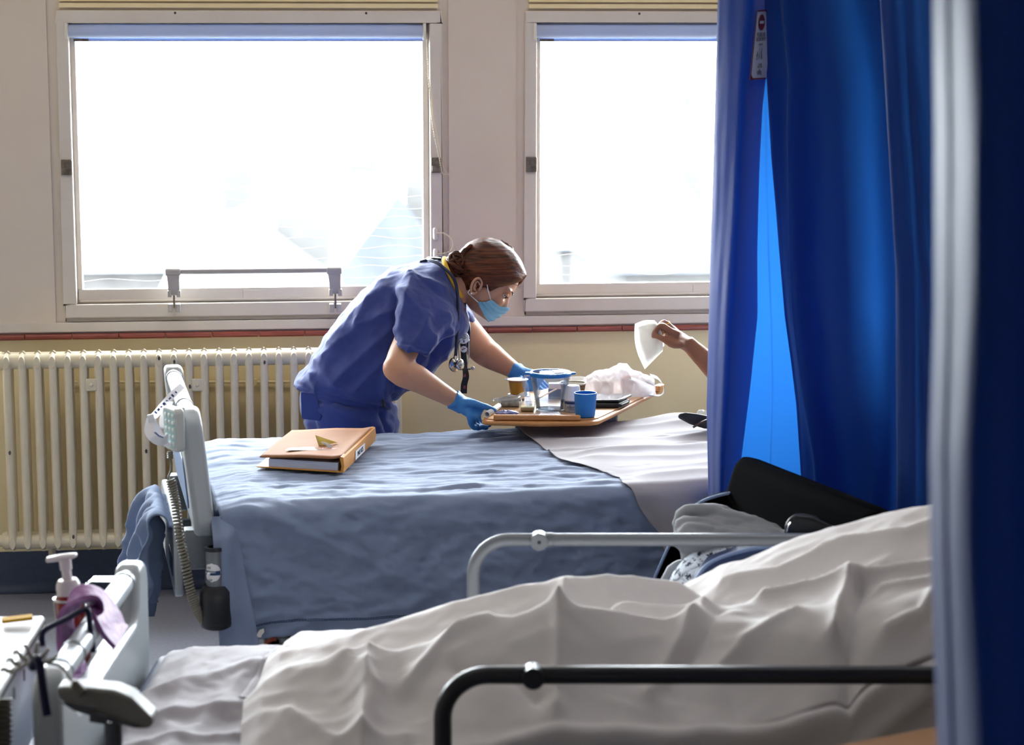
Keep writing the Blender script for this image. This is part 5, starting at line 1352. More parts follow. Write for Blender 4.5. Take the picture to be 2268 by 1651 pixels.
# --- juice pot on a yogurt pot
c = PZ(1145, 900, TZ) + CV * .07; d = c.dot(CV); o = Vector((c.x, c.y, TZ)); hy = P(1145, 873, d).z - TZ; ry = px_r(40, d)
yp = thing('yogurt_pot', 'small white and navy pot under the orange juice pot', 'pot', o)
MB().lathe([(0, .0005), (ry * .8, .0005), (ry * .86, hy - .009), (ry, hy - .008), (ry * 1.03, hy - .004), (ry, hy), (0, hy)], o, 40).build('body', 'yogurt_white', yp, smooth=40)
MB().lathe([(ry * .81, .003), (ry * .828, .003), (ry * .872, hy - .012), (ry * .85, hy - .012)], o, 40).build('printed_band', 'navy_print', yp)
hj_ = P(1147, 841, d).z - TZ - hy; o2 = o + CZ * (hy + .0004) + CR * .002; r1, r2 = px_r(33, d), px_r(43, d)
jp = thing('juice_pot', 'clear pot of orange juice with a peelable film lid beside the jug handle', 'juice pot', o2)
MB().lathe([(0, .0012), (r1 - .001, .0012), (r2 - .003, hj_ - .006), (0, hj_ - .006)], o2, 40).build('juice', 'juice', jp, smooth=40)
MB().lathe([(0, 0), (r1, 0), (r2 - .001, hj_ - .002), (r2 + .003, hj_ - .001), (r2 + .003, hj_), (r2 - .002, hj_)], o2, 40).build('pot', 'clear_plastic', jp, smooth=40)
MB().lathe([(0, hj_), (r2 + .003, hj_), (r2 + .0035, hj_ + .0008), (0, hj_ + .0008)], o2, 40).build('film_lid', 'foil_lid', jp)
MB().poly_prism([o2 + CZ * (hj_) + CR * x + CV * y for x, y in ((-r2 - .001, -.008), (-r2 - .009, -.005), (-r2 - .008, .004), (-r2, .006))], CZ * .0008 - CR * .0).build('peel_tab', 'lid_blue', jp)
# --- sandwich pack, foil sachet, rolled tube, butter pot
c = PZ(1130, 905, TZ) + CV * .035; o = Vector((c.x, c.y, TZ))
sk2 = thing('snack_tray', 'clear plastic wrapped snack tray with a lifted film lid at the left of the table', 'food pack', o)
MB(cam_frame(o)).loft([[(x * w, y * dd, z) for x, y in ((-1, -1), (1, -1), (1, 1), (-1, 1))] for z, w, dd in ((.001, .030, .024), (.022, .036, .030))]).build('tray', 'clear_wrap', sk2, bevel=.004)
MB(cam_frame(o)).mm((-.027, -.020, .003), (.027, .02, .015)).build('contents', 'wrap_print', sk2, bevel=.004)
q = MB(cam_frame(o)); q.grid(16, 12, lambda u, v: Vector((-.050 + .105 * u, -.030 + .06 * v, .0232 + .006 * nz(u * 4, v * 4, 3) + .018 * ease((u - .55) / .3) * ease(1 - abs(v - .5)) - .004 * ease((.3 - u) / .3)))); q.build('film', 'clear_wrap', sk2, smooth=180, solid=.0005)
c = PZ(1122, 926, TZ) + CV * .024; o = Vector((c.x, c.y, TZ)); q = MB(cam_frame(o))
def fsach(u, v):
    a = 2 * PI * v; x = -.034 + .068 * u; w = .013 * (math.sin(PI * min(max(u, .02), .98)) ** .4); hgt = .009 * (math.sin(PI * min(max(u, .03), .97)) ** .6)
    k = 1 + .28 * nz(u * 7, math.cos(a) * 2, math.sin(a) * 2 + 5)
    return Vector((x, w * math.cos(a) * k, max(.0005, .0095 + hgt * math.sin(a) * k)))
q.grid(26, 20, fsach); 
tag(q.build('foil_wrapper', 'foil_purple', smooth=50), 'crumpled purple silver foil wrapper behind the front lip of the table', 'wrapper')
a_, b_ = PZ(1078, 926, TZ) + CZ * .0085 + CV * .004, PZ(1100, 912, TZ) + CZ * .0085 + CV * .02
q = MB(); q.tube([a_, b_, a_.lerp(b_, 1.2)], .0078, 24, cap=False); q2 = MB()
tag(q.build('white_tube', 'cup_white', smooth=180, solid=.0012), 'short white open ended tube lying at the table left corner beside the glove', 'tube')
c = PZ(1168, 915, TZ) + CV * .035; o = Vector((c.x, c.y, TZ)); bp_ = thing('spread_tub', 'see-through yellow tub squeezed between the jug and the snack tray', 'tub', o)
MB(cam_frame(o)).loft([[(x * w, y * .02, z) for x, y in ((-1, -1), (1, -1), (1, 1), (-1, 1))] for z, w in ((.001, .020), (.026, .024))]).build('tub', 'clear_wrap', bp_, bevel=.004)
MB(cam_frame(o)).loft([[(x * w, y * .018, z) for x, y in ((-1, -1), (1, -1), (1, 1), (-1, 1))] for z, w in ((.002, .0185), (.013, .020))]).build('spread', 'butter', bp_, bevel=.003)
c = PZ(1216, 890, TZ) + CV * .06
for nm, px0, py0, px1, py1, lb in (('wooden_stick', 1185, 885, 1232, 862, 'flat wooden stirring stick leaning behind the jug'),):
    a_, b_ = PZ(px0, 897, TZ) + CV * .06 + CZ * .004, P(px1, py1, PZ(px0, 897, TZ).dot(CV) + .09)
    q = MB(); q.tube([a_, b_], .006, 12, flat=.25); tag(q.build(nm, 'wood_stick'), lb, 'stick')
c = PZ(1232, 895, TZ) + CV * .10; o = Vector((c.x, c.y, TZ)); q = thing('printed_carton', 'small navy and white carton standing behind the jug', 'carton', o)
MB(cam_frame(o)).mm((-.022, -.016, 0), (.020, .016, .030)).build('carton', 'navy_print', q, bevel=.002); MB(cam_frame(o)).mm((-.021, -.0155, .030), (.019, .0155, .047)).build('carton_top', 'yogurt_white', q, bevel=.003)
# --- phone on wallet
c = PZ(1350, 906, TZ); 
def slab(px0, px1, pyf, dep, z0, z1, name, m_, parent, bev):
    a_ = PZ(px0, pyf, TZ); b_ = PZ(px1, pyf, TZ); q = MB(); v_ = CV * dep + CR * dep * .42
    q.poly_prism([a_ + CZ * z0, b_ + CZ * z0, b_ + v_ + CZ * z0, a_ + v_ + CZ * z0], CZ * (z1 - z0)); return q.build(name, m_, parent, bevel=bev, seg=3)
wl = thing('wallet', 'black leather wallet lying under the phone on the table', 'wallet', PZ(1350, 900, TZ)); slab(1300, 1372, 905, .085, .0005, .015, 'cover', 'leather_black', wl, .005)
slab(1372, 1377, 905, .06, .003, .012, 'flap', 'leather_black', wl, .003)
ph = thing('phone', 'black phone lying face up on the wallet', 'phone', PZ(1350, 900, TZ) + CZ * .016); slab(1292, 1371, 904, .105, .0155, .024, 'case', 'phone_black', ph, .004); 
slab(1295, 1367, 903, .10, .0238, .0245, 'screen', 'screen', ph, 0)
# --- carrier bag
mg = thing('carrier_bag', 'thin white plastic carrier bag with food inside at the right of the table', 'bag', PZ(1370, 880, TZ) + CV * .1)
cb = PZ(1362, 884, TZ) + CV * .10; db = cb.dot(CV)
top_px = [(1282, 873), (1288, 846), (1300, 832), (1320, 822), (1345, 817), (1362, 812), (1372, 803), (1386, 805), (1396, 816), (1414, 823), (1436, 832), (1452, 843), (1462, 858), (1458, 876), (1445, 885)]
q = MB(); nU, nV_ = 60, 34
tx = [p[0] for p in top_px]; ty = [p[1] for p in top_px]
def fbag(u, v):
    px = 1284 + 166 * u; yt = interp(sorted(tx[:13] + [1464]), ty[:13] + [866], px)
    zt_ = max(P(px, yt, db).z - TZ, .012); a = -.05 + (PI + .1) * v
    base = P(px, 880, db); endk = math.sin(PI * min(max(u, .04), .96)) ** .5
    w = .085 * endk; k = 1 + .16 * nz(u * 6, v * 5, 3) + .10 * (abs(nz(u * 12 - v * 6, v * 11, 8)) - .2) * 2
    y = -math.cos(a) * w * k; zz = math.sin(a) ** .8 * zt_ * (.97 + .05 * nz(u * 14, v * 9, 6)) if math.sin(a) > 0 else 0
    fold = .006 * math.sin(u * 40 + 5 * nz(u * 3, v * 4, 1) + v * 5)
    return Vector((base.x, base.y, TZ + .0006)) + CV * (y + fold * .6) + CR * fold * .5 + CZ * max(0, zz)
q.grid(nU, nV_, fbag); q.build('film', 'bag_film', mg, smooth=60)
hl = [P(1440, 832, db - .03), P(1456, 838, db - .05), P(1467, 852, db - .06), P(1470, 868, db - .06), P(1463, 876, db - .06), P(1450, 876, db - .055), P(1435, 874, db - .05)]
ribbon(hl, [CV + CZ * .3, CV, CV + CR * .4], .012, 'handle_loop', 'bag_film', mg, .0006)
q = MB(); 
def ftail(u, v):
    p = P(1398 + 50 * u, 835 + 20 * u + (48 - 24 * u) * v, db - .075 + .02 * v); return p + CV * .004 * math.sin(v * 9 + u * 4)
q.grid(16, 14, ftail); q.build('loose_film', 'bag_film', mg, smooth=60)
tag(MB().box(PZ(1392, 880, TZ) + CV * .095 + CZ * .026, (.036, .05, .05), cam_frame(Vector()).to_3x3() @ Matrix.Rotation(.2, 3, 'Z')).build('wrapped_roll', 'bread', bevel=.014, seg=3), 'brownish pink food item showing through the carrier bag', 'food')
tag(MB().box(PZ(1340, 880, TZ) + CV * .09 + CZ * .02, (.06, .05, .036), cam_frame(Vector()).to_3x3()).build('food_packet', 'paper_cream', bevel=.008, seg=3), 'pale packet showing faintly through the left half of the carrier bag', 'food pack')
sp_ = thing('snack_packet', 'small blue and white snack packet poking out under the bag handle', 'packet', PZ(1440, 868, TZ) + CV * .1)
MB().box(P(1436, 856, db + .01), (.032, .016, .026), cam_frame(Vector()).to_3x3() @ Matrix.Rotation(.35, 3, 'Y')).build('packet', 'cup_white', sp_, bevel=.004)
MB().box(P(1435, 855, db + .0), (.018, .004, .020), cam_frame(Vector()).to_3x3() @ Matrix.Rotation(.5, 3, 'Y')).build('print', 'teal_print', sp_, bevel=.001)
c = PZ(1283, 880, TZ) + CV * .15; o = Vector((c.x, c.y, TZ))
tag(MB().lathe([(0, 0), (.02, 0), (.024, .035), (.025, .037), (0, .037)], o, 32).build('dessert_pot', 'clear_wrap', smooth=40), 'small clear pot with a pinkish lid half hidden behind the coffee cup', 'pot')

# ------------------------------------------------------------------ folder on the bed
mat('manila', (150, 106, 74), .75, spec=.12, bump=.1, bscale=80, c2=(140, 97, 67), cscale=12)
mat('manila_spine', (206, 140, 56), .5, bump=.1, bscale=120)
mat('paper_stack', (206, 206, 216), .7, stretch=(1, 1, 60), c2=(170, 170, 186), cscale=12)
mat('note_yellow', (222, 206, 130), .6, transl=.3)
clear_mat('label_film', (240, 238, 236), .1, .8, milk=.22)
mat('print_red', (180, 90, 96), .6)
fz = ZT2 + .012
def FP(px, py, h=0): return PZ(px, py, fz + h)
fo = thing('patient_folder', 'tan card folder of papers lying on the blue sheet of the middle bed', 'folder', FP(690, 1010))
BLc, BRc, TRc, TLc = FP(568, 1036), FP(757, 1048), FP(828, 978), FP(640, 976)
h = .034
def slabq(pts, z0, z1, name, m_, bev=.001, parent=fo):
    return MB().poly_prism([(p.x, p.y, z0) for p in pts], (0, 0, z1 - z0)).build(name, m_, parent, bevel=bev)
slabq([BLc, BRc, TRc, TLc], fz, fz + .0035, 'back_cover', 'manila_spine')
ins = [BLc.lerp(BRc, .14).lerp(TLc.lerp(TRc, .14), .015), BLc.lerp(BRc, .95).lerp(TLc.lerp(TRc, .95), .015), BLc.lerp(BRc, .95).lerp(TLc.lerp(TRc, .95), .97), BLc.lerp(BRc, .14).lerp(TLc.lerp(TRc, .14), .97)]
slabq(ins, fz + .0036, fz + h * .72, 'papers', 'paper_stack', 0)
def cover(u, v):   # u left to right, v front to back
    p = BLc.lerp(BRc, u).lerp(TLc.lerp(TRc, u), v) if False else (BLc.lerp(BRc, u) * (1 - v) + TLc.lerp(TRc, u) * v)
    z = fz + h * (.80 + .20 * ease(u / .6)) + .005 * ease((u - .85) / .15) + .002 * math.sin(v * 3)
    return Vector((p.x, p.y, z)) + (BLc - BRc).normalized() * (-.010) * (1 - u)
MB().grid(24, 12, cover).build('front_cover', 'manila', fo, smooth=180, solid=.0028, off=1)
q = MB(); 
sp0, sp1 = BRc, TRc; n_ = (BRc - BLc).normalized()
q.loft([[p + n_ * x + CZ * z for x, z in ((-.004, 0), (.004, .0), (.007, h * .5), (.005, h + .006), (-.002, h + .0085), (-.006, h + .006), (-.001, h * .5))] for p in (sp0, sp0.lerp(sp1, .5), sp1)]); q.build('spine', 'manila_spine', fo, bevel=.001)
dsp = (sp1 - sp0).normalized(); so = sp0.lerp(sp1, .48) + n_ * .0078
q = MB(); q.poly_prism([so + dsp * x + CZ * z for x, z in ((-.07, .006), (.06, .006), (.062, h - .006), (-.066, h - .004))], n_ * .0006); sl = q.build('spine_label', 'sticker_white', fo)
text_obj('spine_text', 'PART RZS', .018, so + n_ * .001 + CZ * h * .5 - dsp * .005, dsp, CZ, 'ink', sl)
def on_cover(px, py, up=.0): return PZ(px, py, fz + h + .0035 + up)
q = MB(); q.poly_prism([on_cover(x, y) for x, y in ((632, 998), (640, 993), (748, 988), (763, 989), (756, 996), (740, 998))], CZ * .0006); lf = q.build('label_film', 'label_film', fo)
MB().poly_prism([on_cover(x, y, .0007) for x, y in ((636, 998), (645, 992.5), (697, 991.5), (696, 997.5))], CZ * .0004).build('label', 'sticker_white', lf)
text_obj('label_text', 'TAVR', .028, on_cover(733, 993.5, .0009), -CR, -CV, 'print_red', lf, .0001)
q = MB(); a_, b_, c_ = on_cover(706, 989), on_cover(698, 963, .0) , on_cover(750, 982)
tip = P(698, 964, on_cover(706, 989).dot(CV) + .01); q.loft([[a_, tip, on_cover(716, 984)], [a_ + CV * .002, tip + CV * .002, on_cover(716, 984) + CV * .002]]); q.loft([[tip, on_cover(748, 981, .004), on_cover(708, 988)], [tip + CV * .001, on_cover(748, 981, .005), on_cover(708, 988) + CV * .001]])
q.build('yellow_note', 'note_yellow', fo, smooth=None)
q = MB(); q.loft([[on_cover(711, 980, .012), on_cover(716, 979, .014), on_cover(738, 987, .004), on_cover(731, 994, .0015)], [p + CZ * .0008 for p in (on_cover(711, 980, .012), on_cover(716, 979, .014), on_cover(738, 987, .004), on_cover(731, 994, .0015))]]); q.build('curled_tape', 'label_film', fo, smooth=None)

# ------------------------------------------------------------------ the patient beyond the curtain, reaching with a tissue
mat('skin_dark', (150, 100, 74), .55, bump=.15, bscale=90, c2=(132, 84, 62), cscale=20, sss=.05)
mat('gown', (190, 200, 214), .85, bump=.15, bscale=400)
mat('gold', (226, 176, 84), .25, 1.)
mat('hair_grey', (120, 116, 112), .8)
PD = 6.42
def Q(px, py, d=0.): return P(px, py, PD + d)
pat = thing('person', 'patient behind the blue curtain whose forearm reaches out holding a white tissue', 'person', Vector((Q(1790, 900, .0).x, Q(1790, 900, .0).y, 0)))
m = MB()
WR, EL, SH = Q(1531, 768), Q(1640, 872, -.02), Q(1760, 742, .0)
cp, rr = limb([(WR + (WR - EL).normalized() * .02, .024), (WR, .0245), (WR.lerp(EL, .3), .031), (WR.lerp(EL, .7), .041), (EL, .042), (EL.lerp(SH, .5), .048), (SH, .055)]); m.tube(cp, rr, 18)
dp = (Q(1482, 738, .0) - WR).normalized(); wv = (CV * .9 + CZ * .35).normalized(); tv = dp.cross(wv).normalized(); wv = tv.cross(dp).normalized()
palm = [(WR, wv * .025, tv * .020), (WR + dp * .022, wv * .032, tv * .019), (WR + dp * .05, wv * .040, tv * .017), (WR + dp * .074, wv * .040, tv * .015), (WR + dp * .086, wv * .036, tv * .012)]
fs = [([Q(1512, 764, -.03), Q(1490, 764, -.045), Q(1470, 752, -.045), Q(1452, 744, -.035)], .0125, .0085)]
for k, (kx, ky, mx_, my_, tx_, ty_, dd) in enumerate(((1484, 733, 1463, 722, 1447, 745, -.028), (1488, 729, 1468, 715, 1451, 741, -.006), (1493, 731, 1474, 722, 1461, 748, .016), (1498, 736, 1484, 732, 1472, 752, .034))):
    r = (.0098, .0102, .0098, .0086)[k]
    fs.append(([Q(1505, 742, dd), Q(kx, ky, dd), Q((kx + mx_) / 2, (ky + my_) / 2 - 3, dd), Q(mx_, my_, dd), Q((mx_ + tx_) / 2 - 3, (my_ + ty_) / 2, dd), Q(tx_, ty_, dd)], r + .001, r - .0016))
add_hand(m, WR, palm, fs, 1.)
bx0 = Q(1790, 742, .16)
m.tube(catmull([Vector((bx0.x + .02, bx0.y, .52)), Vector((bx0.x + .04, bx0.y, .75)), Vector((bx0.x + .03, bx0.y, .95)), Vector((bx0.x, bx0.y, 1.05))], 5), [.15] * 5 + [.14] * 5 + [.13] * 5 + [.06], 20, flat=1.2)
m.tube([Vector((bx0.x, bx0.y, 1.0)), Vector((bx0.x - .02, bx0.y, 1.12)), Vector((bx0.x - .03, bx0.y, 1.16))], .052, 16)
m.ball(Vector((bx0.x - .035, bx0.y, 1.22)), (.092, .072, .115), 14); m.ball(Vector((bx0.x - .13, bx0.y, 1.20)), (.018, .013, .02), 8)
SH2 = Vector((bx0.x, bx0.y + .2, .96)); cp, rr = limb([(SH2, .055), (Vector((bx0.x + .02, bx0.y + .22, .74)), .043), (Vector((bx0.x - .16, bx0.y + .12, .64)), .03), (Vector((bx0.x - .22, bx0.y + .08, .63)), .028)]); m.tube(cp, rr, 16); m.tube([Vector((bx0.x, bx0.y - .15, 1.0)), SH, SH + (EL - SH) * .1], .055, 16); m.tube([Vector((bx0.x, bx0.y, .98)), SH2], .06, 16)
for s in (-.1, .1):
    cp, rr = limb([(Vector((bx0.x, bx0.y + s, .52)), .085), (Vector((bx0.x - .42, bx0.y + s, .50)), .060), (Vector((bx0.x - .44, bx0.y + s, .28)), .052), (Vector((bx0.x - .42, bx0.y + s, .07)), .036), (Vector((bx0.x - .56, bx0.y + s, .035)), .028)]); m.tube(cp, rr, 16)
remesh(m, .0048, 2, lambda co, nr: .0008 * (abs(nz(co.x * 90, co.y * 90, co.z * 90)) - .2)).build('body', 'skin_dark', pat, smooth=180)
t = MB(); t.tube(catmull([Vector((bx0.x + .02, bx0.y, .45)), Vector((bx0.x + .04, bx0.y, .75)), Vector((bx0.x + .03, bx0.y, .96)), Vector((bx0.x, bx0.y, 1.06))], 5), [.19] * 5 + [.175] * 5 + [.16] * 5 + [.075], 24, flat=1.2)
t.tube([Vector((bx0.x, bx0.y - .12, 1.0)), SH + CZ * .01, SH.lerp(EL, .45)], [.085, .08, .07], 18); t.tube([Vector((bx0.x, bx0.y, .98)), SH2, SH2.lerp(Vector((bx0.x + .02, bx0.y + .22, .74)), .6)], [.085, .08, .07], 18)
for s in (-.1, .1): t.tube([Vector((bx0.x, bx0.y + s, .52)), Vector((bx0.x - .44, bx0.y + s, .50)), Vector((bx0.x - .47, bx0.y + s, .36))], [.11, .085, .08], 18)
remesh(t, .009, 3, lambda co, nr: .006 * nz(co.x * 16, co.y * 16, co.z * 16)).build('hospital_gown', 'gown', pat, smooth=180)
MB().ball(Vector((bx0.x - .018, bx0.y, 1.245)), (.098, .082, .105), 14).build('hair', 'hair_grey', pat, smooth=180)
ra = Q(1474, 719.5, -.006); ax = (Q(1468, 716, -.006) - Q(1486, 729, -.006)).normalized()
q = MB(); rr_ = [(.0118, -.003), (.0126, -.002), (.0126, .002), (.0118, .003)]; q.lathe(rr_, Q(1477, 720, -.006), 28, ax); q.build('ring', 'gold', pat, smooth=50)
# chair under the patient
pcx = bx0.x + .03; ch = thing('patient_chair', 'vinyl seat behind the curtain on which the reaching patient sits', 'chair', (pcx, bx0.y, 0))
MB().box((pcx - .14, bx0.y, .36), (.52, .56, .12)).build('seat', 'bed_insert', ch, bevel=.03, seg=3); MB().box((pcx + .22, bx0.y, .72), (.08, .54, .7), Matrix.Rotation(.12, 3, 'Y')).build('backrest', 'bed_insert', ch, bevel=.03, seg=3)
for sx in (-.36, .2):
    for sy in (-.24, .24): MB().cyl((pcx + sx, bx0.y + sy, 0), (pcx + sx, bx0.y + sy, .31), .016).build('leg', 'bed_frame', ch)
# tissue
q = MB()
TL, TR, BR, BL = (1406, 718), (1450, 710), (1468, 778), (1428, 818)
def ft(u, v):
    x = (TL[0] * (1 - u) + TR[0] * u) * (1 - v) + (BL[0] * (1 - u) + BR[0] * u) * v; y = (TL[1] * (1 - u) + TR[1] * u) * (1 - v) + (BL[1] * (1 - u) + BR[1] * u) * v
    x += -9 * math.sin(PI * v) * (1 - u) + 6 * math.sin(PI * v) * u; y += -4 * math.sin(PI * u) * (1 - v)
    return Q(x, y, -.02 + .02 * math.sin(u * 4 + v * 2) + .010 * nz(u * 3, v * 3, 4) + .03 * v)
q.grid(30, 36, ft)
def ft2(u, v): return ft(.15 + .85 * u, .1 + .8 * v) + CV * (.008 + .012 * v) + CR * .006 * v + CZ * .004
q2 = MB(); q2.grid(30, 30, ft2)
tis = thing('paper_tissue', 'white paper tissue dangling from the patient fingers above the carrier bag', 'tissue', Q(1430, 815))
q.build('front_ply', 'tissue', tis, smooth=180); q2.build('rear_ply', 'tissue', tis, smooth=180)
# dark bag on the far side of the bed head
mat('bag_dark', (40, 38, 42), .45, bump=.1, bscale=120)
mat('strap_brown', (74, 48, 50), .5)
hd = 5.98
hb2 = thing('handbag', 'black handbag behind the white sheet beside the blue curtain edge', 'bag', Vector((P(1545, 945, hd).x, P(1545, 945, hd).y, ZT2 + .01)))
q = MB(); q.loft([[P(x, y, hd + dd) for x, y in ((1501, 926), (1503, 917), (1518, 914), (1545, 917), (1600, 928), (1620, 950), (1560, 950), (1528, 940))] for dd in (-.04, .0, .05)]); q.build('body', 'bag_dark', hb2, bevel=.008, seg=3)
MB().tube(catmull([P(1535, 947, hd - .06), P(1552, 937, hd - .06), P(1572, 928, hd - .05)], 5), .0055, 8, flat=.6).build('strap', 'strap_brown', hb2)
q = MB(); q.ball(P(1554, 917, hd + .02), (.016, .014, .012), 10, rot=cam_frame(Vector())); rb2 = remesh(q, .003, 1, lambda co, nr: .004 * nz(co.x * 90, co.y * 90, co.z * 90)); tag(rb2.build('clear_wrapping', 'clear_wrap', smooth=50), 'scrap of crumpled clear plastic on top of the black handbag', 'plastic wrap')
# ------------------------------------------------------------------ curtains
def cloth_mat(name, c, tc, tr):
    m = mat(name, c, .52, bump=.15, bscale=900, bdet=2, transl=tr, tcol=tc, sheen=.35, spec=.36); return m
cloth_mat('curtain_blue', (4, 62, 136), (36, 108, 192), .42)
mat('track_white', (220, 220, 218), .4)
mat('sign_white', (226, 226, 232), .5)
mat('sign_red', (122, 30, 40), .5)
def keyed(tbl, y): return interp([a for a, b in tbl], [b for a, b in tbl], y)
def curtain(name, label, nodes_fn, py0, py1, nrow, per, ripple=.006, group=None):
    g = MB(); rows = []
    for i in range(nrow):
        py = py0 + (py1 - py0) * i / (nrow - 1)
        pts = catmull([Vector((x, d, 0)) for x, d in nodes_fn(py)], per)
        row = []
        for k, p in enumerate(pts):
            d = p.y + ripple * (nz(k * .13, py * .0022, 3) + .5 * nz(k * .31, py * .006, 7)); row.append(g.v(P(p.x, py, d)))
        rows.append(row)
    for a, b in zip(rows, rows[1:]):
        for k in range(len(a) - 1): g.f((a[k], a[k + 1], b[k + 1], b[k]))
    pts = [v.co for v in g.bm.verts]; c = sum(pts, Vector()) / len(pts)
    root = thing(name, label, 'curtain', Vector((c.x, c.y, min(p.z for p in pts))), group)
    g.build('curtain_cloth', 'curtain_blue', root, smooth=180); return root
Lk = [(-600, 1700), (0, 1692), (146, 1696), (237, 1686), (373, 1679), (475, 1676), (560, 1674), (700, 1674), (860, 1658), (1000, 1641), (1150, 1622), (1600, 1580)]
Rk = [(-600, 1694), (0, 1694), (146, 1697), (254, 1703), (356, 1709), (458, 1718), (560, 1726), (700, 1738), (800, 1752), (900, 1764), (1020, 1772), (1150, 1780), (1600, 1800)]
R2 = [(-600, 1716), (0, 1728), (165, 1743), (300, 1741), (560, 1747), (700, 1754), (870, 1775), (1020, 1800), (1600, 1840)]
Bk = [(-600, 1612), (0, 1590), (300, 1581), (700, 1570), (900, 1565), (1105, 1569), (1600, 1575)]
Hk = [(-600, 1925), (0, 1955), (200, 1988), (560, 2004), (900, 2010), (1130, 2002), (1600, 1990)]
A1k = [(-600, 1676), (22, 1667), (178, 1651), (500, 1634), (1000, 1603), (1600, 1590)]
def mid_nodes(y):
    L, R, r2, B, H, a1 = (keyed(t, y) for t in (Lk, Rk, R2, Bk, Hk, A1k))
    f = 1 + .0 * y
    return [(L + 1, 5.262), (L, 5.25), (a1, 5.145), ((a1 + B) / 2 - 2, 5.175), (B + 5, 5.215), (B, 5.235), (B + 8, 5.25), (B + 60, 5.275), ((L + R) / 2 - 6, 5.295), ((L + R) / 2 + 12, 5.295), (R + 60, 5.315), (H - 90, 5.33), (H - 45, 5.345), (H - 90, 5.318), (R + 90, 5.29), (R + 14, 5.275), (R, 5.262), (R + 6, 5.245), (r2 - 2, 5.215), (r2 + 10, 5.20), (r2 + 60, 5.215), (r2 + 110, 5.20), (H - 60, 5.185), (H - 8, 5.20), (H, 5.225), (H - 20, 5.26), (H + 10, 5.29), (H + 70, 5.30)]
cur = curtain('bed_curtain', 'bright blue cubicle curtain with a notice stuck on it, glowing where daylight shines through', mid_nodes, -560, 1500, 110, 7, .005, 'blue cubicle curtains')
def back_nodes(y):
    b = keyed([(-600, 1930), (0, 1950), (600, 1985), (1600, 1990)], y)
    return [(b + 4, 4.80), (b, 4.79), (b + 30, 4.775), (b + 50, 4.78), (b + 75, 4.77), (b + 110, 4.78), (b + 150, 4.77), (b + 190, 4.80), (b + 150, 4.84), (b + 60, 4.88), (b + 180, 4.90), (b + 300, 4.86), (b + 420, 4.9), (b + 200, 4.93), (b + 30, 4.96), (b + 420, 5.0), (b + 100, 5.03), (b + 420, 5.06)]
curtain('bed_curtain', 'dark blue curtain in deep shade between the bright curtain and the blurred front one', back_nodes, -560, 1500, 60, 6, .008, 'blue cubicle curtains')
Fk = [(-2200, 2060), (0, 2068), (300, 2072), (700, 2071), (1000, 2061), (1200, 2063), (1651, 2078), (3500, 2100)]
def front_nodes(y):
    b = keyed(Fk, y); w = 6 * math.sin(y * .004)
    return [(b + 150, 2.20), (b + 40, 2.19), (b, 2.165), (b + 4, 2.13), (b + 22, 2.04), (b + 30, 2.02), (b + 33, 2.03), (b + 40, 2.0), (b + 58 + w, 1.92), (b + 74 + w, 1.885), (b + 100 + w, 1.868), (b + 150 + w, 1.872), (b + 230, 1.90), (b + 300, 1.875), (b + 420, 1.88), (b + 520, 1.92), (b + 640, 1.88), (b + 560, 2.0), (b + 300, 2.03), (b + 120, 2.05), (b + 200, 2.08), (b + 640, 2.1), (b + 300, 2.13), (b + 110, 2.15), (b + 640, 2.2)]
curtain('bed_curtain', 'blurred dark blue curtain close by at the right edge with a pale lit fold', front_nodes, -1500, 3350, 90, 8, .004, 'blue cubicle curtains')
for i, (pts, lb) in enumerate((([P(1560, -560, 5.24), P(2100, -560, 5.28)], 'ceiling track carrying the bright blue curtain'), ([P(1860, -560, 4.80), P(2420, -560, 4.85)], 'ceiling track carrying the shaded dark blue curtain'), ([P(2040, -1500, 1.9), P(2760, -1500, 1.9)], 'ceiling track carrying the blurred front curtain'))):
    zt_ = max(p.z for p in pts) + .015; rt_ = thing('curtain_track', lb, 'curtain rail', pts[0].lerp(pts[1], .5) + CZ * .02, 'curtain tracks')
    a_ = Vector((pts[0].x, pts[0].y, zt_)); b_ = Vector((pts[1].x, pts[1].y, zt_)); MB().tube([a_, b_], .014, 4).build('track', 'track_white', rt_)
    for t in (.08, .5, .92): p = a_.lerp(b_, t); MB().cyl(p, Vector((p.x, p.y, RZ1)), .007, n=10).build('hanger_rod', 'track_white', rt_)
# notice on the fold of the bright curtain
g = MB()
def sgn(u, v, off=-.004):
    y = 23 + 154 * v; a = keyed(A1k, y); L = keyed(Lk, y); 
    pa, pb = P(a + 1, y, 5.146), P(L - 4, y - 2 * u, 5.248)
    n = (pb - pa).cross(CZ).normalized(); n = n if n.dot(CV) < 0 else -n
    return pa.lerp(pb, u) + n * (-off)
g.grid(6, 16, lambda u, v: sgn(u, v, -.009)); notice = g.build('notice', 'sign_white', cur, smooth=180)
def sg_patch(name, uv, m_, off=-.0102):
    q = MB(); q.f([q.v(sgn(u, v, off)) for u, v in uv]); q.build(name, m_, notice, smooth=None)
sg_patch('notice_border', [(0, 0), (1, 0), (1, .022), (0, .022)], 'sign_red'); sg_patch('notice_border', [(0, 0), (.05, 0), (.05, 1), (0, 1)], 'sign_red')
sg_patch('notice_border', [(0, .98), (1, .98), (1, 1), (0, 1)], 'sign_red'); sg_patch('notice_corner', [(0, .90), (.22, 1), (0, 1)], 'sign_red'); sg_patch('notice_corner', [(.80, 0), (1, 0), (1, .06)], 'sign_red')
sg_patch('no_entry_disc', [(.52 + .30 * math.cos(a), .175 + .115 * math.sin(a)) for a in [2 * PI * k / 28 for k in range(28)]], 'sign_red')
sg_patch('no_entry_bar', [(.33, .155), (.71, .155), (.71, .195), (.33, .195)], 'sign_white', -.0108)
sx_ = (sgn(1, .3) - sgn(0, .3)).normalized()
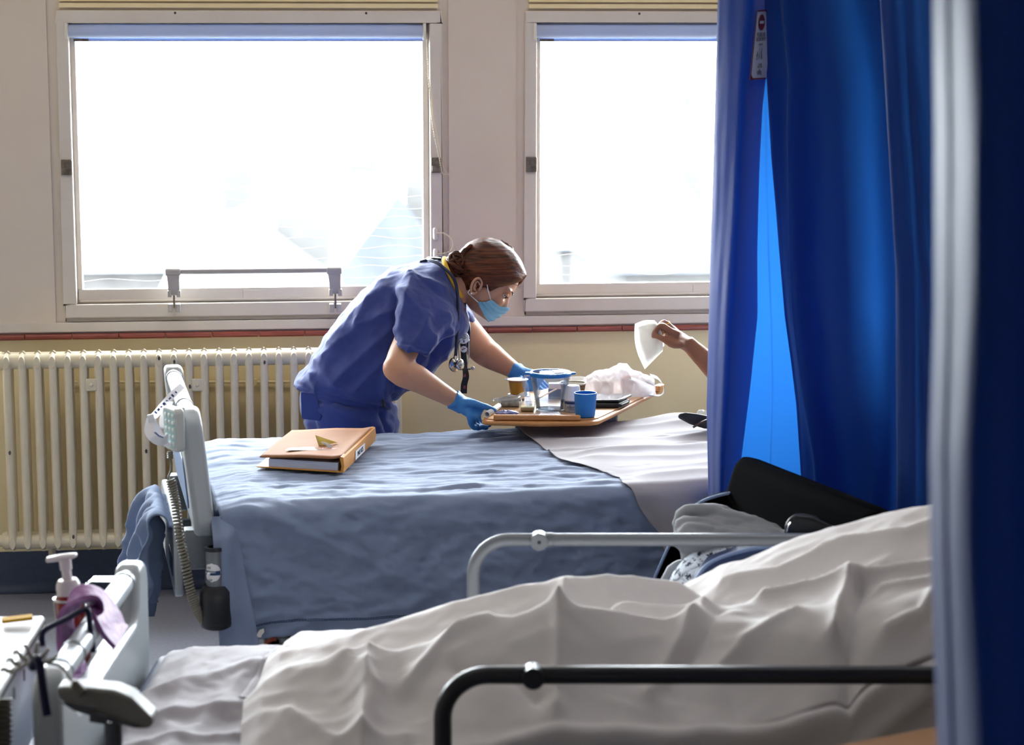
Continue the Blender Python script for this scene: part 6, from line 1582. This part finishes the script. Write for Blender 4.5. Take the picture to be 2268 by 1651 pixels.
for s_, v, sz in (('PLEASE ASK', .355, .0150), ('BEFORE ENTRY', .42, .0125), ('check first', .49, .008), ('o  i  a', .56, .013), ('A  f  R  B', .63, .018), ('D  H  N  U', .68, .016), ('for help', .78, .009), ('ask the team', .81, .009), ('valley', .89, .020)):
    text_obj('notice_text', s_, sz, sgn(.52, v, -.0104), sx_, CZ, 'ink', notice, .00005)

# ------------------------------------------------------------------ chair between the beds, with clothes on it
mat('chair_black', (3, 3, 4), .85, bump=.1, bscale=300, spec=.03)
mat('chair_navy', (44, 60, 98), .5, bump=.1, bscale=300)
mat('piping', (126, 146, 184), .5)
mat('grey_cloth', (140, 142, 146), .85, bump=.15, bscale=500)
mat('grey_pad', (156, 160, 166), .6)
mat('case_black', (24, 26, 32), .4, bump=.15, bscale=200)
pm = mat('printed_gown', (206, 214, 226), .85, bump=.1, bscale=500)
nt_g = pm.node_tree; b_g = nt_g.nodes['Principled BSDF']; tc_g = nt_g.nodes.new('ShaderNodeTexCoord')
vo = nt_g.nodes.new('ShaderNodeTexVoronoi'); vo.inputs['Scale'].default_value = 46; vo.distance = 'CHEBYCHEV'; vo.inputs['Randomness'].default_value = .35
n2 = nt_g.nodes.new('ShaderNodeTexNoise'); n2.inputs['Scale'].default_value = 260; n2.inputs['Detail'].default_value = 1
mn = nt_g.nodes.new('ShaderNodeMath'); mn.operation = 'MULTIPLY_ADD'; mn.inputs[1].default_value = .9; nt_g.links.new(tc_g.outputs['Object'], vo.inputs['Vector']); nt_g.links.new(tc_g.outputs['Object'], n2.inputs['Vector'])
nt_g.links.new(n2.outputs['Fac'], mn.inputs[0]); nt_g.links.new(vo.outputs['Distance'], mn.inputs[2])
rp = nt_g.nodes.new('ShaderNodeValToRGB'); rp.color_ramp.interpolation = 'CONSTANT'; rp.color_ramp.elements[0].color = lin((40, 44, 62)); rp.color_ramp.elements[1].position = .72; rp.color_ramp.elements[1].color = lin((206, 214, 226))
nt_g.links.new(mn.outputs[0], rp.inputs['Fac']); nt_g.links.new(rp.outputs['Color'], b_g.inputs['Base Color'])
cc = P(1700, 1250, 4.8); chair = thing('armchair', 'black backed bedside armchair with navy padded arm behind the far side rail', 'chair', Vector((cc.x, cc.y, 0)))
TF, TN, BF, BN = P(1648, 1012, 5.06), P(1965, 1137, 4.56), P(1600, 1165, 5.03), P(1915, 1310, 4.52)
q = MB(); th = (CR * .9 + CV * .4).normalized() * .075
def backring(k):   # rounded slab: rings from bottom to top
    a = BF.lerp(TF, k); b = BN.lerp(TN, k); out = []
    n_ = 10; w = (b - a); L = w.length; w.normalize(); dn = th.normalized(); t = .0375
    top = 1 - max(0, (k - .9) / .1) ** 2 * .5
    for i in range(n_ + 1): an = PI / 2 + PI * i / n_; out.append(a + w * (t + t * math.cos(an)) + dn * (t * top * math.sin(an)) )
    for i in range(n_ + 1): an = -PI / 2 + PI * i / n_; out.append(b - w * t + w * t * math.cos(an) + dn * t * top * math.sin(an))
    return out
q.loft([backring(k) for k in (-.9, -.3, 0, .3, .6, .85, .93, .97, 1.0)]); q.build('back_cushion', 'chair_black', chair, bevel=.012, seg=3, smooth=60)
pan = [(1630, 1090), (1585, 1101), (1545, 1119), (1510, 1160), (1482, 1212), (1447, 1290), (1425, 1350), (1425, 1460), (1700, 1460), (1700, 1090)]
q = MB(); q.poly_prism([P(x, y, 5.0) for x, y in pan], CV * .04); q.build('far_side_panel', 'chair_black', chair, bevel=.006)
MB().tube(catmull([P(x, y, 4.998) for x, y in [(1630, 1090), (1585, 1100), (1545, 1118), (1512, 1158), (1482, 1210), (1447, 1289), (1425, 1350)]], 5), .004, 8).build('edge_piping', 'piping', chair, smooth=180)
arm = [(1520, 1460), (1528, 1320), (1546, 1278), (1575, 1246), (1640, 1222), (1720, 1211), (1960, 1206), (1960, 1460)]
q = MB(); q.poly_prism([P(x, y, 4.55) for x, y in arm], CV * .07); q.build('near_arm', 'chair_navy', chair, bevel=.012, seg=3)
MB().tube(catmull([P(x, y, 4.546) for x, y in arm[:7]], 6), .0045, 8).build('edge_piping', 'piping', chair, smooth=180)
q = MB(cam_frame(Vector((cc.x, cc.y, 0)))); q.mm((-.2, -.2, .36), (.2, .2, .5)); q.build('seat', 'chair_black', chair, bevel=.03, seg=3)
for u in (-.16, .18):
    for v in (-.2, .2): MB(cam_frame(Vector((cc.x, cc.y, 0)))).cyl((u, v, 0), (u, v, .38), .018).build('leg', 'bed_frame', chair)
MB().loft([[P(x, y, dd) for x, y in ((1455, 1330), (1462, 1285), (1478, 1255), (1502, 1238), (1530, 1240), (1540, 1340))] for dd in (4.72, 4.80, 4.9)]).build('seat_front_roll', 'grey_pad', chair, bevel=.015, seg=3)
def heap(name, label, cat, m_, prof, ybase, d, depth, fold, nfold, seed, nu=70, nv=44):
    g = MB(); xs_ = [p[0] for p in prof]; ys_ = [p[1] for p in prof]; x0, x1 = xs_[0], xs_[-1]
    def f(u, v):
        px = x0 + (x1 - x0) * u; yt = interp(xs_, ys_, px); ek = math.sin(PI * min(max(u, .03), .97)) ** .4
        a = PI * (1.06 * v - .03); top = P(px, yt, d); bot = P(px, ybase, d); h = max(.005, top.z - bot.z)
        y = -math.cos(a) * depth * ek * (1 + .2 * nz(u * 4, v * 3, seed)); s_ = max(0, math.sin(a)) ** .7
        ph = nfold * (v * 2 + .16 * nz(u * 2.2, v * 1.5, seed + 3) + .12 * u); w = fold * (math.sin(ph * PI) + .35 * math.sin(ph * 1.7 * PI + u * 2)) * s_ * min(1, (1.02 - s_) * 4 + .25)
        return Vector((bot.x, bot.y, bot.z)) + CV * (y + w * .6) + CZ * (h * s_ + w * .8) + CR * w * .4
    g.grid(nu, nv, f); return tag(g.build(name, m_, smooth=180, solid=.003), label, cat)
heap('printed_gown', 'pale hospital gown with small dark printed marks bundled below the grey trousers', 'gown', 'printed_gown', [(1478, 1302), (1490, 1275), (1515, 1245), (1545, 1222), (1590, 1205), (1650, 1200), (1700, 1215), (1720, 1240)], 1330, 4.67, .09, .012, 5, 11)
tq = MB()
for pts, r, fl, dd in (([(1506, 1172), (1530, 1140), (1570, 1134), (1620, 1148), (1690, 1172), (1750, 1196)], .020, .55, .05), ([(1500, 1160), (1512, 1140), (1545, 1132), (1600, 1140), (1680, 1168), (1740, 1192)], .018, .6, -.0),
                        ([(1502, 1168), (1520, 1158), (1560, 1162), (1590, 1176), (1650, 1186), (1720, 1204)], .016, .6, -.05), ([(1506, 1184), (1530, 1172), (1566, 1176), (1610, 1190), (1690, 1206)], .016, .6, -.075), ([(1508, 1200), (1536, 1190), (1580, 1196), (1640, 1208)], .016, .6, -.085),
                        ([(1514, 1218), (1540, 1212), (1580, 1212), (1640, 1222)], .015, .7, -.08), ([(1520, 1190), (1580, 1185), (1640, 1195), (1740, 1215)], .045, .9, -.01), ([(1530, 1226), (1600, 1222), (1680, 1226)], .035, .9, -.02)):
    cp = catmull([P(x, y, 4.74 + dd) for x, y in pts], 6); n_ = len(cp); tq.tube(cp, [r * (.75 + .25 * math.sin(PI * min(1, (i + 2) / 8) / 2)) for i in range(n_)], 16, up=CV, flat=fl if False else 1.)
    tq.ball(cp[0], r * .75, 8)
tag(remesh(tq, .005, 2, lambda co, nr: .006 * nz(co.x * 18, co.y * 26, co.z * 40) + .004 * (abs(nz(co.x * 30, co.y * 40, co.z * 70)) - .2)).build('grey_trousers', 'grey_cloth', smooth=180), 'folded grey cotton trousers piled on the armchair above the side rail', 'trousers')
cs = thing('black_case', 'small black zipped case beside the armchair back', 'case', P(1790, 1190, 4.60))
q = MB(); ring0 = [(1737, 1192), (1738, 1165), (1746, 1146), (1764, 1138), (1800, 1143), (1860, 1170), (1870, 1200)]
q.loft([[P(x, y, 4.63 + dd) + CR * s_ for x, y in ring0] for dd, s_ in ((0, 0), (.05, .0), (.12, .02))]); q.build('body', 'case_black', cs, bevel=.012, seg=3)
MB().tube(catmull([P(1742, 1182, 4.622), P(1746, 1166, 4.62), P(1752, 1158, 4.618)], 4), .0022, 6).build('zip_pull', 'chrome', cs)

# ------------------------------------------------------------------ things on the near bed's foot end
mat('bottle_red', (126, 6, 14), .3, transl=.25, tcol=(200, 14, 24), coat=.3)
mat('pump_white', (226, 218, 220), .35)
mat('navy_hook', (16, 19, 58), .45, spec=.3)
mat('pump_case', (212, 214, 218), .35)
mat('yellow_tab', (196, 150, 6), .7, spec=.1)
mat('purple_rubber', (142, 90, 150), .5, bump=.5, bscale=70, c2=(168, 116, 172), cscale=40)
mat('purple_light', (186, 140, 190), .5)
mat('comb_grey', (150, 146, 138), .5)
mat('console_grey', (122, 118, 112), .45, bump=.05, bscale=60)
mat('console_dark', (74, 76, 82), .5)
mat('hose_grey', (112, 108, 96), .6)
mat('paper_white', (236, 238, 240), .6)
# foam pump bottle
pb0, pb1 = P(152, 1500, 4.02), P(158, 1330, 4.02); axb = (P(142, 1232, 4.02) - P(153, 1312, 4.02)).normalized(); dB = 4.02; k_ = MPP(dB)
axb = (CZ * 1 - CR * .09).normalized()
bt0 = P(153, 1313, dB)
pbt = thing('pump_bottle', 'red foam pump bottle with a white dispenser head hung at the near bed foot end', 'bottle', bt0 - axb * .17)
L0 = .155; o = bt0 - axb * L0
MB().lathe([(0, 0), (.024, .001), (.0275, .006), (.0275, L0 - .02), (.026, L0 - .008), (.021, L0), (0, L0)], o, 36, axb).build('body', 'bottle_red', pbt, smooth=40)
MB().lathe([(0, L0 - .004), (.0232, L0 - .003), (.0236, L0 + .010), (.0225, L0 + .018), (.018, L0 + .026), (.010, L0 + .027), (0, L0 + .027)], o, 36, axb).build('collar', 'pump_white', pbt, smooth=40)
MB().lathe([(0, L0 + .02), (.0092, L0 + .02), (.0092, L0 + .044), (.0115, L0 + .046), (.0118, L0 + .066), (0, L0 + .066)], o, 28, axb).build('stem', 'pump_white', pbt, smooth=40)
q = MB(); a_ = o + axb * (L0 + .068)
q.loft([[a_ + CR * x + CV * (w * math.cos(t)) + axb * (z + hh * math.sin(t)) for t in [2 * PI * i / 16 for i in range(16)]] for x, w, z, hh in ((-.036, .006, -.004, .003), (-.034, .008, -.003, .0055), (-.012, .013, .001, .0065), (.010, .014, .004, .006), (.021, .011, .006, .004), (.0235, .007, .0065, .0025))])
q.build('nozzle', 'pump_white', pbt, smooth=60)
wb = thing('bottle_bracket', 'chrome wire bracket hooked over the foot board to hold the red bottle', 'bracket', P(200, 1330, 4.1))
for y_ in (1322, 1420):
    c = o + axb * (L0 - .012 - (y_ - 1322) * .00085); q = MB(); q.tube([c + CR * .0305 * math.cos(t) + CV * .0305 * math.sin(t) for t in [2 * PI * i / 28 for i in range(28)]], .0024, 8, closed=True); q.build('bottle_ring', 'chrome', wb, smooth=180)
q = MB()
for s_ in (-.012, .012): q.tube([o + axb * (L0 - .012) + CR * .030 + CV * s_, o + axb * (L0 - .1) + CR * .030 + CV * s_], .0022, 8)
for s_ in (-1,): q.tube([o + axb * (L0 - .012) - CR * .0305, o + axb * (L0 - .12) - CR * .0305], .0022, 8)
q.build('upright_wire', 'chrome', wb, smooth=180)
hk = [P(186, 1312, 4.02), P(194, 1284, 4.1), P(208, 1279, 4.13), P(272, 1279, 4.18), P(277, 1283, 4.18), P(264, 1350, 4.18)]
q = MB(); q.poly_prism([P(198, 1290, 4.10), P(208, 1279, 4.14), P(277, 1279, 4.20), P(267, 1291, 4.15)], CZ * .002); q.build('top_plate', 'chrome', wb, bevel=.0008)
q = MB(); q.poly_prism([P(267, 1291, 4.15), P(278, 1280, 4.20), P(270, 1345, 4.20), P(259, 1356, 4.15)], CR * .002); q.build('inner_leg', 'chrome', wb, bevel=.0008)
MB().tube(catmull([P(198, 1290, 4.10), P(190, 1297, 4.08), P(184, 1310, 4.05)], 4), .0025, 8).build('outer_hook', 'chrome', wb, smooth=180)
# purple embossed rubber strip slung over the tube
tdir = (P(245, 1300, 4.2) - P(40, 1545, 3.55)).normalized()
pr = thing('rubber_strip', 'purple embossed rubber strip draped over the near bed foot board tube', 'rubber strip', P(215, 1420, 3.9))
rp_ = catmull([P(172, 1520, 3.80), P(160, 1470, 3.80), P(152, 1420, 3.82), P(153, 1376, 3.84), P(168, 1346, 3.86), P(192, 1328, 3.88), P(216, 1332, 3.89), P(236, 1362, 3.88), P(252, 1395, 3.87), P(268, 1412, 3.87)], 7)
q = MB(); n_ = len(rp_); rings = []
for i, p in enumerate(rp_):
    t = (rp_[min(i + 1, n_ - 1)] - rp_[max(i - 1, 0)]).normalized(); w = tdir; nn = w.cross(t).normalized(); w = t.cross(nn).normalized(); hw = .056 + .004 * math.sin(i * .4); ring = []
    k = 13; 
    for j in range(k): s_ = -1 + 2 * j / (k - 1); ring.append(p + w * hw * s_ + nn * (.0035 + .0025 * (abs(math.sin((i * .9 + abs(s_) * 5))) > .55) * (abs(s_) < .85) * (abs(s_) > .15) + .002 * (abs(s_) > .9)))
    for j in range(k): s_ = 1 - 2 * j / (k - 1); ring.append(p + w * hw * s_ - nn * .0035)
    rings.append(ring)
q.loft(rings); q.build('strip', 'purple_rubber', pr, smooth=50)
for s_, px_, py_, sz in (('uo', 164, 1470, .020), ('gal', 167, 1488, .020)): text_obj('embossed_text', s_, sz, P(px_, py_, 3.77), CR * .75 + CV * .6, CZ, 'purple_light', pr, .001)
# mattress pump hung outside the foot board on navy hooks
mp = thing('mattress_pump', 'white air mattress pump hung outside the near bed foot board on navy hooks', 'mattress pump', P(30, 1560, 3.75))
A_, B_ = P(102, 1362, 4.05), P(-10, 1505, 3.50)
ax_ = (B_ - A_).normalized(); ax_.z = 0; ax_.normalize(); out_ = Vector((ax_.y, -ax_.x, 0)); out_ = out_ if out_.dot(CR) < 0 else -out_
LA = (B_ - A_).dot(ax_)
zt_ = A_.z
q = MB(Matrix(((ax_.x, out_.x, 0, A_.x), (ax_.y, out_.y, 0, A_.y), (0, 0, 1, zt_), (0, 0, 0, 1)))); q.mm((0, 0, -.19), (LA + .1, .11, 0)); cse = q.build('case', 'pump_case', mp, bevel=.010, seg=3)
q = MB(Matrix(((ax_.x, out_.x, 0, A_.x), (ax_.y, out_.y, 0, A_.y), (0, 0, 1, zt_), (0, 0, 0, 1))))
q.mm((.02, -.0015, -.012), (LA, .0, -.006)); q.build('seam', 'gap_dark', mp)
for t in (.12, .2, .27, .38): 
    q = MB(Matrix(((ax_.x, out_.x, 0, A_.x), (ax_.y, out_.y, 0, A_.y), (0, 0, 1, zt_), (0, 0, 0, 1)))); q.mm((t, -.0015, -.05), (t + .006, .0, -.03)); q.build('vent_slot', 'gap_dark', mp)
def pxtube(pts, r, name, m_, parent, flat=1., n=10): return MB().tube(catmull([P(*p) for p in pts], 5), r, n, flat=flat).build(name, m_, parent, smooth=180)
pxtube([(94, 1432, 3.70), (93, 1408, 3.71), (104, 1393, 3.72), (150, 1370, 3.76), (186, 1351, 3.79), (196, 1358, 3.79), (200, 1395, 3.785), (207, 1446, 3.78)], .0055, 'hook', 'navy_hook', mp)
pxtube([(72, 1480, 3.42), (78, 1462, 3.41), (86, 1464, 3.40), (92, 1500, 3.395), (98, 1545, 3.39), (105, 1586, 3.385)], .0075, 'hook', 'navy_hook', mp)
yt = thing('yellow_tab', 'yellow plastic tab lying on top of the white mattress pump', 'tab', P(40, 1370, 4.0))
MB().box(P(38, 1371, 3.98), (.058, .03, .006), cam_frame(Vector()).to_3x3() @ Matrix.Rotation(-.06, 3, 'Y') @ Matrix.Rotation(.25, 3, 'Z')).build('tab', 'yellow_tab', yt, bevel=.002)
tag(MB().poly_prism([P(-6, 1432, 3.86), P(24, 1371 + 22, 4.0), P(29, 1402, 3.98), P(20, 1440, 3.84), P(-6, 1460, 3.76)], CZ * .001).build('paper_sheet', 'paper_white'), 'white sheet of paper on the mattress pump beside the yellow tab', 'paper')
q = MB(); c0 = P(2, 1548, 3.48); c1 = P(4, 1720, 3.44); hs_ = []
for i in range(60): t = i / 59; hs_.append(c0.lerp(c1, t))
q.tube(hs_, [.017 + .0035 * math.sin(i * 2 * PI / 4) for i in range(60)], 18); q.build('air_hose', 'hose_grey', mp, smooth=50)
# cable comb: curled fingers clipped on the foot board corner
cbm = thing('cable_comb', 'grey plastic cable holder with curled fingers on the near bed foot board', 'cable holder', P(75, 1475, 3.42))
for pts in ([(82, 1466, 3.42), (70, 1458, 3.42), (62, 1440, 3.42), (56, 1430, 3.42), (51, 1434, 3.42)], [(62, 1464, 3.44), (48, 1456, 3.44), (40, 1446, 3.44), (33, 1445, 3.44), (31, 1450, 3.44)], [(46, 1472, 3.46), (32, 1470, 3.46), (25, 1462, 3.46), (18, 1462, 3.46), (15, 1468, 3.46)],
            [(36, 1484, 3.47), (20, 1488, 3.47), (12, 1484, 3.47), (6, 1483, 3.47), (2, 1488, 3.47)], [(74, 1460, 3.42), (80, 1446, 3.42), (82, 1430, 3.42), (85, 1424, 3.42)], [(90, 1458, 3.41), (98, 1452, 3.41), (105, 1442, 3.41), (109, 1436, 3.41)],
            [(98, 1464, 3.41), (110, 1463, 3.41), (122, 1457, 3.41), (130, 1450, 3.41)]):
    MB().tube(catmull([P(*p) for p in pts], 4), [.0048 - .0028 * i / (4 * (len(pts) - 1)) for i in range(4 * (len(pts) - 1) + 1)], 8).build('finger', 'comb_grey', cbm, smooth=180)
MB().tube([P(30, 1490, 3.47), P(60, 1470, 3.44), P(90, 1462, 3.41), P(108, 1468, 3.40)], .007, 10, flat=.5).build('spine', 'comb_grey', cbm, smooth=180)
# attendant console on its cable, in front of the foot board
acn = thing('bed_console', 'grey bed control console on a swivel stem in front of the near bed foot board', 'control panel', P(230, 1640, 3.42))
top_ = [(122, 1524), (190, 1526), (252, 1532), (290, 1548), (341, 1598), (331, 1618), (300, 1616), (235, 1600), (160, 1578), (128, 1548)]
q = MB(); dn_ = (CV * .10 - CZ * .028 + CR * 0)
q.poly_prism([P(x, y, 3.36 + .0006 * (340 - x) * .2) for x, y in top_], (CV * .06 + CZ * .0)); q.build('case', 'console_grey', acn, bevel=.009, seg=3)
q = MB(); q.poly_prism([P(x, y, 3.357 + .0006 * (340 - x) * .2) for x, y in ((134, 1556), (165, 1562), (230, 1585), (300, 1606), (318, 1614), (296, 1613), (235, 1597), (162, 1574))], CV * .002); q.build('lower_panel', 'console_dark', acn)
for pts in ([(172, 1564), (212, 1568), (216, 1575), (176, 1571)], [(198, 1580), (236, 1588), (236, 1606), (198, 1600)]): MB().poly_prism([P(x, y, 3.352) for x, y in pts], CV * .006).build('socket_cover', 'console_dark', acn)
q = MB(); q.tube([P(250, 1596, 3.40), P(252, 1640, 3.40), P(246, 1720, 3.42)], .0145, 18); q.build('stem', 'console_dark', acn, smooth=60)
pxtube([(106, 1470, 3.41), (126, 1473, 3.41), (142, 1484, 3.40), (156, 1504, 3.39), (166, 1516, 3.38)], .0028, 'cable', 'comb_grey', acn)
q = MB(); a_, b_ = P(163, 1513, 3.378), P(184, 1537, 3.37); n_ = 12
q.tube([a_.lerp(b_, i / n_) for i in range(n_ + 1)], [.0062 + .0014 * (i % 2) + .002 * i / n_ for i in range(n_ + 1)], 12); q.build('strain_relief', 'hose_grey', acn, smooth=30)
# bedside locker with a tan top at the near right
mat('locker_top', (196, 150, 110), .5, c2=(184, 138, 98), cscale=10, stretch=(3, 30, 30))
mat('locker_body', (206, 198, 184), .5)
zL = P(2075, 1607, 3.27).z
p0, p1 = PZ(1690, 1680, zL), PZ(2085, 1606, zL); dL = (p1 - p0).normalized(); nL = Vector((dL.y, -dL.x, 0))
p1 = p0 + dL * .62
lk = thing('bedside_locker', 'tan topped bedside locker in front of the near side rail at the lower right', 'locker', (p0 + p1) / 2 + nL * .2 - CZ * zL)
q = MB(); q.poly_prism([p0 - CZ * .025, p1 - CZ * .025, p1 + nL * .42 - CZ * .025, p0 + nL * .42 - CZ * .025], CZ * .025); q.build('top', 'locker_top', lk, bevel=.006, seg=3)
ins_ = [p0 + dL * .02 + nL * .02, p1 - dL * .02 + nL * .02, p1 - dL * .02 + nL * .40, p0 + dL * .02 + nL * .40]
q = MB(); q.poly_prism([Vector((p.x, p.y, .04)) for p in ins_], CZ * (zL - .066)); q.build('body', 'locker_body', lk, bevel=.004)
for p in ins_: MB().cyl(Vector((p.x, p.y, 0)) + ((ins_[0] + ins_[2]) / 2 - p).normalized() * .04, Vector((p.x, p.y, .045)) + ((ins_[0] + ins_[2]) / 2 - p).normalized() * .04, .02).build('foot', 'rubber_black', lk)
# ------------------------------------------------------------------ picture
sc.view_settings.view_transform = 'Standard'; sc.view_settings.look = 'None'; sc.view_settings.gamma = 1; sc.view_settings.use_curve_mapping = False
sc.view_settings.exposure = EXPO
sc.cycles.max_bounces = 8; sc.cycles.diffuse_bounces = 4; sc.cycles.transparent_max_bounces = 12; sc.cycles.transmission_bounces = 6; sc.cycles.glossy_bounces = 3
sc.cycles.use_denoising = True; sc.cycles.sample_clamp_indirect = 6; sc.cycles.caustics_reflective = False; sc.cycles.caustics_refractive = False
